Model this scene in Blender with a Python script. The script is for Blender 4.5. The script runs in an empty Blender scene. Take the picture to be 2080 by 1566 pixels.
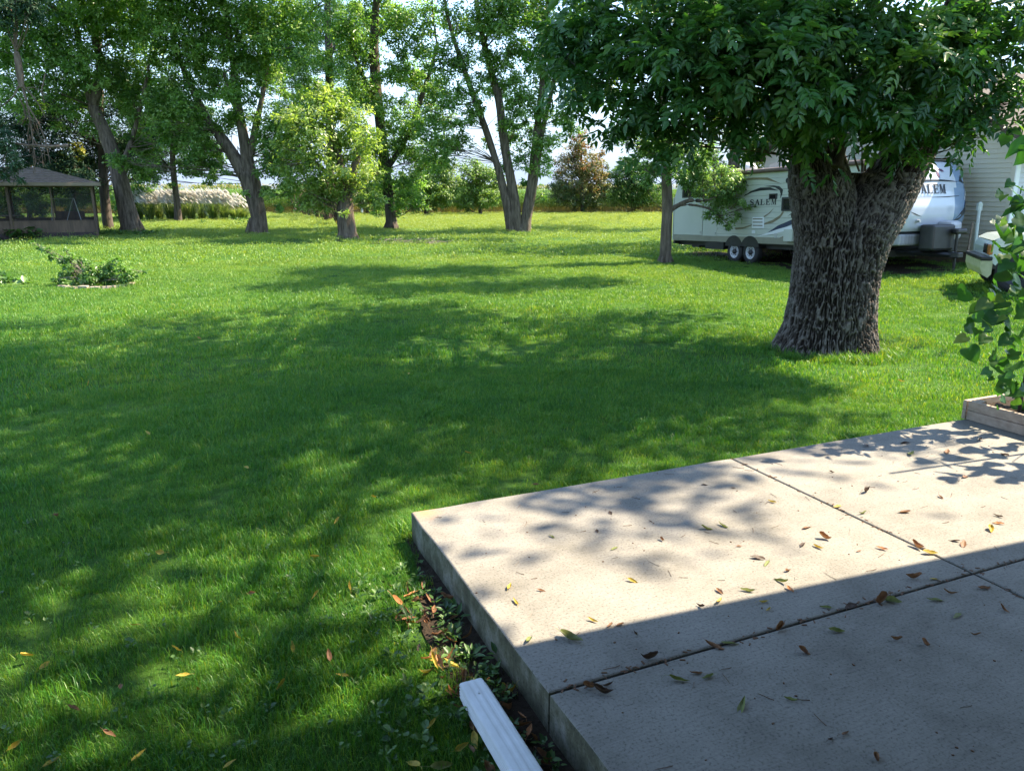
import bpy, bmesh, math, random
import numpy as np
from mathutils import Vector, Matrix, Euler

SC = bpy.context.scene
COL = SC.collection
R = math.radians
random.seed(7)
RNG = np.random.default_rng(11)

# ------------------------------------------------------------------ camera, sky, sun, exposure
CAM_H = 2.2
FPX, CX, CY, HOR = 1564.0, 1040.0, 783.0, 384.0      # measured on the 2080x1566 photograph
PITCH = math.atan((CY - HOR) / FPX)
cam_d = bpy.data.cameras.new('camera')
cam = bpy.data.objects.new('camera', cam_d)
COL.objects.link(cam)
cam.location = (0, 0, CAM_H)
cam.rotation_euler = (math.pi / 2 - PITCH, 0, 0)
cam_d.sensor_fit = 'HORIZONTAL'
cam_d.sensor_width = 36.0
cam_d.lens = FPX / 2080.0 * 36.0
cam_d.clip_start = 0.05
cam_d.clip_end = 6000
SC.camera = cam

SUN_AZ, SUN_EL = 20.0, 50.0       # degrees from +X towards +Y, and above the horizon
SUN_DIR = Vector((math.cos(R(SUN_AZ)) * math.cos(R(SUN_EL)), math.sin(R(SUN_AZ)) * math.cos(R(SUN_EL)), math.sin(R(SUN_EL))))
sun_d = bpy.data.lights.new('sun', 'SUN')
sun_d.energy = 4.2
sun_d.angle = R(0.55)
sun_d.color = (1.0, 0.87, 0.66)
sun = bpy.data.objects.new('sun', sun_d)
COL.objects.link(sun)
sun.location = (30, -5, 40)
sun.rotation_euler = SUN_DIR.to_track_quat('Z', 'Y').to_euler()

world = bpy.data.worlds.new('World')
SC.world = world
world.use_nodes = True
wn, wl = world.node_tree.nodes, world.node_tree.links
wn.clear()
w_out = wn.new('ShaderNodeOutputWorld')
w_bg = wn.new('ShaderNodeBackground')
w_bg.inputs['Strength'].default_value = 0.15
sky = wn.new('ShaderNodeTexSky')
sky.sky_type = 'NISHITA'
sky.sun_disc = False
sky.sun_elevation = R(SUN_EL)
sky.sun_rotation = R(90.0 - SUN_AZ)
sky.air_density = 1.0
sky.dust_density = 0.25
sky.ozone_density = 1.5
# soft fair-weather clouds over the whole dome, thicker towards the horizon
w_tc = wn.new('ShaderNodeTexCoord')
w_map = wn.new('ShaderNodeMapping')
w_map.inputs['Scale'].default_value = (1.0, 1.0, 2.6)
w_noise = wn.new('ShaderNodeTexNoise')
w_noise.inputs['Scale'].default_value = 2.4
w_noise.inputs['Detail'].default_value = 7.0
w_noise.inputs['Roughness'].default_value = 0.55
w_ramp = wn.new('ShaderNodeValToRGB')
w_ramp.color_ramp.elements[0].position = 0.53
w_ramp.color_ramp.elements[1].position = 0.74
w_mix = wn.new('ShaderNodeMix')
w_mix.data_type = 'RGBA'
w_mix.inputs[7].default_value = (0.78, 1.05, 1.58, 1)
wl.new(w_tc.outputs['Generated'], w_map.inputs['Vector'])
wl.new(w_map.outputs['Vector'], w_noise.inputs['Vector'])
wl.new(w_noise.outputs['Fac'], w_ramp.inputs['Fac'])
# a bank of lavender grey cloud lies along the horizon all round
w_sep = wn.new('ShaderNodeSeparateXYZ')
wl.new(w_tc.outputs['Generated'], w_sep.inputs['Vector'])
w_mr = wn.new('ShaderNodeMapRange')
w_mr.inputs[1].default_value = 0.02
w_mr.inputs[2].default_value = 0.36
w_mr.inputs[3].default_value = 0.95
w_mr.inputs[4].default_value = 0.0
wl.new(w_sep.outputs['Z'], w_mr.inputs[0])
w_max = wn.new('ShaderNodeMath')
w_max.operation = 'MAXIMUM'
wl.new(w_ramp.outputs['Color'], w_max.inputs[0])
wl.new(w_mr.outputs[0], w_max.inputs[1])
wl.new(w_max.outputs[0], w_mix.inputs[0])
wl.new(sky.outputs['Color'], w_mix.inputs[6])
wl.new(w_mix.outputs[2], w_bg.inputs['Color'])
wl.new(w_bg.outputs['Background'], w_out.inputs['Surface'])

SC.view_settings.view_transform = 'Standard'
SC.view_settings.look = 'None'
SC.view_settings.exposure = 2.28
SC.view_settings.gamma = 1.0
SC.view_settings.use_curve_mapping = False
SC.render.engine = 'CYCLES'
cy = SC.cycles
cy.max_bounces = 6
cy.diffuse_bounces = 3
cy.glossy_bounces = 2
cy.transmission_bounces = 4
cy.transparent_max_bounces = 8
cy.sample_clamp_indirect = 6.0
cy.use_adaptive_sampling = True
cy.adaptive_threshold = 0.012
cy.caustics_reflective = False
cy.caustics_refractive = False

# ------------------------------------------------------------------ measuring helpers
def ray(px, py):
    a, b = (px - CX) / FPX, (CY - py) / FPX
    return Vector((a, math.cos(PITCH) + b * math.sin(PITCH), -math.sin(PITCH) + b * math.cos(PITCH)))

def gnd(px, py, z=0.0):
    """World point at height z seen at that place of the photograph."""
    d = ray(px, py)
    t = (z - CAM_H) / d.z
    return Vector((d.x * t, d.y * t, z))

def at(px, py, Y):
    """World point at distance Y north of the camera seen at that place of the photograph."""
    d = ray(px, py)
    t = Y / d.y
    return Vector((d.x * t, Y, CAM_H + d.z * t))

def mpp(py, Y):
    """metres per photograph pixel at distance Y"""
    return (Y / ray(CX, py).y) / FPX

def sstep(x):
    x = np.clip(x, 0, 1)
    return x * x * (3 - 2 * x)

def terr(x, y):
    """height of the lawn: flat, with a slight rise to the garage"""
    return 0.30 * sstep((np.asarray(x, float) - 7.6) / 3.4) * sstep((np.asarray(y, float) - 8.0) / 6.0) * (1 - sstep((np.asarray(y, float) - 30.0) / 25.0))

def tz(x, y):
    return float(terr(x, y))

def _hash(ix, iy, iz):
    h = (ix.astype(np.int64) * 374761393 + iy.astype(np.int64) * 668265263 + iz.astype(np.int64) * 2147483647) & 0xFFFFFFFF
    h = ((h ^ (h >> 13)) * 1274126177) & 0xFFFFFFFF
    return ((h ^ (h >> 16)) & 0xFFFF) / 65535.0

def vnoise(x, y, z=None):
    """smooth value noise 0..1"""
    x = np.asarray(x, float); y = np.asarray(y, float)
    z = np.zeros_like(x) if z is None else np.asarray(z, float)
    x0, y0, z0 = np.floor(x), np.floor(y), np.floor(z)
    fx, fy, fz = x - x0, y - y0, z - z0
    fx, fy, fz = fx * fx * (3 - 2 * fx), fy * fy * (3 - 2 * fy), fz * fz * (3 - 2 * fz)
    r = 0
    for i in (0, 1):
        for j in (0, 1):
            for k in (0, 1):
                w = (fx if i else 1 - fx) * (fy if j else 1 - fy) * (fz if k else 1 - fz)
                r = r + w * _hash(x0 + i, y0 + j, z0 + k)
    return r

# ------------------------------------------------------------------ object helpers
ORIGIN = {}

def tag(o, label=None, cat=None, group=None, kind=None):
    if label: o['label'] = label
    if cat: o['category'] = cat
    if group: o['group'] = group
    if kind: o['kind'] = kind
    return o

def thing(name, label, cat, loc=(0, 0, 0), rot=(0, 0, 0), group=None, local=False):
    """An Empty at the thing's base that parents its parts."""
    o = bpy.data.objects.new(name, None)
    o.empty_display_size = 0.2
    COL.objects.link(o)
    o.location = loc
    o.rotation_euler = rot
    ORIGIN[o.name] = Vector((0, 0, 0)) if local else Vector(loc)
    return tag(o, label, cat, group)

def link(name, me, parent=None, mat=None, kind=None):
    o = bpy.data.objects.new(name, me)
    COL.objects.link(o)
    if mat is not None and not me.materials:
        me.materials.append(mat)
    if parent is not None:
        o.parent = parent
        ORIGIN[o.name] = ORIGIN[parent.name]
    else:
        ORIGIN[o.name] = Vector((0, 0, 0))
    if kind: o['kind'] = kind
    return o

def copy_tree(o, parent=None):
    c = o.copy()
    COL.objects.link(c)
    c.parent = parent
    ORIGIN[c.name] = ORIGIN.get(o.name, Vector((0, 0, 0)))
    for ch in list(o.children):
        copy_tree(ch, c)
    return c

def np_mesh(name, V, F, mat, parent=None, attrs=None, smooth=False, kind=None):
    """Mesh object from numpy arrays: V (n,3), F (m,k) with one polygon size k."""
    V = np.asarray(V, np.float32)
    if parent is not None:
        V = V - np.array(ORIGIN[parent.name], np.float32)
    F = np.asarray(F, np.int32)
    me = bpy.data.meshes.new(name)
    m, k = F.shape
    me.vertices.add(len(V))
    me.vertices.foreach_set('co', V.ravel())
    me.loops.add(m * k)
    me.loops.foreach_set('vertex_index', F.ravel())
    me.polygons.add(m)
    me.polygons.foreach_set('loop_start', np.arange(0, m * k, k, dtype=np.int32))
    if smooth:
        me.polygons.foreach_set('use_smooth', np.ones(m, bool))
    for an, av in (attrs or {}).items():
        a = me.attributes.new(an, 'FLOAT', 'POINT')
        a.data.foreach_set('value', np.asarray(av, np.float32))
    me.update(calc_edges=True)
    me.validate()
    return link(name, me, parent, mat, kind)

class MB:
    """Collects shapes into ONE mesh."""
    def __init__(self):
        self.v, self.f = [], []

    def add(self, vs, fs):
        n = len(self.v)
        self.v.extend([tuple(p) for p in vs])
        self.f.extend([tuple(i + n for i in q) for q in fs])
        return self

    def box(self, x0, y0, z0, x1, y1, z1, M=None, bev=0.0):
        if bev > 0:
            bm = bmesh.new()
            bmesh.ops.create_cube(bm, size=1.0, matrix=Matrix.Translation(((x0 + x1) / 2, (y0 + y1) / 2, (z0 + z1) / 2)) @ Matrix.Diagonal((x1 - x0, y1 - y0, z1 - z0, 1)))
            bmesh.ops.bevel(bm, geom=list(bm.edges), offset=bev, segments=2, affect='EDGES', profile=0.5)
            bm.verts.ensure_lookup_table()
            vs = [v.co.copy() for v in bm.verts]
            fs = [[v.index for v in f.verts] for f in bm.faces]
            bm.free()
        else:
            vs = [Vector((x, y, z)) for z in (z0, z1) for y in (y0, y1) for x in (x0, x1)]
            fs = [(0, 2, 3, 1), (4, 5, 7, 6), (0, 1, 5, 4), (2, 6, 7, 3), (0, 4, 6, 2), (1, 3, 7, 5)]
        if M is not None:
            vs = [M @ v for v in vs]
        return self.add(vs, fs)

    def tube(self, pts, rad, n=6, cap=True):
        pts = [Vector(p) for p in pts]
        if not hasattr(rad, '__len__'):
            rad = [rad] * len(pts)
        vs, fs = [], []
        up = Vector((0.13, 0.21, 0.97))
        for i, p in enumerate(pts):
            d = (pts[min(i + 1, len(pts) - 1)] - pts[max(i - 1, 0)])
            if d.length < 1e-9: d = Vector((0, 0, 1))
            d.normalize()
            a = d.cross(up)
            if a.length < 0.05: a = d.cross(Vector((1, 0, 0)))
            a.normalize()
            b = d.cross(a)
            for k in range(n):
                t = 2 * math.pi * k / n
                vs.append(p + (a * math.cos(t) + b * math.sin(t)) * rad[i])
        for i in range(len(pts) - 1):
            for k in range(n):
                k2 = (k + 1) % n
                fs.append((i * n + k, i * n + k2, (i + 1) * n + k2, (i + 1) * n + k))
        if cap:
            fs.append(tuple(reversed(range(n))))
            fs.append(tuple(range((len(pts) - 1) * n, len(pts) * n)))
        return self.add(vs, fs)

    def prism(self, poly, a0, a1, axis='y', M=None):
        """Polygon of 2-D points extruded along an axis: 'y' takes (x,z), 'z' takes (x,y), 'x' takes (y,z)."""
        mk = {'y': lambda p, a: (p[0], a, p[1]), 'z': lambda p, a: (p[0], p[1], a), 'x': lambda p, a: (a, p[0], p[1])}[axis]
        n = len(poly)
        vs = [Vector(mk(p, a0)) for p in poly] + [Vector(mk(p, a1)) for p in poly]
        if M is not None:
            vs = [M @ v for v in vs]
        fs = [tuple(range(n)), tuple(reversed(range(n, 2 * n)))]
        for i in range(n):
            j = (i + 1) % n
            fs.append((i, i + n, j + n, j))
        return self.add(vs, fs)

    def mesh(self, name, off=None, smooth=False):
        me = bpy.data.meshes.new(name)
        vs = self.v if off is None else [(p[0] - off[0], p[1] - off[1], p[2] - off[2]) for p in self.v]
        me.from_pydata(vs, [], self.f)
        bm = bmesh.new()
        bm.from_mesh(me)
        bmesh.ops.recalc_face_normals(bm, faces=bm.faces)
        bm.to_mesh(me)
        bm.free()
        if smooth:
            me.polygons.foreach_set('use_smooth', np.ones(len(me.polygons), bool))
        me.update()
        return me

    def build(self, name, mat, parent=None, smooth=False, kind=None):
        off = ORIGIN[parent.name] if parent is not None else None
        return link(name, self.mesh(name, off, smooth), parent, mat, kind)

# ------------------------------------------------------------------ materials
def new_mat(name):
    m = bpy.data.materials.new(name)
    m.use_nodes = True
    nt = m.node_tree
    nt.nodes.clear()
    out = nt.nodes.new('ShaderNodeOutputMaterial')
    return m, nt, nt.nodes, nt.links, out

def ramp(nodes, stops):
    r = nodes.new('ShaderNodeValToRGB')
    e = r.color_ramp.elements
    while len(e) < len(stops): e.new(0.5)
    for el, (p, c) in zip(e, stops):
        el.position = p
        el.color = (c[0], c[1], c[2], 1)
    return r

def surf(name, c0, c1=None, scale=4.0, rough=0.6, bump=0.0, bscale=40.0, stretch=(1, 1, 1), metallic=0.0, spec=0.5, detail=6, coords='Object', coat=0.0):
    """A procedural surface: two tones mixed by noise, fine bump."""
    m, nt, N, L, out = new_mat(name)
    p = N.new('ShaderNodeBsdfPrincipled')
    p.inputs['Roughness'].default_value = rough
    p.inputs['Metallic'].default_value = metallic
    p.inputs['Specular IOR Level'].default_value = spec
    p.inputs['Coat Weight'].default_value = coat
    tc = N.new('ShaderNodeTexCoord')
    mp = N.new('ShaderNodeMapping')
    mp.inputs['Scale'].default_value = stretch
    L.new(tc.outputs[coords], mp.inputs['Vector'])
    n = N.new('ShaderNodeTexNoise')
    n.inputs['Scale'].default_value = scale
    n.inputs['Detail'].default_value = detail
    n.inputs['Roughness'].default_value = 0.6
    L.new(mp.outputs['Vector'], n.inputs['Vector'])
    c1 = c1 or tuple(min(1, x * 1.25) for x in c0)
    r = ramp(N, [(0.3, c0), (0.7, c1)])
    L.new(n.outputs['Fac'], r.inputs['Fac'])
    L.new(r.outputs['Color'], p.inputs['Base Color'])
    if bump > 0:
        n2 = N.new('ShaderNodeTexNoise')
        n2.inputs['Scale'].default_value = bscale
        n2.inputs['Detail'].default_value = 5
        L.new(mp.outputs['Vector'], n2.inputs['Vector'])
        b = N.new('ShaderNodeBump')
        b.inputs['Strength'].default_value = bump
        b.inputs['Distance'].default_value = 0.02
        L.new(n2.outputs['Fac'], b.inputs['Height'])
        L.new(b.outputs['Normal'], p.inputs['Normal'])
    L.new(p.outputs['BSDF'], out.inputs['Surface'])
    return m

def leaf_mat(name, dark, mid, light, trans=0.4, rough=0.45, tcol=(1.2, 1.35, 0.55), spec=0.4):
    """Leaf: own colour varies leaf by leaf (attribute tint); light passes through."""
    m, nt, N, L, out = new_mat(name)
    a = N.new('ShaderNodeAttribute')
    a.attribute_name = 'tint'
    r = ramp(N, [(0.15, dark), (0.5, mid), (0.9, light)])
    L.new(a.outputs['Fac'], r.inputs['Fac'])
    p = N.new('ShaderNodeBsdfPrincipled')
    p.inputs['Roughness'].default_value = rough
    p.inputs['Specular IOR Level'].default_value = spec
    L.new(r.outputs['Color'], p.inputs['Base Color'])
    mx = N.new('ShaderNodeMix'); mx.data_type = 'RGBA'; mx.blend_type = 'MULTIPLY'
    mx.inputs[0].default_value = 1.0
    mx.inputs[7].default_value = (tcol[0], tcol[1], tcol[2], 1)
    L.new(r.outputs['Color'], mx.inputs[6])
    t = N.new('ShaderNodeBsdfTranslucent')
    L.new(mx.outputs[2], t.inputs['Color'])
    ms = N.new('ShaderNodeMixShader')
    ms.inputs['Fac'].default_value = trans
    L.new(p.outputs['BSDF'], ms.inputs[1])
    L.new(t.outputs['BSDF'], ms.inputs[2])
    L.new(ms.outputs['Shader'], out.inputs['Surface'])
    return m

# ------------------------------------------------------------------ the ground
PA = gnd(835, 1040, 0.2); PA.z = 0                    # far left corner of the patio
PU = Vector((0.916, 0.401, 0)).normalized()           # along its far edge (and the house wall)
PV = Vector((0.401, -0.916, 0)).normalized()          # from the far edge back towards the house

def patio_uv(x, y):
    dx, dy = np.asarray(x) - PA.x, np.asarray(y) - PA.y
    return dx * PU.x + dy * PU.y, dx * PV.x + dy * PV.y

def P_uv(u, v, z=0.0):
    q = PA + PU * u + PV * v
    return Vector((q.x, q.y, z))

PATIO_LEN, PATIO_DEEP, SLAB_T = 6.6, 4.6, 0.2
UVROT = math.atan2(PU.y, PU.x)

def lawn_material():
    m, nt, N, L, out = new_mat('lawn_ground')
    p = N.new('ShaderNodeBsdfPrincipled')
    p.inputs['Roughness'].default_value = 0.9
    p.inputs['Specular IOR Level'].default_value = 0.1
    g = N.new('ShaderNodeNewGeometry')
    mp = N.new('ShaderNodeMapping')
    L.new(g.outputs['Position'], mp.inputs['Vector'])
    n1 = N.new('ShaderNodeTexNoise'); n1.inputs['Scale'].default_value = 0.35; n1.inputs['Detail'].default_value = 5
    n2 = N.new('ShaderNodeTexNoise'); n2.inputs['Scale'].default_value = 9.0; n2.inputs['Detail'].default_value = 8; n2.inputs['Roughness'].default_value = 0.75
    L.new(mp.outputs['Vector'], n1.inputs['Vector'])
    L.new(mp.outputs['Vector'], n2.inputs['Vector'])
    r1 = ramp(N, [(0.3, (0.035, 0.095, 0.014)), (0.7, (0.075, 0.15, 0.022))])
    r2 = ramp(N, [(0.3, (0.45, 0.45, 0.4)), (0.7, (1.15, 1.15, 1.1))])
    L.new(n1.outputs['Fac'], r1.inputs['Fac']); L.new(n2.outputs['Fac'], r2.inputs['Fac'])
    mx = N.new('ShaderNodeMix'); mx.data_type = 'RGBA'; mx.blend_type = 'MULTIPLY'; mx.inputs[0].default_value = 1
    L.new(r1.outputs['Color'], mx.inputs[6]); L.new(r2.outputs['Color'], mx.inputs[7])
    L.new(mx.outputs[2], p.inputs['Base Color'])
    b = N.new('ShaderNodeBump'); b.inputs['Strength'].default_value = 0.8; b.inputs['Distance'].default_value = 0.05
    L.new(n2.outputs['Fac'], b.inputs['Height']); L.new(b.outputs['Normal'], p.inputs['Normal'])
    L.new(p.outputs['BSDF'], out.inputs['Surface'])
    return m

M_LAWN = lawn_material()
M_SOIL = surf('dark_soil', (0.022, 0.016, 0.011), (0.05, 0.037, 0.026), 14, 0.95, bump=0.9, bscale=60, spec=0.1)
M_FIELD = surf('field_soil', (0.06, 0.045, 0.03), (0.10, 0.075, 0.05), 3, 0.95, bump=0.6, spec=0.1)

def axis_steps():
    a = np.concatenate([np.arange(0, 24, 0.6), np.geomspace(24, 2500, 40)])
    return np.unique(np.concatenate([-a, a]))

gx, gy = axis_steps(), axis_steps() + 12.0
GX, GY = np.meshgrid(gx, gy)
GZ = terr(GX, GY)
nx, ny = len(gx), len(gy)
idx = np.arange(nx * ny).reshape(ny, nx)
quads = np.stack([idx[:-1, :-1], idx[:-1, 1:], idx[1:, 1:], idx[1:, :-1]], -1).reshape(-1, 4)
np_mesh('lawn', np.stack([GX.ravel(), GY.ravel(), GZ.ravel()], 1), quads, M_LAWN, smooth=True, kind='structure')

def sheet(name, outline, mat, dz, kind='structure', n=1):
    """A flush sheet a few mm over the ground: fan of rings from an outline, following the lawn."""
    c = sum((Vector(p) for p in outline), Vector((0, 0))) / len(outline)
    V, F = [], []
    rings = 6
    k = len(outline)
    for r in range(rings, 0, -1):
        for p in outline:
            q = c + (Vector(p) - c) * (r / rings)
            V.append((q.x, q.y, tz(q.x, q.y) + dz))
    V.append((c.x, c.y, tz(c.x, c.y) + dz))
    for r in range(rings - 1):
        for i in range(k):
            j = (i + 1) % k
            F.append((r * k + i, r * k + j, (r + 1) * k + j, (r + 1) * k + i))
    me = bpy.data.meshes.new(name)
    for i in range(k):
        F.append(((rings - 1) * k + i, (rings - 1) * k + (i + 1) % k, rings * k))
    me.from_pydata(V, [], F)
    bm = bmesh.new(); bm.from_mesh(me)
    bmesh.ops.recalc_face_normals(bm, faces=bm.faces)
    if sum(f.normal.z for f in bm.faces) < 0: bmesh.ops.reverse_faces(bm, faces=bm.faces)
    bm.to_mesh(me); bm.free()
    return link(name, me, None, mat, kind)

# bare soil along the slab, under the trailer, and under the corn
strip = []
for i in range(25):
    v = -0.1 + i * 0.19
    w = 0.05 + 0.22 * sstep((v - 0.2) / 1.0) + 0.07 * (vnoise(v * 3, 3.1) - 0.5)
    strip.append(P_uv(-w, v).xy)
for i in range(24, -1, -1):
    strip.append(P_uv(0.05, -0.1 + i * 0.19).xy)
sheet('soil_strip', strip, M_SOIL, 0.008)
tr_f = Vector((math.cos(R(-67)), math.sin(R(-67))))
tr_l = Vector((-tr_f.y, tr_f.x))
TR0 = Vector((8.10, 24.17))
lot = []
for i in range(40):
    a = 2 * math.pi * i / 40
    q = TR0 + tr_f * (1.1 + 5.2 * math.cos(a)) + tr_l * (0.2 + 1.75 * math.sin(a)) * (1 + 0.16 * (vnoise(i * 0.9, 5.5) - 0.5))
    lot.append(q)
sheet('dirt_pad', lot, M_SOIL, 0.012)
ab = gnd(1690, 712)
#sheet('tree_foot_soil', [Vector((ab.x + (0.60 + 0.2 * vnoise(k * .7, 2.2)) * math.cos(k * .2618), ab.y - .1 + (0.62 + 0.2 * vnoise(k * .7, 9.2)) * math.sin(k * .2618))) for k in range(24)], M_SOIL, 0.006)
sheet('field_ground', [(-170, 72.6), (-60, 73.0), (0, 73.4), (60, 74), (170, 75), (170, 420), (-170, 420)], M_FIELD, 0.008)

# ------------------------------------------------------------------ grass (uncountable)
def grass_material():
    m, nt, N, L, out = new_mat('grass_blades')
    oi = N.new('ShaderNodeObjectInfo')
    at_ = N.new('ShaderNodeAttribute'); at_.attribute_name = 'tint'
    g = N.new('ShaderNodeNewGeometry')
    n1 = N.new('ShaderNodeTexNoise'); n1.inputs['Scale'].default_value = 0.28; n1.inputs['Detail'].default_value = 4
    L.new(g.outputs['Position'], n1.inputs['Vector'])
    n3 = N.new('ShaderNodeTexNoise'); n3.inputs['Scale'].default_value = 2.3; n3.inputs['Detail'].default_value = 3
    L.new(g.outputs['Position'], n3.inputs['Vector'])
    def mth(op, a, b):
        q = N.new('ShaderNodeMath'); q.operation = op
        for i, x in enumerate((a, b)):
            if isinstance(x, (int, float)): q.inputs[i].default_value = x
            else: L.new(x, q.inputs[i])
        return q.outputs[0]
    s = mth('ADD', mth('MULTIPLY', oi.outputs['Random'], 0.18), mth('MULTIPLY', at_.outputs['Fac'], 0.48))
    s = mth('ADD', s, mth('MULTIPLY', n1.outputs['Fac'], 0.60))
    s = mth('ADD', s, mth('MULTIPLY', n3.outputs['Fac'], 0.22))
    s = mth('SUBTRACT', s, 0.26)
    r = ramp(N, [(0.12, (0.014, 0.085, 0.016)), (0.42, (0.042, 0.165, 0.020)), (0.66, (0.125, 0.262, 0.026)), (0.96, (0.29, 0.31, 0.075))])
    L.new(s, r.inputs['Fac'])
    # the far lawn is drier and yellower than the lawn by the house
    sp = N.new('ShaderNodeSeparateXYZ'); L.new(g.outputs['Position'], sp.inputs['Vector'])
    mr = N.new('ShaderNodeMapRange'); mr.inputs[1].default_value = 10; mr.inputs[2].default_value = 55; mr.inputs[3].default_value = 0.0; mr.inputs[4].default_value = 0.75
    L.new(sp.outputs['Y'], mr.inputs[0])
    dry = N.new('ShaderNodeMix'); dry.data_type = 'RGBA'; dry.inputs[7].default_value = (0.245, 0.325, 0.082, 1)
    L.new(mr.outputs[0], dry.inputs[0]); L.new(r.outputs['Color'], dry.inputs[6])
    p = N.new('ShaderNodeBsdfPrincipled')
    p.inputs['Roughness'].default_value = 0.42
    p.inputs['Specular IOR Level'].default_value = 0.35
    L.new(dry.outputs[2], p.inputs['Base Color'])
    t = N.new('ShaderNodeBsdfTranslucent')
    mx = N.new('ShaderNodeMix'); mx.data_type = 'RGBA'; mx.blend_type = 'MULTIPLY'; mx.inputs[0].default_value = 1
    mx.inputs[7].default_value = (2.0, 1.5, 0.42, 1)
    L.new(dry.outputs[2], mx.inputs[6]); L.new(mx.outputs[2], t.inputs['Color'])
    ms = N.new('ShaderNodeMixShader'); ms.inputs['Fac'].default_value = 0.38
    L.new(p.outputs['BSDF'], ms.inputs[1]); L.new(t.outputs['BSDF'], ms.inputs[2])
    L.new(ms.outputs['Shader'], out.inputs['Surface'])
    return m

M_GRASS = grass_material()

def tuft(name, n, rad, h0, h1, w, rng):
    """One tuft: n bent blades of two segments."""
    a = rng.uniform(0, 2 * math.pi, n)
    rr = rad * np.sqrt(rng.uniform(0, 1, n))
    bx, by = rr * np.cos(a), rr * np.sin(a)
    h = rng.uniform(h0, h1, n)
    la = rng.uniform(0, 2 * math.pi, n)
    lean = rng.uniform(0.15, 1.0, n) * h
    sx, sy = -np.sin(la), np.cos(la)
    w = w * rng.uniform(0.7, 1.3, n)
    lx, ly = np.cos(la), np.sin(la)
    V = np.zeros((n, 5, 3))
    V[:, 0] = np.stack([bx - sx * w / 2, by - sy * w / 2, np.zeros(n) - 0.01], 1)
    V[:, 1] = np.stack([bx + sx * w / 2, by + sy * w / 2, np.zeros(n) - 0.01], 1)
    mx, my, mz = bx + lx * lean * 0.35, by + ly * lean * 0.35, h * 0.6
    V[:, 2] = np.stack([mx + sx * w * 0.42, my + sy * w * 0.42, mz], 1)
    V[:, 3] = np.stack([mx - sx * w * 0.42, my - sy * w * 0.42, mz], 1)
    V[:, 4] = np.stack([bx + lx * lean, by + ly * lean, h * rng.uniform(0.8, 1.0, n)], 1)
    o = np.arange(n)[:, None] * 5
    T = np.concatenate([o + np.array([0, 1, 2]), o + np.array([0, 2, 3]), o + np.array([3, 2, 4])])
    tint = np.repeat(np.clip(rng.normal(0.5, 0.22, n) + (rng.uniform(0, 1, n) > 0.94) * 0.45, 0, 1.2), 5)
    me = bpy.data.meshes.new(name)
    VV = V.reshape(-1, 3).astype(np.float32)
    me.vertices.add(len(VV)); me.vertices.foreach_set('co', VV.ravel())
    me.loops.add(T.size); me.loops.foreach_set('vertex_index', T.astype(np.int32).ravel())
    me.polygons.add(len(T)); me.polygons.foreach_set('loop_start', np.arange(0, T.size, 3, dtype=np.int32))
    at_ = me.attributes.new('tint', 'FLOAT', 'POINT'); at_.data.foreach_set('value', tint.astype(np.float32))
    me.update(calc_edges=True)
    me.materials.append(M_GRASS)
    return bpy.data.objects.new(name, me)

def scatter(name, pts, rotz, tilt, scl, sources):
    """One stuff object whose points each carry a tuft (geometry nodes)."""
    col = bpy.data.collections.new(name + '_sources')
    for s in sources: col.objects.link(s)
    me = bpy.data.meshes.new(name)
    n = len(pts)
    me.vertices.add(n); me.vertices.foreach_set('co', np.asarray(pts, np.float32).ravel())
    rot = np.stack([tilt[0], tilt[1], rotz], 1).astype(np.float32)
    a = me.attributes.new('rot', 'FLOAT_VECTOR', 'POINT'); a.data.foreach_set('vector', rot.ravel())
    a = me.attributes.new('scl', 'FLOAT', 'POINT'); a.data.foreach_set('value', np.asarray(scl, np.float32))
    a = me.attributes.new('pick', 'INT', 'POINT'); a.data.foreach_set('value', RNG.integers(0, len(sources), n).astype(np.int32))
    me.update()
    me.materials.append(M_GRASS)
    o = link(name, me, None, None, 'stuff')
    ng = bpy.data.node_groups.new(name + '_nodes', 'GeometryNodeTree')
    ng.interface.new_socket('Geometry', in_out='INPUT', socket_type='NodeSocketGeometry')
    ng.interface.new_socket('Geometry', in_out='OUTPUT', socket_type='NodeSocketGeometry')
    N, L = ng.nodes, ng.links
    gi, go = N.new('NodeGroupInput'), N.new('NodeGroupOutput')
    ip = N.new('GeometryNodeInstanceOnPoints')
    ci = N.new('GeometryNodeCollectionInfo')
    ci.inputs['Collection'].default_value = col
    ci.inputs['Separate Children'].default_value = True
    ci.inputs['Reset Children'].default_value = True
    def na(nm, dt):
        q = N.new('GeometryNodeInputNamedAttribute'); q.data_type = dt; q.inputs['Name'].default_value = nm
        return [s for s in q.outputs if s.enabled and s.name == 'Attribute'][0]
    e2r = N.new('FunctionNodeEulerToRotation')
    L.new(na('rot', 'FLOAT_VECTOR'), e2r.inputs[0])
    L.new(gi.outputs[0], ip.inputs['Points'])
    L.new(ci.outputs[0], ip.inputs['Instance'])
    ip.inputs['Pick Instance'].default_value = True
    L.new(na('pick', 'INT'), ip.inputs['Instance Index'])
    L.new(e2r.outputs[0], ip.inputs['Rotation'])
    L.new(na('scl', 'FLOAT'), ip.inputs['Scale'])
    L.new(ip.outputs[0], go.inputs[0])
    md = o.modifiers.new('scatter', 'NODES')
    md.node_group = ng
    return o

KEEP_OUT = []          # (x, y, r) circles where no lawn grows: filled in by the builders below

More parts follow.
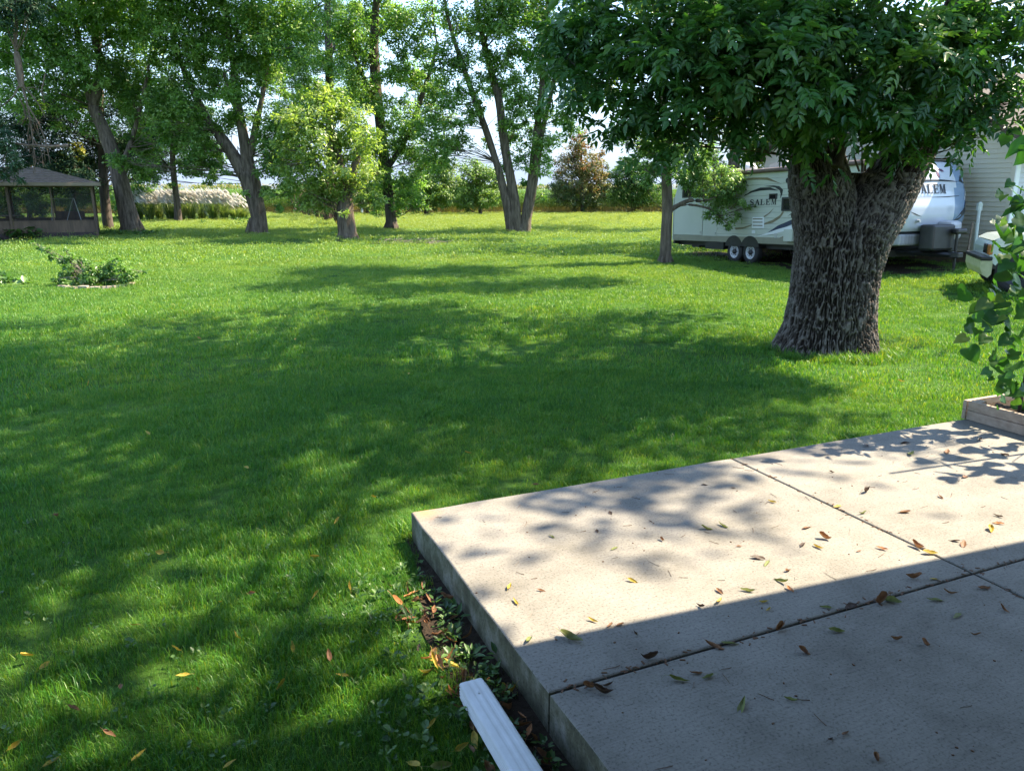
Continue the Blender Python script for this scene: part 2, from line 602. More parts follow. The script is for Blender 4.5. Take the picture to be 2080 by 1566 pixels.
def grass_points(d0, d1, dens, rng, fade=None):
    """random points of the lawn between two distances, in and just around the view"""
    half = math.atan(1040 / FPX) + R(5)
    A = half * (d1 ** 2 - d0 ** 2)
    n = int(A * dens)
    d = np.sqrt(rng.uniform(d0 ** 2, d1 ** 2, n))
    a = rng.uniform(-half, half, n)
    x, y = d * np.sin(a), d * np.cos(a)
    u, v = patio_uv(x, y)
    ok = ~((u > -0.03) & (u < PATIO_LEN + 0.1) & (v > -0.03) & (v < 6))
    w = 0.10 + 0.30 * sstep((v - 0.2) / 1.0) + 0.2 * (vnoise(v * 3, 3.1) - 0.5)
    near = (v > -0.1) & (u > -w) & (u < 0)
    ok &= ~near | (rng.uniform(0, 1, n) < 0.15)
    # the dirt pad under the trailer
    tx = (x - TR0.x) * tr_f.x + (y - TR0.y) * tr_f.y
    ty = (x - TR0.x) * tr_l.x + (y - TR0.y) * tr_l.y
    e = ((tx - 1.1) / 5.0) ** 2 + ((ty - 0.2) / 1.6) ** 2
    ok &= (e > 1.0) | (rng.uniform(0, 1, n) < 0.12 * e)
    ok &= y < 73
    ra = np.hypot(x - ab.x, y - ab.y + .1)
    ok &= (ra > 0.9) | (rng.uniform(0, 1, n) < 0.75)
    for (cx_, cy_, r_) in KEEP_OUT:
        ok &= (x - cx_) ** 2 + (y - cy_) ** 2 > r_ ** 2
    x, y = x[ok], y[ok]
    return np.stack([x, y, terr(x, y)], 1)

def grow_grass():
    rng = np.random.default_rng(5)
    n = 230                                             # longer unmown tufts round the foot of the ash and along the slab
    a = rng.uniform(-3.4, 0.3, n); r_ = rng.uniform(.56, .95, n)
    x, y = ab.x + r_ * 1.05 * np.cos(a), ab.y + r_ * np.sin(a)
    ue = rng.uniform(0, 5.0, 260); ve = -rng.uniform(.02, .10, 260)
    x = np.concatenate([x, PA.x + PU.x * ue + PV.x * ve]); y = np.concatenate([y, PA.y + PU.y * ue + PV.y * ve])
    n = len(x)
    scatter('grass', np.stack([x, y, np.zeros(n)], 1), rng.uniform(0, 6.28, n), (rng.normal(0, .2, n), rng.normal(0, .2, n)), rng.uniform(1.0, 1.9, n), [tuft('tuft', 40, 0.05, 0.03, 0.085, 0.0034, rng) for _ in range(4)])
    zones = [('grass', 1.6, 9.5, 85, [tuft('tuft', 180, 0.17, 0.018, 0.056, 0.0027, rng) for _ in range(6)]),
             ('grass', 9.0, 26.0, 16, [tuft('tuft', 230, 0.34, 0.02, 0.055, 0.0056, rng) for _ in range(5)]),
             ('grass', 25.0, 74.0, 3.0, [tuft('tuft', 240, 0.85, 0.025, 0.062, 0.014, rng) for _ in range(5)])]
    for nm, d0, d1, dens, src in zones:
        p = grass_points(d0, d1, dens, rng)
        n = len(p)
        patch = vnoise(p[:, 0] * 1.3, p[:, 1] * 1.3)
        scatter(nm, p, rng.uniform(0, 6.28, n), (rng.normal(0, 0.12, n), rng.normal(0, 0.12, n)), (0.72 + 0.55 * patch) * rng.uniform(0.8, 1.2, n), src)

# ------------------------------------------------------------------ patio of concrete panels
def concrete():
    m, nt, N, L, out = new_mat('broomed_concrete')
    p = N.new('ShaderNodeBsdfPrincipled')
    p.inputs['Roughness'].default_value = 0.85
    p.inputs['Specular IOR Level'].default_value = 0.25
    g = N.new('ShaderNodeNewGeometry')
    rot = N.new('ShaderNodeMapping'); rot.inputs['Rotation'].default_value = (0, 0, -UVROT)
    L.new(g.outputs['Position'], rot.inputs['Vector'])
    br = N.new('ShaderNodeMapping'); br.inputs['Scale'].default_value = (5, 130, 5)
    L.new(rot.outputs['Vector'], br.inputs['Vector'])
    broom = N.new('ShaderNodeTexNoise'); broom.inputs['Scale'].default_value = 1.0; broom.inputs['Detail'].default_value = 4
    L.new(br.outputs['Vector'], broom.inputs['Vector'])
    fine = N.new('ShaderNodeTexNoise'); fine.inputs['Scale'].default_value = 75; fine.inputs['Detail'].default_value = 6; fine.inputs['Roughness'].default_value = 0.7
    big = N.new('ShaderNodeTexNoise'); big.inputs['Scale'].default_value = 2.6; big.inputs['Detail'].default_value = 6; big.inputs['Roughness'].default_value = 0.65
    L.new(rot.outputs['Vector'], fine.inputs['Vector']); L.new(rot.outputs['Vector'], big.inputs['Vector'])
    c1 = ramp(N, [(0.28, (0.150, 0.138, 0.117)), (0.5, (0.208, 0.193, 0.167)), (0.75, (0.250, 0.233, 0.204))])
    L.new(big.outputs['Fac'], c1.inputs['Fac'])
    c2 = ramp(N, [(0.35, (0.46, 0.46, 0.47)), (0.46, (0.95, 0.95, 0.95)), (0.7, (1.12, 1.12, 1.12))])
    L.new(fine.outputs['Fac'], c2.inputs['Fac'])
    c3 = ramp(N, [(0.3, (0.90, 0.90, 0.90)), (0.6, (1.03, 1.03, 1.03))])
    L.new(broom.outputs['Fac'], c3.inputs['Fac'])
    def mul(a, b):
        q = N.new('ShaderNodeMix'); q.data_type = 'RGBA'; q.blend_type = 'MULTIPLY'; q.inputs[0].default_value = 1
        L.new(a, q.inputs[6]); L.new(b, q.inputs[7]); return q.outputs[2]
    top = mul(mul(c1.outputs['Color'], c2.outputs['Color']), c3.outputs['Color'])
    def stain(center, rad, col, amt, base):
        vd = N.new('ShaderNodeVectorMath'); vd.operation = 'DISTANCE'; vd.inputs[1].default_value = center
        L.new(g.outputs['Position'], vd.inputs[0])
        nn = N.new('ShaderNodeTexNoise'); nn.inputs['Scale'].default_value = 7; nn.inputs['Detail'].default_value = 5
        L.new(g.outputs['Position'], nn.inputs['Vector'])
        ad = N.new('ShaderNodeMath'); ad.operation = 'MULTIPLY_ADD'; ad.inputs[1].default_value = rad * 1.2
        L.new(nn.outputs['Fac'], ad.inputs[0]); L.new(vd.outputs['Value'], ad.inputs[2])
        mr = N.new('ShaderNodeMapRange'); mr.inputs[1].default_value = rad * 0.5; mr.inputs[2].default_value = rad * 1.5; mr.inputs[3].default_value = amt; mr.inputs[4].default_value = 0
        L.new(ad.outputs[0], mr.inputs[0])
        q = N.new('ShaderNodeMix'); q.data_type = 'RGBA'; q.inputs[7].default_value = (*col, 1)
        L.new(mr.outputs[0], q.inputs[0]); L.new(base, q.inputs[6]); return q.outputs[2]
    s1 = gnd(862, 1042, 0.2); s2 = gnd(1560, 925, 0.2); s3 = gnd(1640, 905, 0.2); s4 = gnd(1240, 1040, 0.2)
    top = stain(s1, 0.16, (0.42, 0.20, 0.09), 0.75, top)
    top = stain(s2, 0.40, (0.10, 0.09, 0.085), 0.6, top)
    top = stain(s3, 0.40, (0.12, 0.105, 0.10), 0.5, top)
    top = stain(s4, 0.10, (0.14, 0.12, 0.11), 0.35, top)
    # weathered sides: algae and damp earth on the vertical faces
    sep = N.new('ShaderNodeSeparateXYZ'); L.new(g.outputs['True Normal'], sep.inputs['Vector'])
    vm = N.new('ShaderNodeMapping'); vm.inputs['Scale'].default_value = (5, 5, 3.2)
    L.new(rot.outputs['Vector'], vm.inputs['Vector'])
    alg = N.new('ShaderNodeTexNoise'); alg.inputs['Scale'].default_value = 1.3; alg.inputs['Detail'].default_value = 8; alg.inputs['Roughness'].default_value = 0.7
    L.new(vm.outputs['Vector'], alg.inputs['Vector'])
    side = ramp(N, [(0.32, (0.05, 0.045, 0.036)), (0.48, (0.10, 0.097, 0.06)), (0.62, (0.19, 0.182, 0.145)), (0.8, (0.25, 0.238, 0.21))])
    L.new(alg.outputs['Fac'], side.inputs['Fac'])
    lt = N.new('ShaderNodeMath'); lt.operation = 'LESS_THAN'; lt.inputs[1].default_value = 0.45
    L.new(sep.outputs['Z'], lt.inputs[0])
    fin = N.new('ShaderNodeMix'); fin.data_type = 'RGBA'
    L.new(lt.outputs[0], fin.inputs[0]); L.new(top, fin.inputs[6]); L.new(mul(side.outputs['Color'], c2.outputs['Color']), fin.inputs[7])
    L.new(fin.outputs[2], p.inputs['Base Color'])
    hs = N.new('ShaderNodeMath'); hs.operation = 'ADD'
    L.new(broom.outputs['Fac'], hs.inputs[0]); L.new(fine.outputs['Fac'], hs.inputs[1])
    b = N.new('ShaderNodeBump'); b.inputs['Strength'].default_value = 0.22; b.inputs['Distance'].default_value = 0.004
    L.new(hs.outputs[0], b.inputs['Height']); L.new(b.outputs['Normal'], p.inputs['Normal'])
    L.new(p.outputs['BSDF'], out.inputs['Surface'])
    return m

M_CONC = concrete()
M_JOINT = surf('joint_filler', (0.018, 0.016, 0.014), (0.035, 0.03, 0.026), 60, 0.95, bump=0.5, spec=0.05)
j3 = gnd(1480, 928, 0.2)
j1 = gnd(1090, 1415, 0.2)
UJ = (Vector((j3.x, j3.y, 0)) - PA).dot(PU)
VJ = (Vector((j1.x, j1.y, 0)) - PA).dot(PV)
patio = thing('patio', None, None, (PA.x, PA.y, 0), (0, 0, UVROT), local=True)
patio['kind'] = 'structure'
def slab_panel(u0, u1, v0, v1):
    """one cast panel with rounded edges; local x = u, local y = -v"""
    bm = bmesh.new()
    bmesh.ops.create_cube(bm, size=1.0, matrix=Matrix.Translation(((u0 + u1) / 2, -(v0 + v1) / 2, SLAB_T / 2 - 0.05)) @ Matrix.Diagonal((u1 - u0, v1 - v0, SLAB_T + 0.1, 1)))
    es = [e for e in bm.edges if all(v.co.z > 0.1 for v in e.verts)]
    bmesh.ops.bevel(bm, geom=es, offset=0.012, segments=3, affect='EDGES', profile=0.5)
    # a little unevenness along the cast edges
    bmesh.ops.subdivide_edges(bm, edges=[e for e in bm.edges if e.calc_length() > 1.0], cuts=30, use_grid_fill=True)
    for v in bm.verts:
        k = 0.006 * (float(vnoise(v.co.x * 4.3, v.co.y * 4.3, v.co.z * 9)) - 0.5)
        if abs(v.co.y + v0) < 0.02 and v0 < 0.1: v.co.y += k * 2
        if abs(v.co.x - u0) < 0.02 and u0 < 0.1: v.co.x += k * 2
    me = bpy.data.meshes.new('slab')
    bm.to_mesh(me); bm.free()
    return link('slab', me, patio, M_CONC)
g_ = 0.006
for (u0, u1) in ((0, UJ - g_), (UJ + g_, PATIO_LEN)):
    for (v0, v1) in ((0, VJ - g_), (VJ + g_, PATIO_DEEP)):
        slab_panel(u0, u1, v0, v1)
jb = MB()
jb.box(UJ - 0.008, -PATIO_DEEP + 0.03, 0.02, UJ + 0.008, -0.03, SLAB_T - 0.008)
jb.box(0.03, -VJ - 0.008, 0.02, UJ - 0.009, -VJ + 0.008, SLAB_T - 0.009)
jb.box(UJ + 0.009, -VJ - 0.008, 0.02, PATIO_LEN - 0.03, -VJ + 0.008, SLAB_T - 0.009)
jb.build('joint', M_JOINT, patio)

# ------------------------------------------------------------------ the house behind the camera, with the roof that shades the near half of the slab
M_HSIDE = surf('house_siding', (0.50, 0.48, 0.43), (0.56, 0.54, 0.49), 3, 0.6)
M_ROOF = surf('roof_shingles', (0.055, 0.045, 0.038), (0.10, 0.085, 0.07), 9, 0.9, bump=0.6, bscale=30, spec=0.2)
M_TRIM = surf('white_trim', (0.72, 0.72, 0.71), (0.80, 0.80, 0.79), 6, 0.45)
EAVE_V, EAVE_Z = 1.73, 3.52
house = thing('house', 'house whose porch roof throws its shadow over the near half of the slab', 'house', (PA.x, PA.y, 0), (0, 0, UVROT - R(3.9)), local=True)
hb = MB(); hb.box(-6, -11, 0, 6.7, -4.9, 3.40); hb.build('wall', M_HSIDE, house)
hb = MB(); hb.prism([(-EAVE_V, EAVE_Z), (-EAVE_V, EAVE_Z + 0.12), (-7.9, EAVE_Z + 2.0), (-12, EAVE_Z + 0.4), (-12, EAVE_Z)], -6.4, 6.7, axis='x'); hb.build('roof', M_ROOF, house)
hb = MB(); hb.box(-6.5, -EAVE_V - 0.05, EAVE_Z - 0.08, 6.75, -EAVE_V + 0.12, EAVE_Z + 0.1); hb.build('gutter', M_TRIM, house)
for x_ in (-6.2, 6.5):
    hb = MB(); hb.box(x_ - .07, -EAVE_V - .5, 0.0, x_ + .07, -EAVE_V - .36, EAVE_Z - .002); hb.build('post', M_TRIM, house)

# ------------------------------------------------------------------ materials for the built things
M_SIDING = surf('tan_vinyl_siding', (0.43, 0.40, 0.325), (0.48, 0.445, 0.365), 2.5, 0.55, bump=0.05)
M_SIDINGW = surf('pale_vinyl_siding', (0.50, 0.49, 0.485), (0.55, 0.54, 0.53), 2.5, 0.5)
M_FOUND = surf('weathered_footing', (0.07, 0.052, 0.038), (0.13, 0.10, 0.075), 9, 0.9, bump=0.6)
M_BROWN = surf('brown_fascia', (0.09, 0.055, 0.045), (0.14, 0.09, 0.075), 6, 0.6)
M_SHELL = surf('ivory_gelcoat', (0.42, 0.43, 0.37), (0.47, 0.475, 0.415), 1.4, 0.3, spec=0.5, coat=0.1)
M_CAP = surf('white_gelcoat', (0.50, 0.52, 0.56), (0.55, 0.57, 0.61), 1.0, 0.16, spec=0.55, coat=0.4)
M_CAPBLUE = surf('steel_blue_gelcoat', (0.18, 0.25, 0.36), (0.21, 0.29, 0.40), 1.0, 0.16, spec=0.55, coat=0.4)
M_KHAKI = surf('khaki_trim', (0.20, 0.19, 0.14), (0.25, 0.235, 0.175), 3, 0.4)
M_BLACK = surf('black_paint', (0.010, 0.010, 0.011), (0.02, 0.02, 0.021), 6, 0.45)
M_RUBBER = surf('tyre_rubber', (0.012, 0.012, 0.012), (0.028, 0.027, 0.026), 20, 0.8, bump=0.3)
M_STEELW = surf('white_wheel_paint', (0.40, 0.40, 0.40), (0.52, 0.52, 0.52), 8, 0.4)
M_DECALK = surf('charcoal_decal', (0.016, 0.018, 0.022), (0.024, 0.026, 0.032), 6, 0.35)
M_DECALN = surf('navy_decal', (0.014, 0.022, 0.060), (0.02, 0.03, 0.075), 6, 0.35)
M_DECALB = surf('bronze_decal', (0.15, 0.12, 0.075), (0.20, 0.16, 0.10), 6, 0.35)
M_DECALP = surf('plum_decal', (0.085, 0.03, 0.075), (0.11, 0.04, 0.095), 6, 0.35)
M_DECALW = surf('silver_decal', (0.62, 0.62, 0.62), (0.68, 0.68, 0.68), 6, 0.3)
M_GLASS = surf('dark_window', (0.008, 0.009, 0.010), (0.014, 0.015, 0.017), 2, 0.06, spec=0.7)
M_ALU = surf('dull_aluminium', (0.40, 0.40, 0.40), (0.5, 0.5, 0.5), 9, 0.4, metallic=0.6)
M_ROOFM = surf('rubber_roof', (0.24, 0.20, 0.175), (0.31, 0.265, 0.235), 4, 0.7)
M_WHITEP = surf('white_plastic', (0.60, 0.60, 0.60), (0.70, 0.70, 0.70), 8, 0.5)
M_GREYP = surf('grey_plastic', (0.34, 0.335, 0.35), (0.44, 0.435, 0.45), 8, 0.4)
M_MINT = surf('pale_green_car_paint', (0.46, 0.52, 0.48), (0.50, 0.56, 0.52), 1.2, 0.2, spec=0.6, coat=0.5)
M_BUMP = surf('faded_bumper', (0.34, 0.33, 0.17), (0.46, 0.44, 0.26), 7, 0.55)
M_ORANGE = surf('amber_lens', (0.42, 0.13, 0.03), (0.5, 0.18, 0.05), 20, 0.2)
M_WOODG = surf('weathered_wood', (0.17, 0.125, 0.09), (0.27, 0.205, 0.15), 3, 0.8, bump=0.4, stretch=(1, 12, 12))

# ------------------------------------------------------------------ garage: a tan side wall and a pale front wall, board by board
GZ0 = 0.30
GC = Vector((12.05, 19.1))                             # the corner seen at the right edge of the photograph
g_side = Vector((-tr_f.x, -tr_f.y))                    # the tan wall runs away from the corner
g_front = Vector((PU.x, PU.y))                         # the pale wall runs to the right
garage = thing('garage', 'garage with a tan sided wall beside the trailer and a pale sided front wall', 'garage', (GC.x, GC.y, GZ0), (0, 0, math.atan2(g_front.y, g_front.x)), local=True)
# local: +x along the front wall, +y back along the tan wall
BH = 0.1145
Z_BASE = 0.33
def board(length):
    """one lap siding board along +x, its lower edge proud of the wall"""
    b = MB()
    b.prism([(0.0, 0.0), (-0.022, 0.0), (-0.024, 0.008), (-0.006, BH + 0.012), (0.0, BH + 0.012)], 0, length, axis='x')
    return b
S_LEN, F_LEN = 8.6, 7.0
side_me = board(S_LEN).mesh('siding_board'); side_me.materials.append(M_SIDING)
front_me = board(F_LEN).mesh('siding_board'); front_me.materials.append(M_SIDINGW)
n_side, n_front = 36, 24
for i in range(n_side):
    o = link('siding_board', side_me, garage)
    o.location = (0, 0.11 + S_LEN, Z_BASE + i * BH)
    o.rotation_euler = (0, 0, -math.pi / 2)
    zt = Z_BASE + (i + 1) * BH - 2.98                    # the gable narrows under the rake
    if zt > 0:
        k = max(0.04, 1 - 2 * zt / 0.5 / S_LEN)
        o.scale = (k, 1, 1)
        o.location = (0, 0.11 + S_LEN * (0.5 + k / 2), Z_BASE + i * BH)
for i in range(n_front):
    o = link('siding_board', front_me, garage)
    o.location = (0.11, 0, Z_BASE + i * BH)
gb = MB(); gb.box(0.004, 0.004, 0, F_LEN, S_LEN + 0.1, Z_BASE + n_front * BH - 0.01)
gb.prism([(0.02, Z_BASE + n_front * BH - 0.01), (S_LEN, Z_BASE + n_front * BH - 0.01), (S_LEN * 0.5, 5.0)], 0.005, F_LEN, axis='x')
gb.build('wall_core', M_SIDING, garage)
gb = MB(); gb.box(-0.03, -0.005, 0.28, -0.001, 0.11, 2.99); gb.build('corner_trim', M_SIDING, garage)
gb = MB(); gb.box(-0.034, -0.035, 0.28, 0.11, -0.006, 2.72); gb.build('corner_trim', M_TRIM, garage)
gb = MB(); gb.box(-0.012, -0.012, -0.4, F_LEN, S_LEN + 0.1, Z_BASE - 0.005); gb.build('footing', M_FOUND, garage)
gb = MB()
gb.prism([(-0.55, 2.80), (-0.55, 2.95), (S_LEN * 0.5, 5.35), (S_LEN + 0.55, 2.95), (S_LEN + 0.55, 2.80), (S_LEN * 0.5, 5.20)], -0.28, F_LEN + 0.3, axis='x')
gb.build('roof', M_ROOF, garage)
gb = MB(); gb.box(-0.30, -0.58, 2.70, F_LEN + 0.3, -0.553, 2.95); gb.box(-0.29, -0.55, 2.72, F_LEN + 0.3, -0.03, 2.745)
gb.box(-0.302, -0.55, 2.71, -0.285, 0.0, 2.86)
gb.build('fascia', M_BROWN, garage)
# the lamp on the pale wall
lm = MB(); lm.box(0.34, -0.10, 1.52, 0.46, -0.028, 1.78, bev=0.012)
wl_ = lm.build('wall_lamp', M_WHITEP, garage)
lb = MB(); lb.tube([(0.40, -0.10, 1.72), (0.46, -0.2, 1.80), (0.60, -0.24, 1.84)], 0.012, 6)
lb.tube([(0.60, -0.24, 1.93), (0.60, -0.24, 1.86), (0.60, -0.24, 1.70)], [0.03, 0.11, 0.07], 10)
lb.build('lamp_shade', M_ALU, wl_)

def g_pt(x, y, z):
    """garage-local to world"""
    return Vector((GC.x + g_front.x * x + g_side.x * y, GC.y + g_front.y * x + g_side.y * y, GZ0 + z))

# things that lean against the tan wall
b = MB(); b.tube([at(1975, 546, 18.75), at(1991, 411, 19.1)], 0.036, 8)
b.box(-0.05, -0.04, -0.12, 0.05, 0.04, 0.06, M=Matrix.Translation(at(1990, 418, 19.08)))
tag(b.build('downpipe', surf('grey_green_pipe', (0.36, 0.40, 0.37), (0.44, 0.48, 0.45), 9, 0.5)), 'pale grey pipe leaning upright against the tan garage wall', 'pipe')
b = MB(); b.tube([at(1965, 517, 19.0), at(1976, 452, 19.2)], 0.028, 4)
tag(b.build('wooden_stake', M_WOODG), 'short brown wooden stake leaning on the tan garage wall left of the pipe', 'stake')
fr = thing('window_screen', 'narrow metal window frame leaning on the tan wall beside the trailer nose', 'window frame', at(1946, 520, 19.6))
b = MB(); b.tube([at(1934, 522, 19.6), at(1956, 396, 20.0)], 0.022, 4); b.tube([at(1956, 396, 20.0), at(1944, 398, 20.3)], 0.022, 4); b.tube([at(1944, 398, 20.3), at(1926, 522, 20.0)], 0.022, 4)
b.build('frame', M_ALU, fr)
b = MB(); b.add([at(1933, 521, 19.62), at(1954, 398, 20.02), at(1945, 399, 20.28), at(1927, 521, 19.98)], [(0, 1, 2, 3)]); b.build('screen', M_BROWN, fr)

# ------------------------------------------------------------------ travel trailer
TZ = tz(TR0.x, TR0.y)
trailer = thing('travel_trailer', 'long ivory travel trailer with swoosh graphics parked beside the garage', 'trailer', (TR0.x, TR0.y, TZ - 0.02), (0, -R(2.0), R(-67)), local=True)
bpy.context.view_layer.update()
TM = Matrix.Translation((TR0.x, TR0.y, TZ - 0.02)) @ Euler((0, -R(2.0), R(-67)), 'XYZ').to_matrix().to_4x4()
TMI = TM.inverted()
HW = 1.20                                              # half width; the visible side is local y = -HW
def tside(px, py, y=-HW):
    """trailer-local (x, z) of the point of its visible side seen at that pixel"""
    o = TMI @ Vector((0, 0, CAM_H))
    d = TMI.to_3x3() @ ray(px, py)
    t = (y - o.y) / d.y
    q = o + d * t
    return (q.x, q.z)
XR, XF = tside(1368, 440)[0], 4.9
ZB, ZT = 0.64, 2.70
CAPP = [(4.9, ZT), (5.12, ZT - 0.05), (5.32, ZT - 0.22), (5.45, 2.25), (5.54, 1.95), (5.60, 1.6), (5.60, 1.35), (5.54, 1.12), (5.40, 0.92), (5.20, 0.78), (4.9, ZB + 0.02)]
def capx(z):
    for (x0, z0), (x1, z1) in zip(CAPP, CAPP[1:]):
        if z0 >= z >= z1:
            return x0 + (x1 - x0) * (z0 - z) / max(1e-6, z0 - z1)
    return CAPP[-1][0] if z < CAPP[-1][1] else CAPP[0][0]
# the shell: a rear smooth box and corrugated skin
b = MB()
prof = [(XR, ZB), (XR + 0.02, 2.02), (XR + 0.30, ZT), (XF, ZT), (XF, ZB)]
b.prism(prof, -HW + 0.012, HW, axis='y')
b.build('body', M_SHELL, trailer)
x_split = tside(1457, 440)[0]
# corrugated aluminium skin from the storage doors to the front cap: real lap relief
rows = []
z = 0.86
sk = MB()
pz = []
while z < ZT - 0.12:
    pz += [(-HW - 0.004, z), (-HW + 0.012, z + 0.012), (-HW - 0.004, z + 0.024)]
    z += 0.158
pz = [(-HW - 0.004, 0.80)] + pz + [(-HW - 0.004, ZT - 0.06)]
n = len(pz)
vs = [Vector((x_split, y, zz)) for y, zz in pz] + [Vector((XF + 0.02, y, zz)) for y, zz in pz]
sk.add(vs, [(i, i + n, i + n + 1, i + 1) for i in range(n - 1)])
sk.build('side_skin', M_SHELL, trailer)
# storage door panels at the tail
for (p0, p1) in (((1371, 402), (1426, 478)), ((1430, 402), (1456, 480))):
    a0, a1 = tside(*p0), tside(*p1)
    b = MB(); b.box(a0[0], -HW - 0.012, a1[1], a1[0], -HW + 0.014, a0[1], bev=0.006)
    d_ = b.build('storage_door', M_SHELL, trailer)
    h = MB(); h.box(a1[0] - 0.10, -HW - 0.03, a1[1] + 0.06, a1[0] - 0.04, -HW - 0.013, a1[1] + 0.12); h.build('latch', M_ALU, d_)
b = MB(); b.box(XR - 0.01, -HW - 0.010, 0.62, XF, -HW + 0.013, 0.80); b.build('lower_trim', M_KHAKI, trailer)
b = MB(); b.box(XR - 0.02, -HW - 0.016, 0.60, XR + 0.03, -HW + 0.01, 2.05); b.build('corner_trim', M_SHELL, trailer)
b = MB(); b.box(XR, -HW - 0.012, ZT - 0.055, XF, -HW + 0.013, ZT + 0.01); b.build('roof_rail', M_BROWN, trailer)
b = MB(); b.box(XR + 0.3, -HW - 0.01, ZT + 0.012, XF + 0.1, HW, ZT + 0.05, bev=0.012); b.build('roof', M_ROOFM, trailer)
# awning roll along the top edge
xa0 = tside(1474, 360)[0]
b = MB(); b.tube([(xa0, -HW - 0.07, ZT - 0.02), (XF - 0.4, -HW - 0.07, ZT - 0.02)], 0.06, 10)
for xx in (xa0 + 0.05, XF - 0.5): b.box(xx - 0.03, -HW - 0.06, 0.9 if xx > 2 else 2.1, xx + 0.03, -HW - 0.013, ZT - 0.05)
b.build('awning', M_BROWN, trailer)
# front cap: shaped in z, its edges rounded in plan
V, F = [], []
ny_ = 25
capz = np.linspace(ZT, ZB + 0.02, 41)
for zz in capz:
    for j in range(ny_):
        yy = -HW + 2 * HW * j / (ny_ - 1)
        edge = max(0, (abs(yy) - (HW - 0.28)) / 0.28)
        V.append((XF + (capx(zz) - XF) * (1 - 0.55 * edge ** 2.2) - 0.0, yy, zz))
for i in range(40):
    for j in range(ny_ - 1):
        F.append((i * ny_ + j, i * ny_ + j + 1, (i + 1) * ny_ + j + 1, (i + 1) * ny_ + j))
me = bpy.data.meshes.new('front_cap'); me.from_pydata(V, [], F); me.polygons.foreach_set('use_smooth', [True] * len(F))
me.materials.append(M_CAP); me.materials.append(M_CAPBLUE); me.materials.append(M_DECALK)
for p in me.polygons:                                   # the coloured fields of the moulding: blue flank, black lower edge
    c = p.center
    zz, yy = c.z, c.y
    if yy > 0.42 + 0.55 * max(0, 1.1 - abs(zz - 0.9)) * 0.3 - (zz - 1.0) * -0.22 and zz > 1.0: p.material_index = 1
    if zz < 1.00: p.material_index = 2
link('front_cap', me, trailer)
for s in (-1, 1):                                       # side cheeks that close the cap
    b = MB(); b.prism([(XF + 0.001, ZT)] + [(XF + (x - XF) * 0.46, zz) for x, zz in CAPP[1:-1]] + [(XF + 0.001, ZB + 0.02)], s * HW - s * 0.014, s * (HW + 0.001), axis='y')
    b.build('cap_cheek', M_BLACK if s > 0 else M_SHELL, trailer)
b = MB(); b.tube([(XF + (x - XF) * 0.47 + 0.004, HW + 0.004, zz) for x, zz in CAPP], 0.02, 6); b.build('cap_edge_trim', M_BLACK, trailer)

def flat_on_side(poly_px, name, mat, out=0.006, parent=None):
    """flat print on the visible side, its outline measured on the photograph"""
    q = [tside(*p) for p in poly_px]
    b = MB(); b.prism(q, -HW - out - 0.003, -HW - out, axis='y')
    return b.build(name, mat, parent or trailer)
def arc_px(pts0, pts1):
    return pts0 + list(reversed(pts1))
# swooshes
flat_on_side(arc_px([(1503, 365), (1530, 361), (1560, 361), (1588, 374)], [(1505, 367.5), (1530, 365), (1558, 366), (1588, 374)]), 'decal', M_DECALB)
flat_on_side(arc_px([(1512, 399), (1525, 389), (1545, 381.5), (1565, 381), (1582, 388)], [(1514, 395.5), (1528, 391.5), (1545, 387.5), (1564, 386), (1582, 388)][::1]), 'decal', M_DECALK)
flat_on_side([(1552, 378.5), (1572, 377), (1584, 379), (1591, 386), (1589, 396), (1585, 404), (1586, 394), (1584, 387), (1575, 381)], 'decal', M_DECALK)
flat_on_side([(1552, 454), (1570, 447), (1584, 438), (1592, 427), (1592, 433), (1584, 444), (1570, 453), (1552, 457)], 'decal', M_DECALB)
flat_on_side([(1492, 463), (1510, 462), (1528, 456), (1527, 459), (1510, 465), (1495, 467)], 'decal', M_DECALB, 0.007)
flat_on_side([(1551, 440), (1562, 433), (1573, 422), (1564, 434), (1553, 442)], 'decal', M_DECALB)
flat_on_side([(1558, 474), (1580, 459), (1610, 446), (1650, 436), (1650, 441), (1612, 455), (1585, 466)], 'decal', M_DECALN)
flat_on_side([(1538, 481), (1580, 466), (1615, 456.5), (1660, 447), (1660, 453), (1620, 462), (1575, 475)], 'decal', M_DECALW, 0.008)
flat_on_side([(1600, 440), (1612, 430), (1625, 422), (1614, 432)], 'decal', M_DECALK)
flat_on_side([(1578, 486), (1600, 476), (1604, 476), (1604, 488), (1590, 488)], 'decal', M_DECALB)

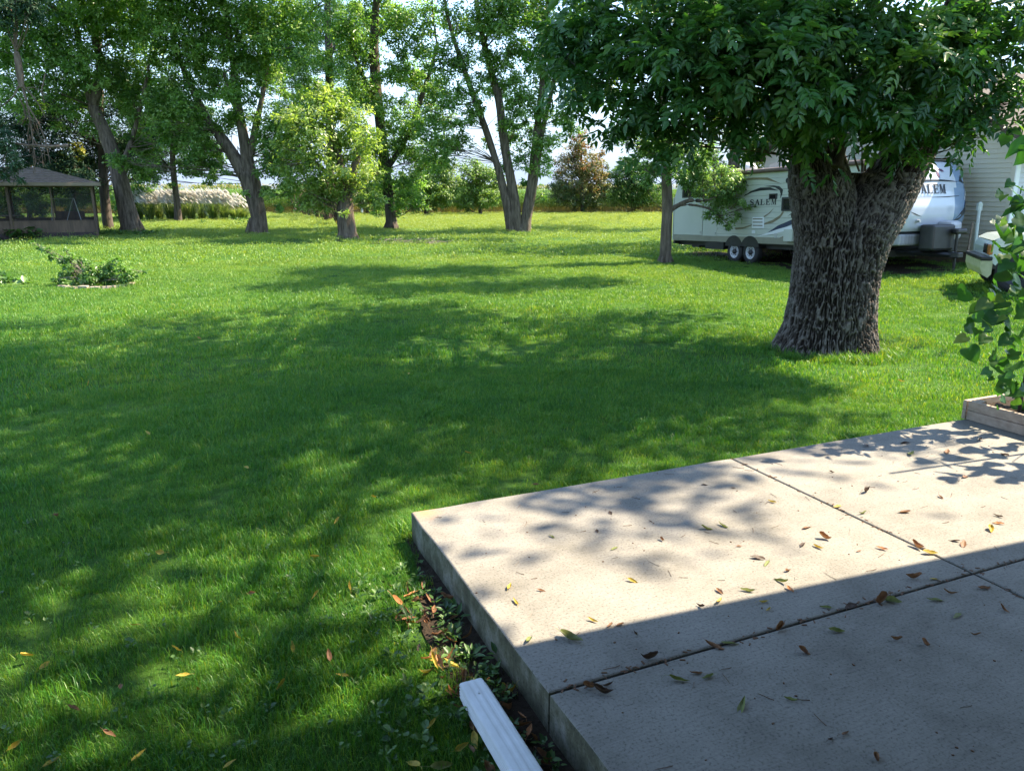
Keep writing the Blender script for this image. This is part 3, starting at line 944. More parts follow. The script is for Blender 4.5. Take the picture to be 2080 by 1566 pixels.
# lettering with slab serifs, each letter its own piece
LET = {
    'S': None,
    'A': [[(0.40, 1), (0.58, 1), (0.20, 0.0), (0.10, 0.0)], [(0.40, 1), (0.60, 1), (0.95, 0), (0.72, 0)], [(0.24, 0.30), (0.74, 0.30), (0.72, 0.38), (0.27, 0.38)], [(0.0, 0), (0.34, 0), (0.34, 0.07), (0.0, 0.07)], [(0.62, 0), (1.0, 0), (1.0, 0.07), (0.62, 0.07)]],
    'L': [[(0.12, 0.0), (0.34, 0.0), (0.34, 1.0), (0.12, 1.0)], [(0.0, 0.92), (0.48, 0.92), (0.48, 1.0), (0.0, 1.0)], [(0.0, 0), (0.88, 0), (0.88, 0.09), (0.0, 0.09)], [(0.76, 0.09), (0.88, 0.09), (0.92, 0.34), (0.86, 0.34)]],
    'E': [[(0.12, 0.0), (0.34, 0.0), (0.34, 1.0), (0.12, 1.0)], [(0.0, 0.91), (0.86, 0.91), (0.86, 1.0), (0.0, 1.0)], [(0.0, 0), (0.88, 0), (0.88, 0.09), (0.0, 0.09)], [(0.34, 0.46), (0.62, 0.46), (0.62, 0.55), (0.34, 0.55)], [(0.56, 0.36), (0.63, 0.36), (0.63, 0.65), (0.56, 0.65)], [(0.78, 0.09), (0.88, 0.09), (0.92, 0.32), (0.86, 0.32)], [(0.76, 0.91), (0.86, 0.91), (0.86, 0.70), (0.81, 0.70)]],
    'M': [[(0.10, 0.0), (0.18, 0.0), (0.18, 1.0), (0.10, 1.0)], [(0.74, 0.0), (0.94, 0.0), (0.94, 1.0), (0.74, 1.0)], [(0.06, 1.0), (0.30, 1.0), (0.56, 0.12), (0.46, 0.0)], [(0.46, 0.0), (0.55, 0.12), (0.80, 1.0), (0.74, 1.0)], [(0.0, 0), (0.28, 0), (0.28, 0.07), (0.0, 0.07)], [(0.66, 0), (1.02, 0), (1.02, 0.07), (0.66, 0.07)], [(0.0, 0.93), (0.16, 0.93), (0.16, 1), (0.0, 1)], [(0.88, 0.93), (1.02, 0.93), (1.02, 1), (0.88, 1)]],
}
s_pts = [(0.80, 0.74), (0.74, 0.90), (0.50, 0.95), (0.24, 0.90), (0.17, 0.76), (0.24, 0.62), (0.50, 0.51), (0.74, 0.40), (0.80, 0.26), (0.72, 0.10), (0.46, 0.05), (0.20, 0.10), (0.12, 0.28)]
s_w = [0.05, 0.06, 0.06, 0.08, 0.11, 0.12, 0.12, 0.12, 0.11, 0.08, 0.06, 0.06, 0.05]
S_POLYS = []
for (p, w0), (q, w1) in zip(zip(s_pts, s_w), zip(s_pts[1:], s_w[1:])):
    d = Vector((q[0] - p[0], q[1] - p[1])).normalized(); nn = Vector((-d.y, d.x))
    S_POLYS.append([(p[0] + nn.x * w0, p[1] + nn.y * w0), (p[0] - nn.x * w0, p[1] - nn.y * w0), (q[0] - nn.x * w1, q[1] - nn.y * w1), (q[0] + nn.x * w1, q[1] + nn.y * w1)])
LET['S'] = S_POLYS
def letter(ch, fn, mat, parent, thick):
    """fn maps (u, v, depth) of the letter square to local space"""
    b = MB()
    for k, poly in enumerate(LET[ch]):
        e = 0.0004 * k
        n = len(poly)
        b.add([fn(u, v, e) for u, v in poly] + [fn(u, v, thick + e) for u, v in poly], [tuple(range(n)), tuple(range(n, 2 * n))] + [(i, (i + 1) % n, (i + 1) % n + n, i + n) for i in range(n)])
    return b.build('letter', mat, parent)
xl0, zl0 = tside(1523, 417.5); xl1, zl1 = tside(1577.5, 418.5); zl_top = tside(1550, 405)[1]
wl5 = (xl1 - xl0) / 5.2
for i, ch in enumerate('SALEM'):
    x0 = xl0 + i * wl5 * 1.05
    letter(ch, lambda u, v, e, x0=x0: Vector((x0 + u * wl5 * 0.94, -HW - 0.007 - e, zl0 + v * (zl_top - zl0))), M_DECALK, trailer, 0.003)
# the same word, large, on the nose
for i, ch in enumerate('SALEM'):
    y0 = -0.74 + i * 0.212
    letter(ch, lambda u, v, e, y0=y0: Vector((capx(1.90 + v * 0.22) + 0.012 + e, y0 + u * 0.195, 1.90 + v * 0.22)), M_DECALK, trailer, 0.004)
def cap_decal(poly, name, mat, out=0.010):
    """flat print that follows the nose: outline in (y, z)"""
    q = []
    for (p0, p1) in zip(poly, poly[1:] + poly[:1]):
        for k in range(4):
            t = k / 4
            q.append((p0[0] + (p1[0] - p0[0]) * t, p0[1] + (p1[1] - p0[1]) * t))
    def f(y, z, e):
        edge = max(0, (abs(y) - (HW - 0.28)) / 0.28)
        return Vector((XF + (capx(z) - XF) * (1 - 0.55 * edge ** 2.2) + out + e, y, z))
    c = (sum(p[0] for p in q) / len(q), sum(p[1] for p in q) / len(q))
    b = MB(); n = len(q)
    b.add([f(*c, 0.002)] + [f(y, z, 0.0) for y, z in q], [(0, i + 1, (i + 1) % n + 1) for i in range(n)])
    return b.build(name, mat, trailer)
def leaf_poly(cy_, cz_, w, h, a):
    pts = [(0, -1), (0.55, -0.25), (0.5, 0.3), (0, 1), (-0.5, 0.3), (-0.55, -0.25)]
    ca, sa = math.cos(a), math.sin(a)
    return [(cy_ + (x * w * ca - y * h * sa), cz_ + (x * w * sa + y * h * ca)) for x, y in pts]
cap_decal(leaf_poly(0.16, 2.36, 0.075, 0.10, 0.1), 'decal', M_DECALP)
cap_decal(leaf_poly(0.32, 2.46, 0.06, 0.10, 1.2), 'decal', M_DECALP)
cap_decal(leaf_poly(0.02, 2.46, 0.05, 0.10, -1.3), 'decal', M_DECALK)
cap_decal(leaf_poly(0.20, 2.58, 0.05, 0.07, 0.6), 'decal', M_DECALP)
cap_decal([(0.58, 1.20), (0.86, 1.44), (1.02, 1.75), (1.06, 1.98), (1.09, 1.70), (1.0, 1.46), (0.80, 1.28)], 'decal', M_DECALK)
cap_decal([(0.92, 1.72), (1.02, 2.05), (1.06, 2.25), (1.03, 1.95)], 'decal', M_DECALW, 0.012)
cap_decal([(0.80, 2.20), (0.92, 2.36), (0.90, 2.20), (0.98, 2.14)], 'decal', M_DECALK)
cap_decal([(-0.95, 1.50), (-0.70, 1.40), (-0.5, 1.36), (-0.72, 1.44)], 'decal', M_DECALK)
for (za, zb) in ((2.20, 2.21), (1.86, 1.87)):
    cap_decal([(-0.9, za - 0.05), (-0.3, za + 0.015 if za > 2 else za - 0.05), (0.3, za + 0.015 if za > 2 else za - 0.05), (0.75, za - 0.02), (0.75, zb - 0.02), (0.3, zb + 0.02 if za > 2 else zb - 0.05), (-0.3, zb + 0.02 if za > 2 else zb - 0.05), (-0.9, zb - 0.05)], 'decal', M_DECALK)
# windows, vents, lights on the side
def side_box(p0, p1, name, mat, out=0.02, parent=None, bev=0.01):
    a0, a1 = tside(*p0), tside(*p1)
    b = MB(); b.box(min(a0[0], a1[0]), -HW - out, min(a0[1], a1[1]), max(a0[0], a1[0]), -HW + 0.01, max(a0[1], a1[1]), bev=bev)
    return b.build(name, mat, parent or trailer)
w1_ = side_box((1589, 401), (1640, 428.5), 'window', M_BLACK, 0.028, bev=0.02)
side_box((1593, 404.5), (1637, 425), 'pane', M_GLASS, 0.033, w1_)
w2_ = side_box((1563, 394), (1579, 404.5), 'window', M_BLACK, 0.022)
side_box((1565, 395.5), (1577, 403), 'pane', M_GLASS, 0.026, w2_)
w3_ = side_box((1387, 378), (1428, 401), 'window', M_BLACK, 0.022)
side_box((1390, 380), (1425, 399), 'pane', M_GLASS, 0.026, w3_)
vent = side_box((1529, 441.5), (1552, 464), 'fridge_vent', M_WHITEP, 0.022)
for k in range(3): side_box((1530.5, 444 + k * 6.6), (1550, 446.3 + k * 6.6), 'louvre', M_DECALB, 0.028, vent, bev=0)
side_box((1476.5, 456), (1483, 465.5), 'outlet_box', M_BLACK, 0.02)
side_box((1528, 468), (1534, 475), 'water_inlet', M_WHITEP, 0.02)
side_box((1573.5, 474), (1578, 484), 'outlet_cover', M_ALU, 0.02)
side_box((1602, 466), (1618, 491), 'entry_step_box', M_SHELL, 0.18)
side_box((1378, 481), (1384.5, 485), 'marker_light', M_KHAKI, 0.02)
for p in ((1514, 371), (1602, 367)):
    c = tside(*p)
    b = MB(); b.tube([(c[0], -HW - 0.0, c[1]), (c[0], -HW - 0.045, c[1])], 0.07, 12); b.build('speaker', M_BLACK, trailer)
# roof gear
c = tside(1485, 356); b = MB(); b.tube([(c[0], -0.55, ZT + 0.05), (c[0], -0.55, ZT + 0.16), (c[0], -0.55, ZT + 0.27), (c[0], -0.55, ZT + 0.31)], [0.26, 0.26, 0.19, 0.05], 16); b.build('satellite_dome', M_WHITEP, trailer, smooth=True)
c = tside(1551, 350); b = MB(); b.prism([(c[0] - 0.48, ZT + 0.05), (c[0] - 0.44, ZT + 0.20), (c[0] + 0.25, ZT + 0.26), (c[0] + 0.50, ZT + 0.05)], -0.6, 0.1, axis='y'); b.build('air_conditioner', M_GREYP, trailer)
# chassis
b = MB(); b.box(XR, -0.95, 0.46, XF, -0.85, 0.60); b.box(XR, 0.85, 0.46, XF, 0.95, 0.60); b.box(XR - 0.05, -1.15, 0.50, XR + 0.08, 1.15, 0.60)
for xx in np.linspace(XR + 0.6, XF - 0.3, 7): b.box(xx, -0.84, 0.48, xx + 0.06, 0.84, 0.56)
b.box(XR, -1.14, 0.585, XF, 1.14, 0.615)
b.build('chassis', M_BLACK, trailer)
a0, a1 = tside(1433, 489), tside(1469, 507)
b = MB(); b.box(a0[0], -HW + 0.0, a1[1], a1[0], -HW + 0.5, 0.60); b.build('slide_box', M_BLACK, trailer)
b = MB(); b.box(a0[0] - 1.0, -1.0, 0.40, a0[0] - 0.6, -0.7, 0.46); b.box(a0[0] - 0.9, -0.95, 0.46, a0[0] - 0.8, -0.88, 0.5); b.build('stabilizer_jack', M_BLACK, trailer)
WR = 0.345
def wheel_mesh():
    t = MB()
    prof_ = [(0.20, -0.10), (0.29, -0.115), (0.335, -0.09), (WR, -0.05), (WR, 0.05), (0.335, 0.09), (0.29, 0.10), (0.20, 0.10)]
    n = 28
    vs = []
    for k in range(n):
        a = 2 * math.pi * k / n
        for r_, y_ in prof_: vs.append((r_ * math.cos(a), y_, r_ * math.sin(a)))
    m_ = len(prof_)
    t.add(vs, [(k * m_ + i, k * m_ + i + 1, ((k + 1) % n) * m_ + i + 1, ((k + 1) % n) * m_ + i) for k in range(n) for i in range(m_ - 1)])
    r = MB()
    prof2 = [(0.205, -0.10), (0.19, -0.105), (0.175, -0.085), (0.15, -0.07), (0.085, -0.075), (0.08, -0.03)]
    vs = []
    for k in range(n):
        a = 2 * math.pi * k / n
        for r_, y_ in prof2: vs.append((r_ * math.cos(a), y_, r_ * math.sin(a)))
    m_ = len(prof2)
    r.add(vs, [(k * m_ + i, k * m_ + i + 1, ((k + 1) % n) * m_ + i + 1, ((k + 1) % n) * m_ + i) for k in range(n) for i in range(m_ - 1)])
    h = MB(); h.tube([(0, -0.03, 0), (0, -0.11, 0), (0, -0.13, 0)], [0.084, 0.075, 0.04], 14)
    for k in range(6):
        a = 2 * math.pi * k / 6
        h.tube([(0.115 * math.cos(a), -0.07, 0.115 * math.sin(a)), (0.115 * math.cos(a), -0.095, 0.115 * math.sin(a))], 0.014, 6)
        h.tube([(0.165 * math.cos(a + .5), -0.070, 0.165 * math.sin(a + .5)), (0.165 * math.cos(a + .5), -0.0805, 0.165 * math.sin(a + .5))], 0.016, 6)
    return t.mesh('tyre', smooth=True), r.mesh('rim', smooth=True), h.mesh('hub')
tyre_me, rim_me, hub_me = wheel_mesh()
for me_, mt in ((tyre_me, M_RUBBER), (rim_me, M_STEELW), (hub_me, M_BLACK)): me_.materials.append(mt)
ax = [tside(1490, 512)[0], tside(1522.5, 515)[0]]
for s in (-1, 1):
    for xx in ax:
        w = bpy.data.objects.new('wheel', None); COL.objects.link(w); w.parent = trailer
        w.location = (xx, s * (HW - 0.12), WR + 0.0); w.rotation_euler = (0, 0, 0 if s < 0 else math.pi)
        ORIGIN[w.name] = Vector((0, 0, 0))
        link('tyre', tyre_me, w); link('rim', rim_me, w); link('hub', hub_me, w)
for xx in ax:
    q = [(xx + 0.43 * math.cos(a), 0.40 + 0.43 * math.sin(a)) for a in np.linspace(0.25, math.pi - 0.25, 12)]
    b = MB(); b.prism(q, -HW - 0.018, -HW + 0.25, axis='y'); b.build('wheel_well', M_BLACK, trailer)
# tongue, bottles under their cover, jack
b = MB()
for s in (-1, 1):
    p0, p1 = Vector((4.6, s * 0.95, 0.55)), Vector((6.15, s * 0.04, 0.46))
    b.tube([p0, p1], 0.06, 4)
b.box(6.05, -0.09, 0.40, 6.35, 0.09, 0.53, bev=0.02)
b.box(5.0, -1.1, 0.40, 5.12, 1.1, 0.56)
b.build('tongue', M_BLACK, trailer)
b = MB(); b.box(5.58, -0.52, 0.56, 5.98, 0.24, 1.18, bev=0.06); cover = b.build('bottle_cover', M_BLACK, trailer)
b = MB(); b.box(5.50, 0.10, 0.80, 5.95, 0.52, 1.26, bev=0.10); b.build('cover_lid', M_GREYP, cover)
b = MB(); b.box(5.54, 0.14, 0.52, 5.9, 0.48, 0.82, bev=0.03); b.build('battery_box', M_BLACK, trailer)
b = MB(); b.tube([(6.08, 0.16, -0.02), (6.08, 0.16, 1.02)], 0.035, 8); b.tube([(6.08, 0.16, -0.03), (6.08, 0.16, 0.0)], 0.09, 8); b.box(6.0, 0.06, 0.95, 6.16, 0.42, 1.08, bev=0.04); b.build('jack', M_BLACK, trailer)
b = MB(); b.box(5.20, -0.98, 0.68, 5.46, 0.1, 0.96, bev=0.05)
b.build('rock_guard', surf('ribbed_guard', (0.20, 0.19, 0.20), (0.42, 0.41, 0.43), 1.0, 0.4, stretch=(1, 40, 1)), trailer)
b = MB(); b.tube([(capx(1.26) - 0.01, -0.62, 1.26), (capx(1.26) + 0.10, -0.62, 1.26)], [0.045, 0.03], 8); b.build('cable_inlet', M_ALU, trailer)

# ------------------------------------------------------------------ pickup truck in front of the garage, mostly behind the vine
tw = at(2062, 537, 15.2)
trk_z = tz(tw.x, tw.y)
fw = Vector((-0.9, 0.34)).normalized()
tw = tw - Vector((-fw.y, fw.x, 0)) * 0.72
truck = thing('pickup_truck', 'pale green pickup truck with a faded bumper parked at the garage front', 'truck', (tw.x, tw.y, trk_z), (0, 0, math.atan2(fw.y, fw.x)), local=True)
truck.scale = (0.92, 0.92, 0.92)
# local +x is the front, the visible flank is local +y (towards the camera)
TWD = 0.88
fend = [(0.50, 0.66), (0.52, 0.92), (0.46, 1.06), (0.32, 1.155), (0.0, 1.205), (-0.75, 1.235), (-0.8, 1.72), (-1.1, 1.78), (-2.4, 1.78), (-2.6, 1.2), (-4.3, 1.2), (-4.3, 0.55), (-0.50, 0.55)]
arch = [(0.42 * math.cos(a), 0.38 + 0.42 * math.sin(a)) for a in np.linspace(math.pi - 0.3, 0.45, 14)]
b = MB(); b.prism(fend + arch, -1.75 + TWD, TWD, axis='y'); b.build('body', M_MINT, truck)
b = MB(); b.prism([(0.48, 1.085), (0.32, 1.175), (0.0, 1.225), (-0.75, 1.258), (-0.75, 1.20), (0.0, 1.17), (0.32, 1.12)], -1.70 + TWD, TWD - 0.05, axis='y'); b.build('hood', M_MINT, truck)
b = MB(); b.prism([(0.46 * math.cos(a), 0.40 + 0.46 * math.sin(a)) for a in np.linspace(math.pi - 0.2, 0.2, 14)], TWD - 0.75, TWD - 0.02, axis='y'); b.build('wheel_well', M_BLACK, truck)
b = MB(); b.prism([(0.60, 0.36), (0.66, 0.50), (0.66, 0.66), (0.44, 0.66), (0.44, 0.38), (0.5, 0.30)], -1.74 + TWD, TWD + 0.02, axis='y'); bp = b.build('bumper', M_BUMP, truck)
b = MB(); b.box(0.45, -1.74 + TWD, 0.665, 0.68, TWD + 0.03, 0.75, bev=0.02); b.build('bumper_pad', M_BLACK, bp)
b = MB(); b.box(0.46, TWD - 0.22, 0.78, 0.535, TWD + 0.006, 1.0, bev=0.02); b.build('turn_signal', M_ORANGE, truck)
b = MB(); b.box(0.47, TWD - 0.62, 0.79, 0.54, TWD - 0.26, 1.0, bev=0.02); b.build('headlight', M_GLASS, truck)
b = MB(); b.prism([(-0.95, 1.26), (-1.2, 1.70), (-2.2, 1.70), (-2.3, 1.26)], TWD - 0.02, TWD + 0.012, axis='y'); b.build('window', M_GLASS, truck)
for (xx, yy, ry) in ((0, TWD - 0.10, math.pi), (-3.1, TWD - 0.10, math.pi), (0, TWD - 1.60, 0), (-3.1, TWD - 1.60, 0)):
    w = bpy.data.objects.new('wheel', None); COL.objects.link(w); w.parent = truck
    w.location = (xx, yy, 0.385); w.rotation_euler = (0, 0, ry); w.scale = (1.12, 1.15, 1.12)
    ORIGIN[w.name] = Vector((0, 0, 0))
    link('tyre', tyre_me, w)
    r_ = link('rim', rim_me.copy(), w); r_.data.materials.clear(); r_.data.materials.append(M_GREYP if False else M_BLACK)
    link('hub', hub_me, w)

# ------------------------------------------------------------------ trees: tapered trunk, limbs, and crowns of single leaves
def bark_mat(name, c0, c1, scale=9.0, bump=1.0):
    m, nt, N, L, out = new_mat(name)
    p = N.new('ShaderNodeBsdfPrincipled'); p.inputs['Roughness'].default_value = 0.9; p.inputs['Specular IOR Level'].default_value = 0.15
    g = N.new('ShaderNodeTexCoord')
    mp = N.new('ShaderNodeMapping'); mp.inputs['Scale'].default_value = (1, 1, 0.16)
    L.new(g.outputs['Object'], mp.inputs['Vector'])
    n = N.new('ShaderNodeTexNoise'); n.inputs['Scale'].default_value = scale; n.inputs['Detail'].default_value = 7; n.inputs['Roughness'].default_value = 0.65
    L.new(mp.outputs['Vector'], n.inputs['Vector'])
    r = ramp(N, [(0.34, c0), (0.62, c1)])
    L.new(n.outputs['Fac'], r.inputs['Fac']); L.new(r.outputs['Color'], p.inputs['Base Color'])
    b = N.new('ShaderNodeBump'); b.inputs['Strength'].default_value = bump; b.inputs['Distance'].default_value = 0.05
    L.new(n.outputs['Fac'], b.inputs['Height']); L.new(b.outputs['Normal'], p.inputs['Normal'])
    L.new(p.outputs['BSDF'], out.inputs['Surface'])
    return m

M_BARK = bark_mat('grey_brown_bark', (0.055, 0.041, 0.029), (0.185, 0.142, 0.103))
M_BARKD = bark_mat('dark_bark', (0.04, 0.03, 0.024), (0.11, 0.085, 0.068))
M_BARKS = bark_mat('smooth_grey_bark', (0.13, 0.11, 0.085), (0.22, 0.19, 0.15), 6, 0.4)
M_BARKR = bark_mat('reddish_bark', (0.09, 0.062, 0.045), (0.19, 0.135, 0.10))
M_TWIG = surf('bare_twig', (0.16, 0.13, 0.10), (0.27, 0.22, 0.175), 5, 0.85)

M_LEAF_ASH = leaf_mat('ash_leaf', (0.026, 0.080, 0.018), (0.052, 0.142, 0.028), (0.13, 0.225, 0.042), trans=0.36, rough=0.40, spec=0.42)
M_LEAF = leaf_mat('green_leaf', (0.058, 0.138, 0.026), (0.170, 0.300, 0.060), (0.35, 0.44, 0.16), trans=0.52, rough=0.36, spec=0.55, tcol=(1.25, 1.4, 0.55))
M_LEAF_G = leaf_mat('fresh_leaf', (0.045, 0.115, 0.024), (0.125, 0.240, 0.050), (0.27, 0.37, 0.14), trans=0.46, rough=0.38, spec=0.5)
M_LEAF_B = leaf_mat('bright_leaf', (0.085, 0.16, 0.032), (0.23, 0.33, 0.07), (0.41, 0.47, 0.18), trans=0.52, rough=0.36, spec=0.55, tcol=(1.35, 1.4, 0.55))
M_LEAF_D = leaf_mat('dark_leaf', (0.032, 0.08, 0.020), (0.075, 0.155, 0.036), (0.145, 0.235, 0.065), trans=0.42, rough=0.42)
M_LEAF_P = leaf_mat('pale_leaf', (0.09, 0.16, 0.036), (0.19, 0.28, 0.075), (0.30, 0.37, 0.13), trans=0.45, rough=0.42)
M_LEAF_R = leaf_mat('turning_leaf', (0.06, 0.11, 0.03), (0.17, 0.185, 0.065), (0.27, 0.135, 0.055), trans=0.4, rough=0.45, tcol=(1.2, 1.1, 0.6))
M_LEAF_Y = leaf_mat('yellow_green_leaf', (0.085, 0.140, 0.020), (0.200, 0.250, 0.035), (0.31, 0.29, 0.045), trans=0.42, rough=0.45)
M_NEEDLE = leaf_mat('spruce_needles', (0.013, 0.036, 0.018), (0.026, 0.065, 0.031), (0.072, 0.124, 0.052), trans=0.12, rough=0.6, spec=0.2)

def unit(a):
    return a / np.maximum(1e-9, np.linalg.norm(a, axis=-1, keepdims=True))

def leaves_mesh(name, C, A, Nn, Ln, W, tint, mat, parent, fold=0.25, kind='stuff', fine=False):
    """One mesh of single leaves folded along the midrib: C base, A axis, Nn normal, Ln length, W width."""
    n = len(C)
    S = unit(np.cross(Nn, A))
    Nn = unit(np.cross(A, S))
    Ln = np.broadcast_to(Ln, (n,))[:, None]
    W = np.broadcast_to(W, (n,))[:, None]
    if fine:
        V = np.zeros((n, 6, 3))
        V[:, 0] = C
        V[:, 1] = C + A * Ln * 0.32 + S * W * 0.5 + Nn * W * fold
        V[:, 2] = C + A * Ln * 0.70 + S * W * 0.34 + Nn * (W * fold * 0.6 - Ln * 0.03)
        V[:, 3] = C + A * Ln - Nn * Ln * 0.12
        V[:, 4] = C + A * Ln * 0.70 - S * W * 0.34 + Nn * (W * fold * 0.6 - Ln * 0.03)
        V[:, 5] = C + A * Ln * 0.32 - S * W * 0.5 + Nn * W * fold
        o = np.arange(n)[:, None] * 6
        F = np.concatenate([o + np.array([0, 3, 2, 1]), o + np.array([0, 5, 4, 3])])
        k = 6
    else:
        V = np.zeros((n, 4, 3))
        V[:, 0] = C
        V[:, 1] = C + A * Ln * 0.42 + S * W * 0.5 + Nn * W * fold
        V[:, 2] = C + A * Ln
        V[:, 3] = C + A * Ln * 0.42 - S * W * 0.5 + Nn * W * fold
        o = np.arange(n)[:, None] * 4
        F = np.concatenate([o + np.array([0, 2, 1]), o + np.array([0, 3, 2])])
        k = 4
    return np_mesh(name, V.reshape(-1, 3), F, mat, parent, {'tint': np.repeat(np.clip(tint, 0, 1), k)}, kind=kind)

class Blob:
    __slots__ = ('c', 'r', 'dens', 'tint', 'big')
    def __init__(self, c, r, dens=1.0, tint=0.0, big=False):
        self.c, self.r, self.dens, self.tint, self.big = Vector(c), r if hasattr(r, '__len__') else (r, r, r * 0.85), dens, tint, big

def px_blobs(rows, Y, jit, rng, sprigs=2):
    """(px, py, radius in px[, density[, tint]]) measured on the photograph, set at distance Y with some depth"""
    out = []
    for q in rows:
        px, py, rp = q[:3]
        dens = q[3] if len(q) > 3 else 1.0
        tt = q[4] if len(q) > 4 else 0.0
        y = Y + rng.uniform(-1.2, 0.7) * jit
        r = rp * mpp(py, y)
        out.append(Blob(at(px, py, y), (r, r * 1.15, r * 0.9), dens * (0.75 if py < 0 else 1), tt, py < -rp))
        if rp > 12 and py > -rp and sprigs:                # loose sprigs that break the outline
            for _ in range(sprigs):
                a = rng.uniform(0, 6.28)
                k = rng.uniform(0.26, 0.42) * r
                out.append(Blob(out[-1].c if False else at(px + math.cos(a) * rp * 1.12, py + math.sin(a) * rp, y + rng.uniform(-.6, .3) * r), (k, k * 1.2, k * 0.9), dens * 0.8, tt + rng.normal(0, .06)))
    return out

def crown_arrays(blobs, L, W, lai, rng, droop=0.25, clump=0.42, out_bias=0.45):
    C, A, Nn, Ls, Ws, T, tips = [], [], [], [], [], [], []
    for b in blobs:
        f = 2.1 if b.big else 1.0
        l, w = L * f, W * f
        rx, ry, rz = b.r
        n = int(lai * b.dens * math.pi * rx * max(ry, rz) / (0.5 * l * w))
        n = max(20, n)
        nc = max(4, n // 26)
        d = unit(rng.normal(size=(nc, 3)))
        rr = rng.uniform(0, 1, nc) ** out_bias
        cc = d * rr[:, None] * np.array([rx, ry, rz]) + np.array(b.c)
        tips.append(cc)
        ct = rng.normal(0.45 + b.tint, 0.17, nc)
        k = rng.integers(0, nc, n)
        cr = min(clump, 0.45 * rx) * (1.6 if b.big else 1)
        off = rng.normal(size=(n, 3)) * cr * 0.55 * np.array([1, 1, 0.7])
        p = cc[k] + off
        nn = unit(unit(p - np.array(b.c)) * 0.5 + np.array([0, 0, 0.65]) + rng.normal(size=(n, 3)) * 0.55)
        ax = unit(np.cross(nn, rng.normal(size=(n, 3))))
        ax = unit(ax + np.array([0, 0, -droop]))
        C.append(p); A.append(ax); Nn.append(nn)
        Ls.append(l * rng.uniform(0.7, 1.25, n)); Ws.append(w * rng.uniform(0.75, 1.2, n))
        T.append(ct[k] + rng.normal(0, 0.10, n))
    return [np.concatenate(q) for q in (C, A, Nn, Ls, Ws, T)] + [tips]

def bend(p, q, rng, sag=0.15, n=5):
    p, q = Vector(p), Vector(q)
    l = (q - p).length
    m = (p + q) / 2 + Vector(rng.normal(size=3) * l * 0.10) + Vector((0, 0, sag * l))
    return [(p * (1 - t) ** 2 + m * 2 * t * (1 - t) + q * t * t) for t in [i / (n - 1) for i in range(n)]]

def limbs(mb, blobs, tips, axis, rng, r0=0.05, twigs=5, twig_r=0.012):
    """branches from the trunk line to each leaf mass, twigs to its clumps"""
    P = [Vector(p) for line in axis for p, _ in line]
    RR = [r for line in axis for _, r in line]
    for b, tp in zip(blobs, tips):
        best, bd = None, 1e9
        for p, r in zip(P, RR):
            dz = b.c.z - p.z
            d = (p - b.c).length + (2.0 * max(0, -dz + 0.2)) + 0.4 * max(0, 0.4 - dz)
            if d < bd: bd, best = d, (p, r)
        p, rp = best
        k = min(rp * 0.55, max(twig_r * 1.5, r0 * min(1.6, b.r[0] / 1.2)))
        pts = bend(p, b.c, rng, 0.05)
        mb.tube(pts, [k * (1 - 0.7 * i / 4) for i in range(5)], 5, cap=False)
        n = min(twigs, len(tp))
        for j in rng.choice(len(tp), n, replace=False):
            s = pts[rng.integers(2, 5)]
            q = bend(s, Vector(tp[j]), rng, 0.05, 4)
            mb.tube(q, [twig_r * 1.3, twig_r, twig_r * 0.7, twig_r * 0.4], 3, cap=False)

def px_line(rows, Y, lean=0.0):
    """trunk line: (px, py, half width in px) at distance Y (lean: metres of depth per row)"""
    out = []
    for i, (px, py, hw) in enumerate(rows):
        y = Y + lean * i
        out.append((at(px, py, y), hw * mpp(py, y)))
    return out

def smooth_line(line, n=4):
    """Catmull-Rom through the measured points"""
    P = [p for p, _ in line]; Rr = [r for _, r in line]
    out = []
    for i in range(len(P) - 1):
        p0, p1, p2, p3 = P[max(i - 1, 0)], P[i], P[i + 1], P[min(i + 2, len(P) - 1)]
        for k in range(n):
            t = k / n
            q = 0.5 * ((2 * p1) + (p2 - p0) * t + (2 * p0 - 5 * p1 + 4 * p2 - p3) * t * t + (3 * p1 - p0 - 3 * p2 + p3) * t ** 3)
            out.append((q, Rr[i] + (Rr[i + 1] - Rr[i]) * t))
    out.append((P[-1], Rr[-1]))
    return out

def trunk_tube(mb, line, rng, n=14, rough=0.07):
    """bark-rough tapering tube"""
    line = smooth_line(line)
    pts = [p for p, _ in line]
    vs, fs = [], []
    ph = rng.uniform(0, 50)
    for i, (p, r) in enumerate(line):
        d = pts[min(i + 1, len(pts) - 1)] - pts[max(i - 1, 0)]
        d.normalize()
        a = Vector((1, 0, 0)) - d * d.x
        a.normalize()
        b = d.cross(a)
        for k in range(n):
            t = 2 * math.pi * k / n
            rr = r * (1 + rough * 2 * (float(vnoise(math.cos(t) * 2 + ph, math.sin(t) * 2 + ph, p.z * 1.3)) - 0.5) + rough * (k % 2 - 0.5) * 0.6)
            vs.append(p + (a * math.cos(t) + b * math.sin(t)) * rr)
    for i in range(len(line) - 1):
        for k in range(n):
            k2 = (k + 1) % n
            fs.append((i * n + k, i * n + k2, (i + 1) * n + k2, (i + 1) * n + k))
    fs.append(tuple(range((len(line) - 1) * n, len(line) * n)))
    mb.add(vs, fs)

def roots(mb, base, r, rng, n=5):
    """root flare where the trunk meets the ground"""
    for k in range(n):
        a = 2 * math.pi * (k + rng.uniform(-0.3, 0.3)) / n
        d = Vector((math.cos(a), math.sin(a), 0))
        mb.tube([base + d * r * 0.35 + Vector((0, 0, r * 1.6)), base + d * r * 0.78 + Vector((0, 0, r * 0.45)), base + d * r * 1.12 + Vector((0, 0, 0.02)), base + d * r * 1.4 - Vector((0, 0, 0.06))], [r * 0.30, r * 0.34, r * 0.22, r * 0.08], 7, cap=False)

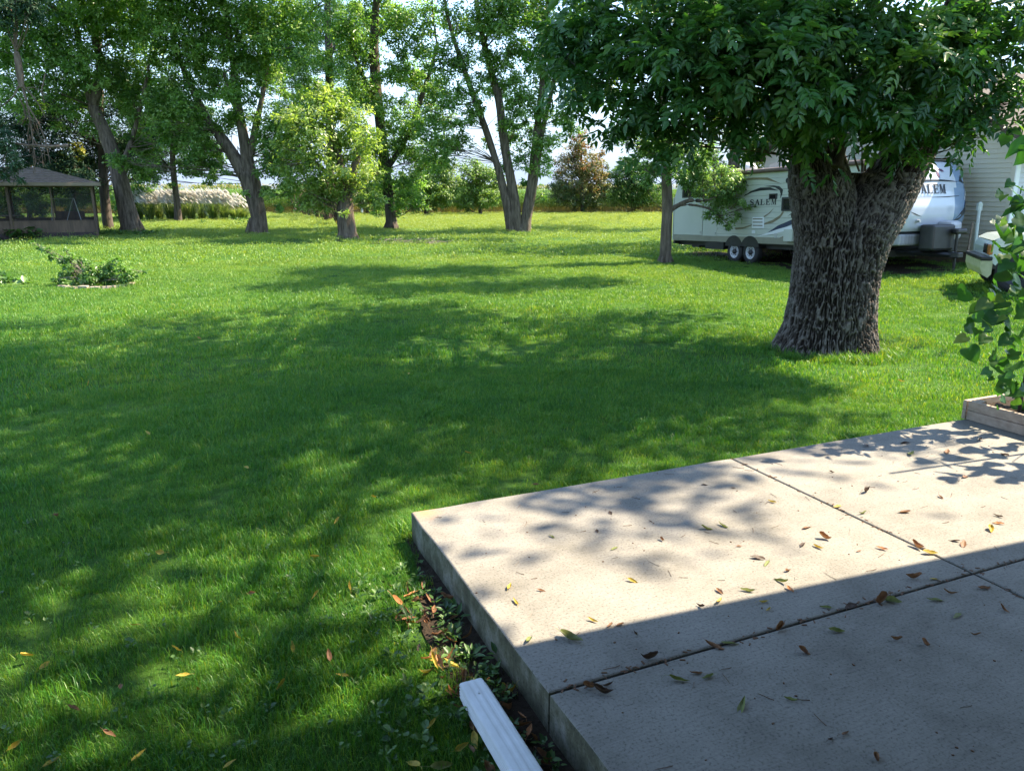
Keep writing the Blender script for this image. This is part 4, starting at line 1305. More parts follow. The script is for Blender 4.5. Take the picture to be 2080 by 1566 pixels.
TREE_RNG = np.random.default_rng(23)
def tree(name, label, cat, base_px, trunks, blobs, mat, bark, L=0.19, W=0.082, lai=2.9, jit=1.7, group=None, droop=0.25, bare=(), r0=0.05, Y=None, upper=(), twigs=5, clump=0.30, flare=True, lean=0.0, twig_r=0.012, high=()):
    rng = TREE_RNG
    base = gnd(*base_px)
    Y = base.y if Y is None else Y
    base = at(base_px[0], base_px[1], Y); base.z = tz(base.x, base.y)
    t = thing(name, label, cat, base, group=group)
    axis = [px_line(r, Y, lean) for r in trunks]
    for ln in axis[:]:
        pass
    if axis and axis[0][0][0].z < 0.3:
        p, r = axis[0][0]
        axis[0].insert(0, (Vector((p.x, p.y, base.z - 0.12)), r * 1.12))
    tb = MB()
    for ln in axis: trunk_tube(tb, ln, rng)
    if flare and axis: roots(tb, base, axis[0][1][1], rng)
    if axis: tb.build('trunk', bark, t, smooth=True)
    bl = px_blobs(blobs, Y, jit, rng) + px_blobs([(x_, y_, r_, .75) for x_, y_, r_ in upper], Y, jit * 2, rng)
    bl += [Blob(p, r_, 1.1, big=True) for *p, r_ in high]  # unseen leaf masses added above the view to shade the lawn
    C, A, Nn, Ls, Ws, T, tips = crown_arrays(bl, L, W, lai, rng, droop, clump)
    br = MB()
    limbs(br, bl, tips, axis if axis else [[(base + Vector((0, 0, 0.06)), 0.1)]], rng, r0, twigs, twig_r)
    for line in bare:
        pts = [at(px, py, Y + rng.uniform(-0.1, 0.1)) for px, py, _ in line]
        br.tube(pts, [max(0.006, 0.8 * hw * mpp(300, Y)) for _, _, hw in line], 5, cap=False)
    br.build('branches', bark, t, kind='stuff')
    leaves_mesh('crown', C, A, Nn, Ls, Ws, T, mat, t)
    if axis: KEEP_OUT.append((base.x, base.y, axis[0][1][1] * 1.05))
    return t

def spray(p0, p1, hw, n, rng, spread=0.5, k=3):
    """fan of bare twigs along a bough, in photograph pixels"""
    out = []
    for i in range(n):
        t = rng.uniform(0.2, 0.95)
        x, y = p0[0] + (p1[0] - p0[0]) * t, p0[1] + (p1[1] - p0[1]) * t
        a = math.atan2(p1[1] - p0[1], p1[0] - p0[0]) + rng.uniform(-1, 1) * spread * 1.6
        l = rng.uniform(14, 42)
        line = [(x, y, hw)]
        for j in range(k):
            a += rng.uniform(-0.4, 0.4)
            x += math.cos(a) * l / k; y += math.sin(a) * l / k
            line.append((x, y, hw * (1 - (j + 1) / (k + 0.5))))
        out.append(line)
    return out
srng = np.random.default_rng(3)

def grow_trees():
    # --- the row of big trees across the lawn
    tree('maple_tree', 'tall leaning tree behind the gazebo, its trunk tilted to the left', 'tree', (270, 474),
         [[(270, 474, 21), (258, 425, 17), (243, 365, 15.5), (224, 300, 14), (203, 248, 12), (188, 217, 11)],
          [(190, 222, 10), (178, 180, 7), (168, 125, 6), (152, 40, 5)], [(188, 217, 10), (198, 180, 9), (204, 130, 8), (193, 80, 7), (186, 0, 6), (180, -160, 5)],
          [(240, 350, 7), (262, 300, 5), (280, 240, 4), (300, 150, 3)]],
         [(40, 60, 70), (130, 40, 70), (90, 150, 55), (160, 130, 50), (150, 215, 48), (235, 150, 50), (205, 262, 32), (260, 70, 70), (300, 150, 55), (330, 60, 70), (280, 230, 42), (330, 220, 40), (20, 190, 45), (230, 20, 60), (350, 280, 26), (10, 100, 50), (290, 290, 22), (180, 20, 50), (320, 10, 60), (120, 95, 55), (265, 185, 40), (60, 215, 30)],
         M_LEAF, M_BARK, high=[(-24, 37, 12, 1.7), (-21, 36, 12.5, 1.8), (-26, 36, 13, 1.7), (-23, 34.6, 13, 1.6)], upper=[(60, -120, 110), (180, -140, 120), (300, -130, 110), (150, -260, 110), (270, -250, 100), (-40, -60, 90)],
         bare=[[(196, 120, 3), (175, 105, 2), (160, 112, 1.2)], [(200, 100, 3), (222, 90, 2), (240, 95, 1)], [(198, 80, 2.5), (178, 60, 1.6), (168, 40, 1)], [(202, 70, 2.5), (225, 55, 1.5)], [(195, 60, 2), (185, 40, 1.5), (172, 25, 1)]] + spray((190, 40), (200, 140), 1.2, 14, srng, 1.6))
    tree('maple_tree', 'big tree forking low into two dark limbs, third large trunk from the left', 'tree', (520, 475),
         [[(526, 475, 18.5), (525, 440, 16), (518, 410, 16.5), (509, 372, 19), (500, 350, 17)], [(500, 360, 15), (470, 310, 12.5), (442, 270, 10.5), (416, 235, 8), (382, 160, 6), (352, 80, 5), (340, -60, 4)],
          [(508, 360, 15), (498, 300, 11), (488, 240, 9), (480, 190, 8), (470, 100, 6), (452, 0, 5), (440, -120, 4)], [(509, 318, 8), (520, 255, 7), (532, 200, 5), (545, 120, 4)], [(490, 250, 5), (470, 200, 4), (455, 150, 3)]],
         [(380, 110, 65), (450, 60, 70), (430, 165, 52), (520, 60, 70), (545, 150, 50), (480, 195, 34), (566, 240, 36), (548, 315, 26), (400, 240, 36), (438, 326, 18), (428, 300, 20), (600, 100, 55), (590, 20, 60), (552, 392, 18, 1), (525, 350, 12), (357, 195, 38), (405, 20, 60), (500, 130, 45), (575, 300, 18), (432, 350, 10), (560, 340, 16), (500, 392, 9), (570, 420, 12), (510, 20, 60), (300, 330, 26), (400, 300, 34), (428, 335, 26), (565, 335, 34), (585, 372, 22), (600, 325, 30), (540, 285, 28), (460, 235, 30), (380, 215, 34), (500, 235, 22), (330, 270, 26), (575, 260, 30), (250, 330, 26), (280, 350, 20), (350, 250, 34), (390, 335, 24), (420, 365, 12), (300, 295, 28), (560, 300, 26), (590, 290, 26), (612, 250, 24), (455, 350, 10), (625, 200, 26)],
         M_LEAF, M_BARK, high=[(-18, 36, 12, 1.7), (-15, 35, 12.5, 1.8), (-12, 36, 13, 1.8), (-9, 35.5, 12.5, 1.6), (-13, 33.6, 13, 1.5), (-6, 39.5, 13, 1.6), (-16, 38.5, 13, 1.8), (-10, 38.5, 13.5, 1.8), (-19.5, 39, 13, 1.8)], upper=[(400, -120, 110), (520, -130, 110), (600, -100, 100), (450, -260, 110), (560, -260, 100)],
         bare=[[(442, 270, 3), (400, 262, 2.4), (350, 268, 2), (300, 258, 1.5), (278, 262, 1)], [(400, 262, 2), (370, 290, 1.5), (330, 300, 1)], [(455, 285, 2), (420, 300, 1.5), (392, 330, 1)], [(515, 330, 2.5), (560, 318, 2), (590, 322, 1)], [(512, 360, 2), (545, 345, 1.5), (575, 352, 1)]]
         + spray((300, 258), (442, 270), 1.0, 22, srng, 1.3) + spray((500, 330), (590, 330), 1.0, 14, srng, 1.3) + spray((480, 380), (520, 395), 1.0, 7, srng, 1.5) + spray((430, 200), (500, 330), 1.0, 16, srng, 1.4))
    tree('ash_tree', 'shorter tree with a thick rough trunk and a bright bushy crown mid lawn', 'tree', (706, 489),
         [[(708, 489, 20), (704, 460, 18), (701, 430, 16.5), (704, 395, 13)], [(703, 400, 11), (690, 330, 8), (672, 260, 6), (665, 210, 4)], [(706, 395, 10), (725, 325, 7), (740, 260, 5)], [(700, 385, 6), (640, 330, 4), (600, 290, 3)]],
         [(665, 232, 42), (625, 262, 42), (720, 250, 42), (600, 312, 36), (660, 310, 52), (720, 322, 44), (640, 372, 42), (705, 368, 34), (598, 368, 28), (590, 242, 28), (747, 358, 24), (690, 208, 28), (762, 402, 18), (612, 412, 22), (655, 410, 26), (740, 290, 32), (640, 210, 26), (700, 432, 9), (580, 285, 22), (690, 400, 18), (570, 340, 16), (665, 195, 26), (650, 182, 14)],
         M_LEAF_B, M_BARK, L=0.19, W=0.075, jit=1.3, lai=2.6,
         bare=[[(698, 425, 2.2), (672, 408, 2), (640, 385, 1.4)], [(672, 408, 1.6), (655, 400, 1), (640, 405, 0.7)]], flare=True)
    tree('maple_tree', 'slender dark trunked tree rising behind the bushy mid lawn tree', 'tree', (795, 465),
         [[(796, 465, 13), (794, 440, 11), (789, 400, 10), (783, 340, 10), (772, 250, 10), (763, 160, 11), (760, 80, 9), (765, 0, 7), (770, -120, 5)], [(785, 345, 6), (815, 300, 5), (842, 240, 5), (872, 150, 4), (888, 90, 3)], [(770, 230, 5), (735, 150, 4), (700, 60, 3)]],
         [(800, 290, 38), (758, 300, 34), (838, 305, 36), (872, 325, 26), (780, 372, 34), (832, 372, 36), (850, 402, 22), (742, 205, 32), (790, 215, 26), (735, 105, 42), (805, 55, 50), (822, 140, 34), (700, 60, 46), (865, 40, 42), (882, 172, 24), (908, 192, 16), (832, 215, 20), (770, 418, 18), (860, 100, 28), (775, 20, 50), (815, 250, 24), (890, 290, 20), (810, 420, 18), (850, 250, 30), (760, 350, 30), (720, 160, 36), (790, 150, 30), (870, 210, 22), (845, 170, 30), (720, 270, 26), (905, 245, 18)],
         M_LEAF, M_BARKD, upper=[(700, -120, 100), (800, -120, 110), (880, -110, 80), (760, -250, 110)],
         bare=spray((842, 240), (872, 150), 1.0, 14, srng, 1.2) + spray((760, 160), (700, 60), 1.0, 8, srng, 1.2) + spray((800, 230), (900, 250), 1.0, 10, srng, 1.4))
    tree('maple_tree', 'four stemmed tree standing alone mid lawn, stems fanning up from one base', 'tree', (1053, 471),
         [[(1040, 471, 12), (1031, 420, 9.5), (1020, 375, 8), (1008, 330, 7), (986, 262, 7), (966, 207, 6), (946, 150, 5), (922, 80, 4), (905, 10, 3), (890, -100, 3)],
          [(1050, 472, 12), (1046, 420, 11), (1037, 360, 9.5), (1026, 300, 9), (1013, 200, 8), (999, 150, 7), (986, 100, 6), (970, 20, 5), (955, -120, 4)],
          [(1066, 472, 13), (1072, 420, 9.5), (1079, 370, 8), (1086, 310, 8), (1094, 240, 7), (1101, 180, 6), (1106, 100, 5), (1112, 10, 4), (1118, -120, 4)],
          [(1069, 460, 8), (1083, 390, 6.5), (1093, 325, 6), (1104, 255, 5), (1120, 190, 4), (1132, 110, 3)]],
         [(960, 180, 26, .8), (1000, 118, 33, .9), (1030, 60, 42, .9), (1012, 180, 31), (1046, 160, 28, .8), (1050, 228, 28), (1040, 282, 26), (1058, 322, 19), (1096, 292, 26), (1090, 222, 31), (1110, 170, 31), (1078, 105, 35, .8), (1110, 55, 42), (970, 60, 40, .8), (932, 40, 38, .8), (900, 100, 28, .8), (882, 192, 24, .8), (882, 245, 26), (912, 282, 26, .9), (932, 250, 19, .8), (905, 305, 24, .9), (892, 332, 19, .8), (990, 292, 12), (1022, 345, 17), (1066, 372, 12), (1108, 340, 20), (1122, 282, 21), (1140, 240, 24), (1162, 200, 31), (1150, 120, 38), (1172, 50, 45), (1100, 397, 8), (1030, 250, 19), (1010, 60, 31, .7), (1040, 110, 31, .8), (1075, 345, 12), (1085, 265, 21), (1125, 110, 31), (1020, 20, 40), (1090, 20, 42), (1190, 120, 35), (1200, 190, 28), (1060, 190, 21), (1044, 205, 19), (990, 160, 19), (1100, 130, 26), (948, 110, 24, .7), (1056, 20, 35), (920, 200, 26), (940, 290, 22), (955, 235, 20), (900, 150, 28), (870, 280, 24), (930, 130, 26), (1165, 260, 16), (975, 220, 16), (1000, 20, 40)],
         M_LEAF, M_BARK, jit=1.5, high=[(4, 37.5, 13, 1.6), (6.5, 38, 13.5, 1.7), (9, 38, 13, 1.6), (6, 42, 13, 1.8), (3, 45, 13.5, 1.8)], upper=[(940, -90, 85), (1040, -100, 95), (1140, -90, 90), (990, -220, 100), (1100, -220, 100), (1180, -60, 70)],
         bare=spray((966, 207), (922, 80), 1.0, 26, srng, 1.1) + spray((946, 150), (905, 10), 1.0, 14, srng, 1.1) + spray((1008, 330), (1090, 330), 1.0, 8, srng, 1.4) + spray((880, 210), (960, 230), 1.0, 12, srng, 1.3) + [[(966, 207, 2), (930, 215, 1.6), (885, 205, 1)], [(1086, 310, 1.6), (1120, 325, 1.2), (1150, 345, 0.8)]])
    tree('maple_tree', 'thin dark ivy grown trunk in front of the plumed grasses', 'tree', (361, 450),
         [[(363, 450, 7.5), (358, 400, 6), (352, 350, 5.5), (350, 300, 5), (352, 240, 4), (350, 160, 3)]],
         [(310, 302, 39), (350, 272, 42), (390, 292, 42), (330, 342, 26), (402, 335, 22), (430, 305, 26), (290, 345, 21), (370, 330, 16), (270, 300, 29), (350, 220, 39), (300, 250, 36), (400, 250, 34), (315, 362, 12), (350, 372, 9), (385, 350, 12)],
         M_LEAF_D, M_BARKD, L=0.15, W=0.08, jit=1.0, bare=spray((300, 330), (420, 330), 0.8, 12, srng, 1.3))
    tree('poplar_tree', 'tall tree far behind with a straight trunk showing above the bushy crown', 'tree', (672, 441),
         [[(672, 441, 9), (670, 300, 8.5), (669, 200, 8), (668, 110, 8), (665, 0, 6), (664, -140, 5)], [(668, 150, 4), (640, 90, 3)], [(668, 120, 4), (700, 60, 3)]],
         [(640, 55, 45), (692, 130, 36), (620, 160, 36), (682, 15, 45), (602, 60, 45), (648, 190, 30), (572, 150, 42), (722, 180, 36), (700, 215, 28), (600, 210, 30), (640, 120, 30), (560, 90, 36), (740, 50, 40), (715, 95, 34)],
         M_LEAF, M_BARKD, L=0.16, W=0.08, upper=[(600, -80, 85), (690, -90, 85)], jit=1.5)
    # --- small pale trees along the corn
    g = 'small round trees in front of the corn'
    tree('crabapple_tree', 'round pale small tree before the corn, just left of the four stemmed tree', 'tree', (976, 436), [[(976, 436, 4), (975, 415, 3.5), (973, 390, 3)]],
         [(970, 372, 38), (947, 390, 31), (1002, 380, 28), (962, 347, 26), (986, 402, 26), (952, 410, 17), (985, 355, 23), (1000, 400, 18)], M_LEAF_P, M_BARK, group=g, L=0.22, W=0.12, jit=0.8, flare=False, twigs=3, twig_r=0.02)
    tree('crabapple_tree', 'widest pale small tree before the corn, right of the slender dark trunk', 'tree', (866, 437), [[(866, 437, 5), (866, 415, 4), (864, 390, 3.5)]],
         [(866, 370, 44), (840, 390, 37), (896, 386, 37), (870, 342, 32), (850, 410, 22), (892, 410, 18), (915, 370, 24), (830, 370, 22), (905, 345, 24)], M_LEAF_P, M_BARK, group=g, L=0.22, W=0.12, jit=0.8, flare=False, twigs=3, twig_r=0.02)
    tree('crabapple_tree', 'smallest pale tree before the corn, beside the white post', 'tree', (747, 436), [[(747, 436, 3.5), (747, 415, 3), (746, 395, 2.5)]],
         [(745, 386, 35), (762, 402, 25), (727, 396, 25), (748, 412, 15)], M_LEAF_P, M_BARK, group=g, L=0.22, W=0.12, jit=0.8, flare=False, twigs=3, twig_r=0.02)
    tree('red_maple_tree', 'oval tree before the corn whose top is turning orange red', 'tree', (1184, 433), [[(1184, 433, 4.5), (1183, 415, 4), (1182, 370, 3), (1180, 300, 2)]],
         [(1178, 302, 28, 1, .28), (1165, 340, 39, .9, .12), (1198, 340, 34, .9, .12), (1150, 375, 34, .9, -.05), (1188, 382, 41, .9, -.02), (1216, 372, 28, .9, .05), (1160, 402, 23, .9, -.15), (1204, 404, 23, .9, -.15), (1180, 276, 16, 1, .35), (1134, 388, 18, .9, -.1), (1226, 352, 16, .8, .15), (1150, 330, 21, .8, .18), (1215, 325, 16, .8, .2)],
         M_LEAF_R, M_BARKD, L=0.22, W=0.11, jit=0.8, flare=False, twigs=9, twig_r=0.024, lai=2.2)
    tree('maple_tree', 'dark green round tree before the corn, right of the reddening tree', 'tree', (1285, 432), [[(1285, 432, 4), (1284, 410, 3.5), (1282, 370, 3)]],
         [(1280, 362, 36), (1310, 372, 27), (1256, 376, 27), (1290, 395, 31), (1318, 400, 18), (1262, 400, 19), (1288, 335, 22), (1312, 345, 18), (1268, 345, 20), (1290, 415, 11)], M_LEAF_D, M_BARKD, L=0.22, W=0.12, jit=0.8, flare=False, twigs=4, twig_r=0.02)
    # --- the young tree by the trailer
    tree('young_maple_tree', 'young tree with a slim straight trunk in front of the trailer tail', 'tree', (1351, 534),
         [[(1351, 534, 14), (1352, 515, 12), (1353, 480, 11), (1355, 430, 10.5), (1355, 380, 10.5), (1352, 330, 9), (1352, 260, 7), (1345, 180, 6), (1340, 80, 5)],
          [(1358, 430, 5), (1375, 419, 4.5), (1400, 408, 4), (1430, 408, 3), (1458, 400, 2)], [(1375, 419, 3), (1400, 416, 2.5), (1440, 424, 2), (1460, 440, 1.2)]],
         [(1452, 392, 32, 1.2, .28), (1480, 402, 30, 1.2, .3), (1432, 372, 26, 1.2, .2), (1490, 366, 24, 1.2, .28), (1462, 430, 20, 1.1, .25), (1482, 456, 12, 1, .25), (1440, 440, 10, 1, .15), (1508, 412, 12, 1, .3), (1500, 440, 11, 1, .3), (1527, 403, 9, .9, -.25), (1538, 418, 6, .9, -.25), (1520, 420, 8, .9, .1), (1470, 350, 18, 1, .25), (1400, 347, 30), (1372, 352, 20), (1330, 340, 22), (1312, 362, 17), (1300, 330, 20), (1382, 300, 36), (1430, 312, 26), (1340, 282, 36), (1290, 290, 26), (1425, 340, 24), (1395, 372, 16), (1250, 275, 18), (1350, 310, 26)],  # raised tint paints sunlight into the right-hand leaf cluster
         M_LEAF_G, M_BARK, L=0.12, W=0.052, jit=0.6, clump=0.25, high=[(2.5, 20.5, 9.2, 1.2), (5, 20, 9.8, 1.3), (7.5, 20.5, 10, 1.3), (4, 22.5, 10.5, 1.3), (9.6, 21.5, 10.5, 1.2)], upper=[(1350, -40, 70), (1350, -150, 80), (1250, -70, 85), (1450, -80, 85), (1350, -260, 85), (1180, -150, 80), (1500, -170, 80), (1260, -210, 80), (1440, -230, 80)], twig_r=0.008, r0=0.03)
    # --- trees behind the trailer
    tree('honey_locust_tree', 'yellowing tree rising behind the trailer roof', 'tree', (1490, 428), [[(1490, 428, 13), (1490, 350, 12), (1494, 300, 11), (1500, 200, 9)]],
         [(1440, 312, 28), (1500, 300, 22), (1550, 320, 28), (1600, 300, 34), (1462, 340, 18), (1582, 340, 20), (1532, 290, 26), (1640, 300, 26), (1520, 335, 18), (1420, 335, 18), (1480, 280, 26), (1580, 270, 30), (1640, 250, 36), (1450, 240, 26), (1540, 230, 30)],
         M_LEAF_Y, M_BARK, L=0.2, W=0.08, jit=1.2, twig_r=0.015, lai=2.4, high=[(8, 46, 13, 1.8), (11, 47, 13, 1.8), (14, 45, 13, 1.8), (17, 46, 13, 1.8), (10, 43, 14, 1.6), (13.5, 49, 14, 1.8)])
    tree('maple_tree', 'green tree glimpsed through the fork of the big ash trunk', 'tree', (1745, 428), [[(1745, 428, 9), (1745, 350, 8), (1748, 260, 6)]],
         [(1742, 322, 28), (1702, 332, 22), (1782, 332, 24), (1740, 280, 34), (1800, 290, 30), (1690, 280, 30), (1850, 250, 40), (1930, 240, 30)], M_LEAF_B, M_BARK, L=0.2, W=0.1, jit=1.0, twig_r=0.015)
    tree('maple_tree', 'broad shade tree added behind the trailer, hidden by the ash', 'tree', (1700, 496), [[(1700, 496, 15), (1702, 400, 13), (1705, 250, 11), (1700, 60, 8)]],  # added to cast shade on the lawn; the ash hides it
         [(1700, 200, 70), (1620, 150, 70), (1780, 160, 70), (1700, 60, 80), (1850, 100, 70), (1560, 80, 70)], M_LEAF, M_BARKD, L=0.2, W=0.1, lai=2.0, jit=1.4,
         upper=[(1560, -120, 110), (1700, -130, 115), (1850, -120, 110), (1620, -280, 110), (1780, -280, 110), (1480, -60, 80), (1920, -60, 80)])
    # --- evergreens and windbreak on the left
    tree('spruce_tree', 'dark spruce whose bare lower trunk stands just right of the gazebo', 'spruce', (222, 472),
         [[(222, 472, 10), (217, 440, 9.5), (211, 380, 9), (207, 300, 8), (203, 200, 7), (200, 60, 5)]],
         [(120, 255, 55), (62, 285, 50), (200, 335, 36), (285, 335, 32), (150, 330, 46), (42, 345, 36), (250, 285, 42), (300, 262, 36), (100, 330, 36), (200, 290, 40), (230, 220, 50), (150, 190, 50), (20, 250, 40), (250, 350, 22), (170, 365, 26), (70, 240, 40)],
         M_NEEDLE, M_BARKD, L=0.30, W=0.06, jit=2.0, lai=2.6, droop=0.5, Y=44.0, flare=False, clump=0.5,
         upper=[(120, -40, 100), (220, -80, 90)], bare=[[(212, 390, 2), (232, 385, 1.4), (250, 390, 0.8)]])
    sp = tree('spruce_tree', 'spruce on the left edge with a broken reddish trunk and hanging dead branches', 'spruce', (-40, 478),
         [[(-40, 478, 12), (-34, 380, 10), (-20, 290, 7)], [(44, 178, 5), (40, 150, 7), (36, 122, 6.5), (33, 106, 5)]],
         [(12, 300, 22, 1, .3), (30, 335, 20, 1, .25), (-30, 300, 40), (-40, 220, 40), (8, 345, 18, 1, .2), (40, 362, 12, 1, .2), (0, 20, 50), (60, 10, 40), (14, 268, 16, 1, .2)],  # lighter tint puts sunlight into the colour of the low fronds
         M_NEEDLE, M_BARKR, L=0.24, W=0.06, jit=0.5, lai=2.4, droop=0.5, Y=33.0, flare=False, upper=[(0, -90, 80), (40, -180, 80)],
         bare=[[(42, 165, 3.5), (52, 200, 2.8), (60, 235, 2.4), (66, 280, 2), (72, 330, 1.4), (68, 352, 0.8)], [(56, 215, 2.2), (78, 250, 1.8), (92, 285, 1.4), (102, 332, 0.9)], [(44, 175, 2.4), (62, 190, 1.8), (80, 215, 1.2), (92, 240, 0.8)], [(40, 172, 2.4), (28, 196, 2), (10, 212, 1.6), (0, 218, 1.2)], [(40, 200, 1.8), (48, 218, 1.6), (52, 240, 1.4), (44, 254, 1.2), (34, 252, 0.9)],
               [(62, 240, 1.8), (56, 275, 1.4), (60, 310, 1)], [(30, 292, 2.6), (60, 296, 3), (98, 298, 3.4), (140, 297, 4)], [(66, 280, 1.4), (85, 310, 1.2), (88, 340, 0.8)], [(45, 180, 1.6), (70, 178, 1.2), (95, 195, 0.8)], [(60, 235, 1.4), (74, 252, 1.0), (80, 275, .7)], [(92, 150, 1.6), (84, 185, 1.4), (90, 210, 1)], [(20, 300, 1.2), (8, 322, 1), (4, 345, 0.8)]] + spray((42, 170), (70, 330), 0.9, 26, srng, 0.9) + spray((56, 215), (100, 330), 0.8, 12, srng, 0.8))
    g = 'leafy trees beyond the gazebo'
    for i, (bp, bl, lab) in enumerate([((60, 446), [(20, 425, 22), (62, 405, 28), (100, 385, 30), (60, 360, 30), (20, 380, 30), (80, 430, 18), (40, 440, 14), (-20, 400, 40)], 'leafy tree seen through the left screens of the gazebo'),
                                      ((150, 446), [(152, 402, 30), (190, 390, 26), (120, 370, 28), (170, 350, 30), (150, 430, 16), (130, 340, 30)], 'leafy tree seen through the right screens of the gazebo'),
                                      ((245, 447), [(248, 412, 20), (270, 400, 18), (238, 440, 10), (300, 388, 16), (262, 372, 22), (230, 392, 18), (300, 350, 24), (285, 425, 12)], 'leafy low tree between the gazebo and the leaning trunk')]):
        tree('hackberry_tree', lab, 'tree', bp, [[(bp[0], bp[1], 5), (bp[0] + 2, 410, 4.5), (bp[0], 370, 4), (bp[0] + 4, 300, 3)]], bl, M_LEAF_D if i < 2 else M_LEAF, M_BARKD, L=0.2, W=0.11, jit=1.0, group=g, flare=False, twig_r=0.015)
    # a shrub with a few yellow leaves under the spruce
    tree('young_maple_tree', 'small tree with yellow leaves between spruce and leaning trunk', 'tree', (150, 452), [[(150, 452, 3), (152, 380, 2.5), (150, 320, 2)]],
         [(122, 312, 9, 1, .3), (155, 302, 13, 1, .35), (165, 318, 8, 1, .2), (140, 325, 10, .8, -.1)], M_LEAF_Y, M_BARKD, L=0.17, W=0.1, jit=0.5, Y=43.0, flare=False, group=None)
    # --- the hedgerow that runs back to the corn
    g = 'shrubs of the hedgerow running back to the corn'
    A0, A1 = gnd(693, 456), gnd(606, 433)
    hr = np.random.default_rng(8)
    labs = ['nearest hedgerow shrub, dark stemmed, tight behind the thick mid lawn trunk', 'second hedgerow shrub from the front, twiggy and purplish brown', 'third hedgerow shrub from the front, twiggy and purplish brown', 'fourth hedgerow shrub from the front, thin and brown', 'fifth hedgerow shrub, low and shaded', 'sixth hedgerow shrub, almost at the corn', 'last hedgerow shrub, touching the corn']
    for i in range(7):
        t_ = (i / 6) ** 0.8
        p = A0.lerp(A1, t_)
        s = thing('hedge_shrub', labs[i], 'shrub', p, group=g)
        sb = MB()
        for k in range(26):
            a, l = hr.uniform(0, 6.28), hr.uniform(1.5, 2.6)
            q = p + Vector((math.cos(a), math.sin(a), 0)) * hr.uniform(0.05, 0.3)
            e = q + Vector((math.cos(a) * 0.7, math.sin(a) * 0.7, l))
            sb.tube(bend(q - Vector((0, 0, .05)), e, hr, 0.0, 5), [0.035, 0.03, 0.022, 0.016, 0.008], 4, cap=False)
        if i < 2: sb.tube([p - Vector((0, 0, .1)), p + Vector((0, 0, 1.2)), p + Vector((0.1, 0, 2.6))], [0.2, 0.16, 0.08], 8)
        sb.build('stems', M_BARKR if i else M_BARKD, s)
        bl = [Blob(p + Vector((hr.uniform(-.7, .7), hr.uniform(-.7, .7), hr.uniform(1.7, 2.6))), 0.6, 0.7) for _ in range(6)] + [Blob(p + Vector((hr.uniform(-.8, .8), hr.uniform(-.8, .8), hr.uniform(0.4, 1.5))), 0.5, 0.35) for _ in range(5)]
        C, A, Nn, Ls, Ws, T, tips = crown_arrays(bl, 0.17, 0.09, 1.2, hr)
        leaves_mesh('crown', C, A, Nn, Ls, Ws, T, M_LEAF_D if i % 2 else M_LEAF_R, s)

# ------------------------------------------------------------------ the big ash in front
def bark_relief(arc, z, seed):
    """interlacing ridges of old ash bark: 0 in the furrows, 1 on the ridges"""
    arc = arc + 0.030 * (vnoise(arc * 9 + seed, z * 5.0, np.full_like(arc, seed)) - 0.5) + 0.016 * (vnoise(arc * 26, z * 15 + seed) - 0.5)
    z = z + 0.08 * (vnoise(arc * 14, z * 6 + 7 * seed) - 0.5)
    n1 = vnoise(arc * 36 + 3 * seed, z * 6.6)
    n2 = vnoise(arc * 52 + 11 * seed + 50, z * 10.5 + 20)
    r1 = 1 - np.abs(2 * n1 - 1) * 2.3
    r2 = 1 - np.abs(2 * n2 - 1) * 3.0
    ridge = sstep(np.maximum(r1, 0.85 * r2) * 1.15)
    crack = vnoise(arc * 34 + seed, z * 24)
    return ridge * (0.60 + 0.40 * sstep((crack - 0.25) / 0.3)) * (0.8 + 0.2 * vnoise(arc * 6, z * 2)) + 0.10 * vnoise(arc * 80, z * 80)

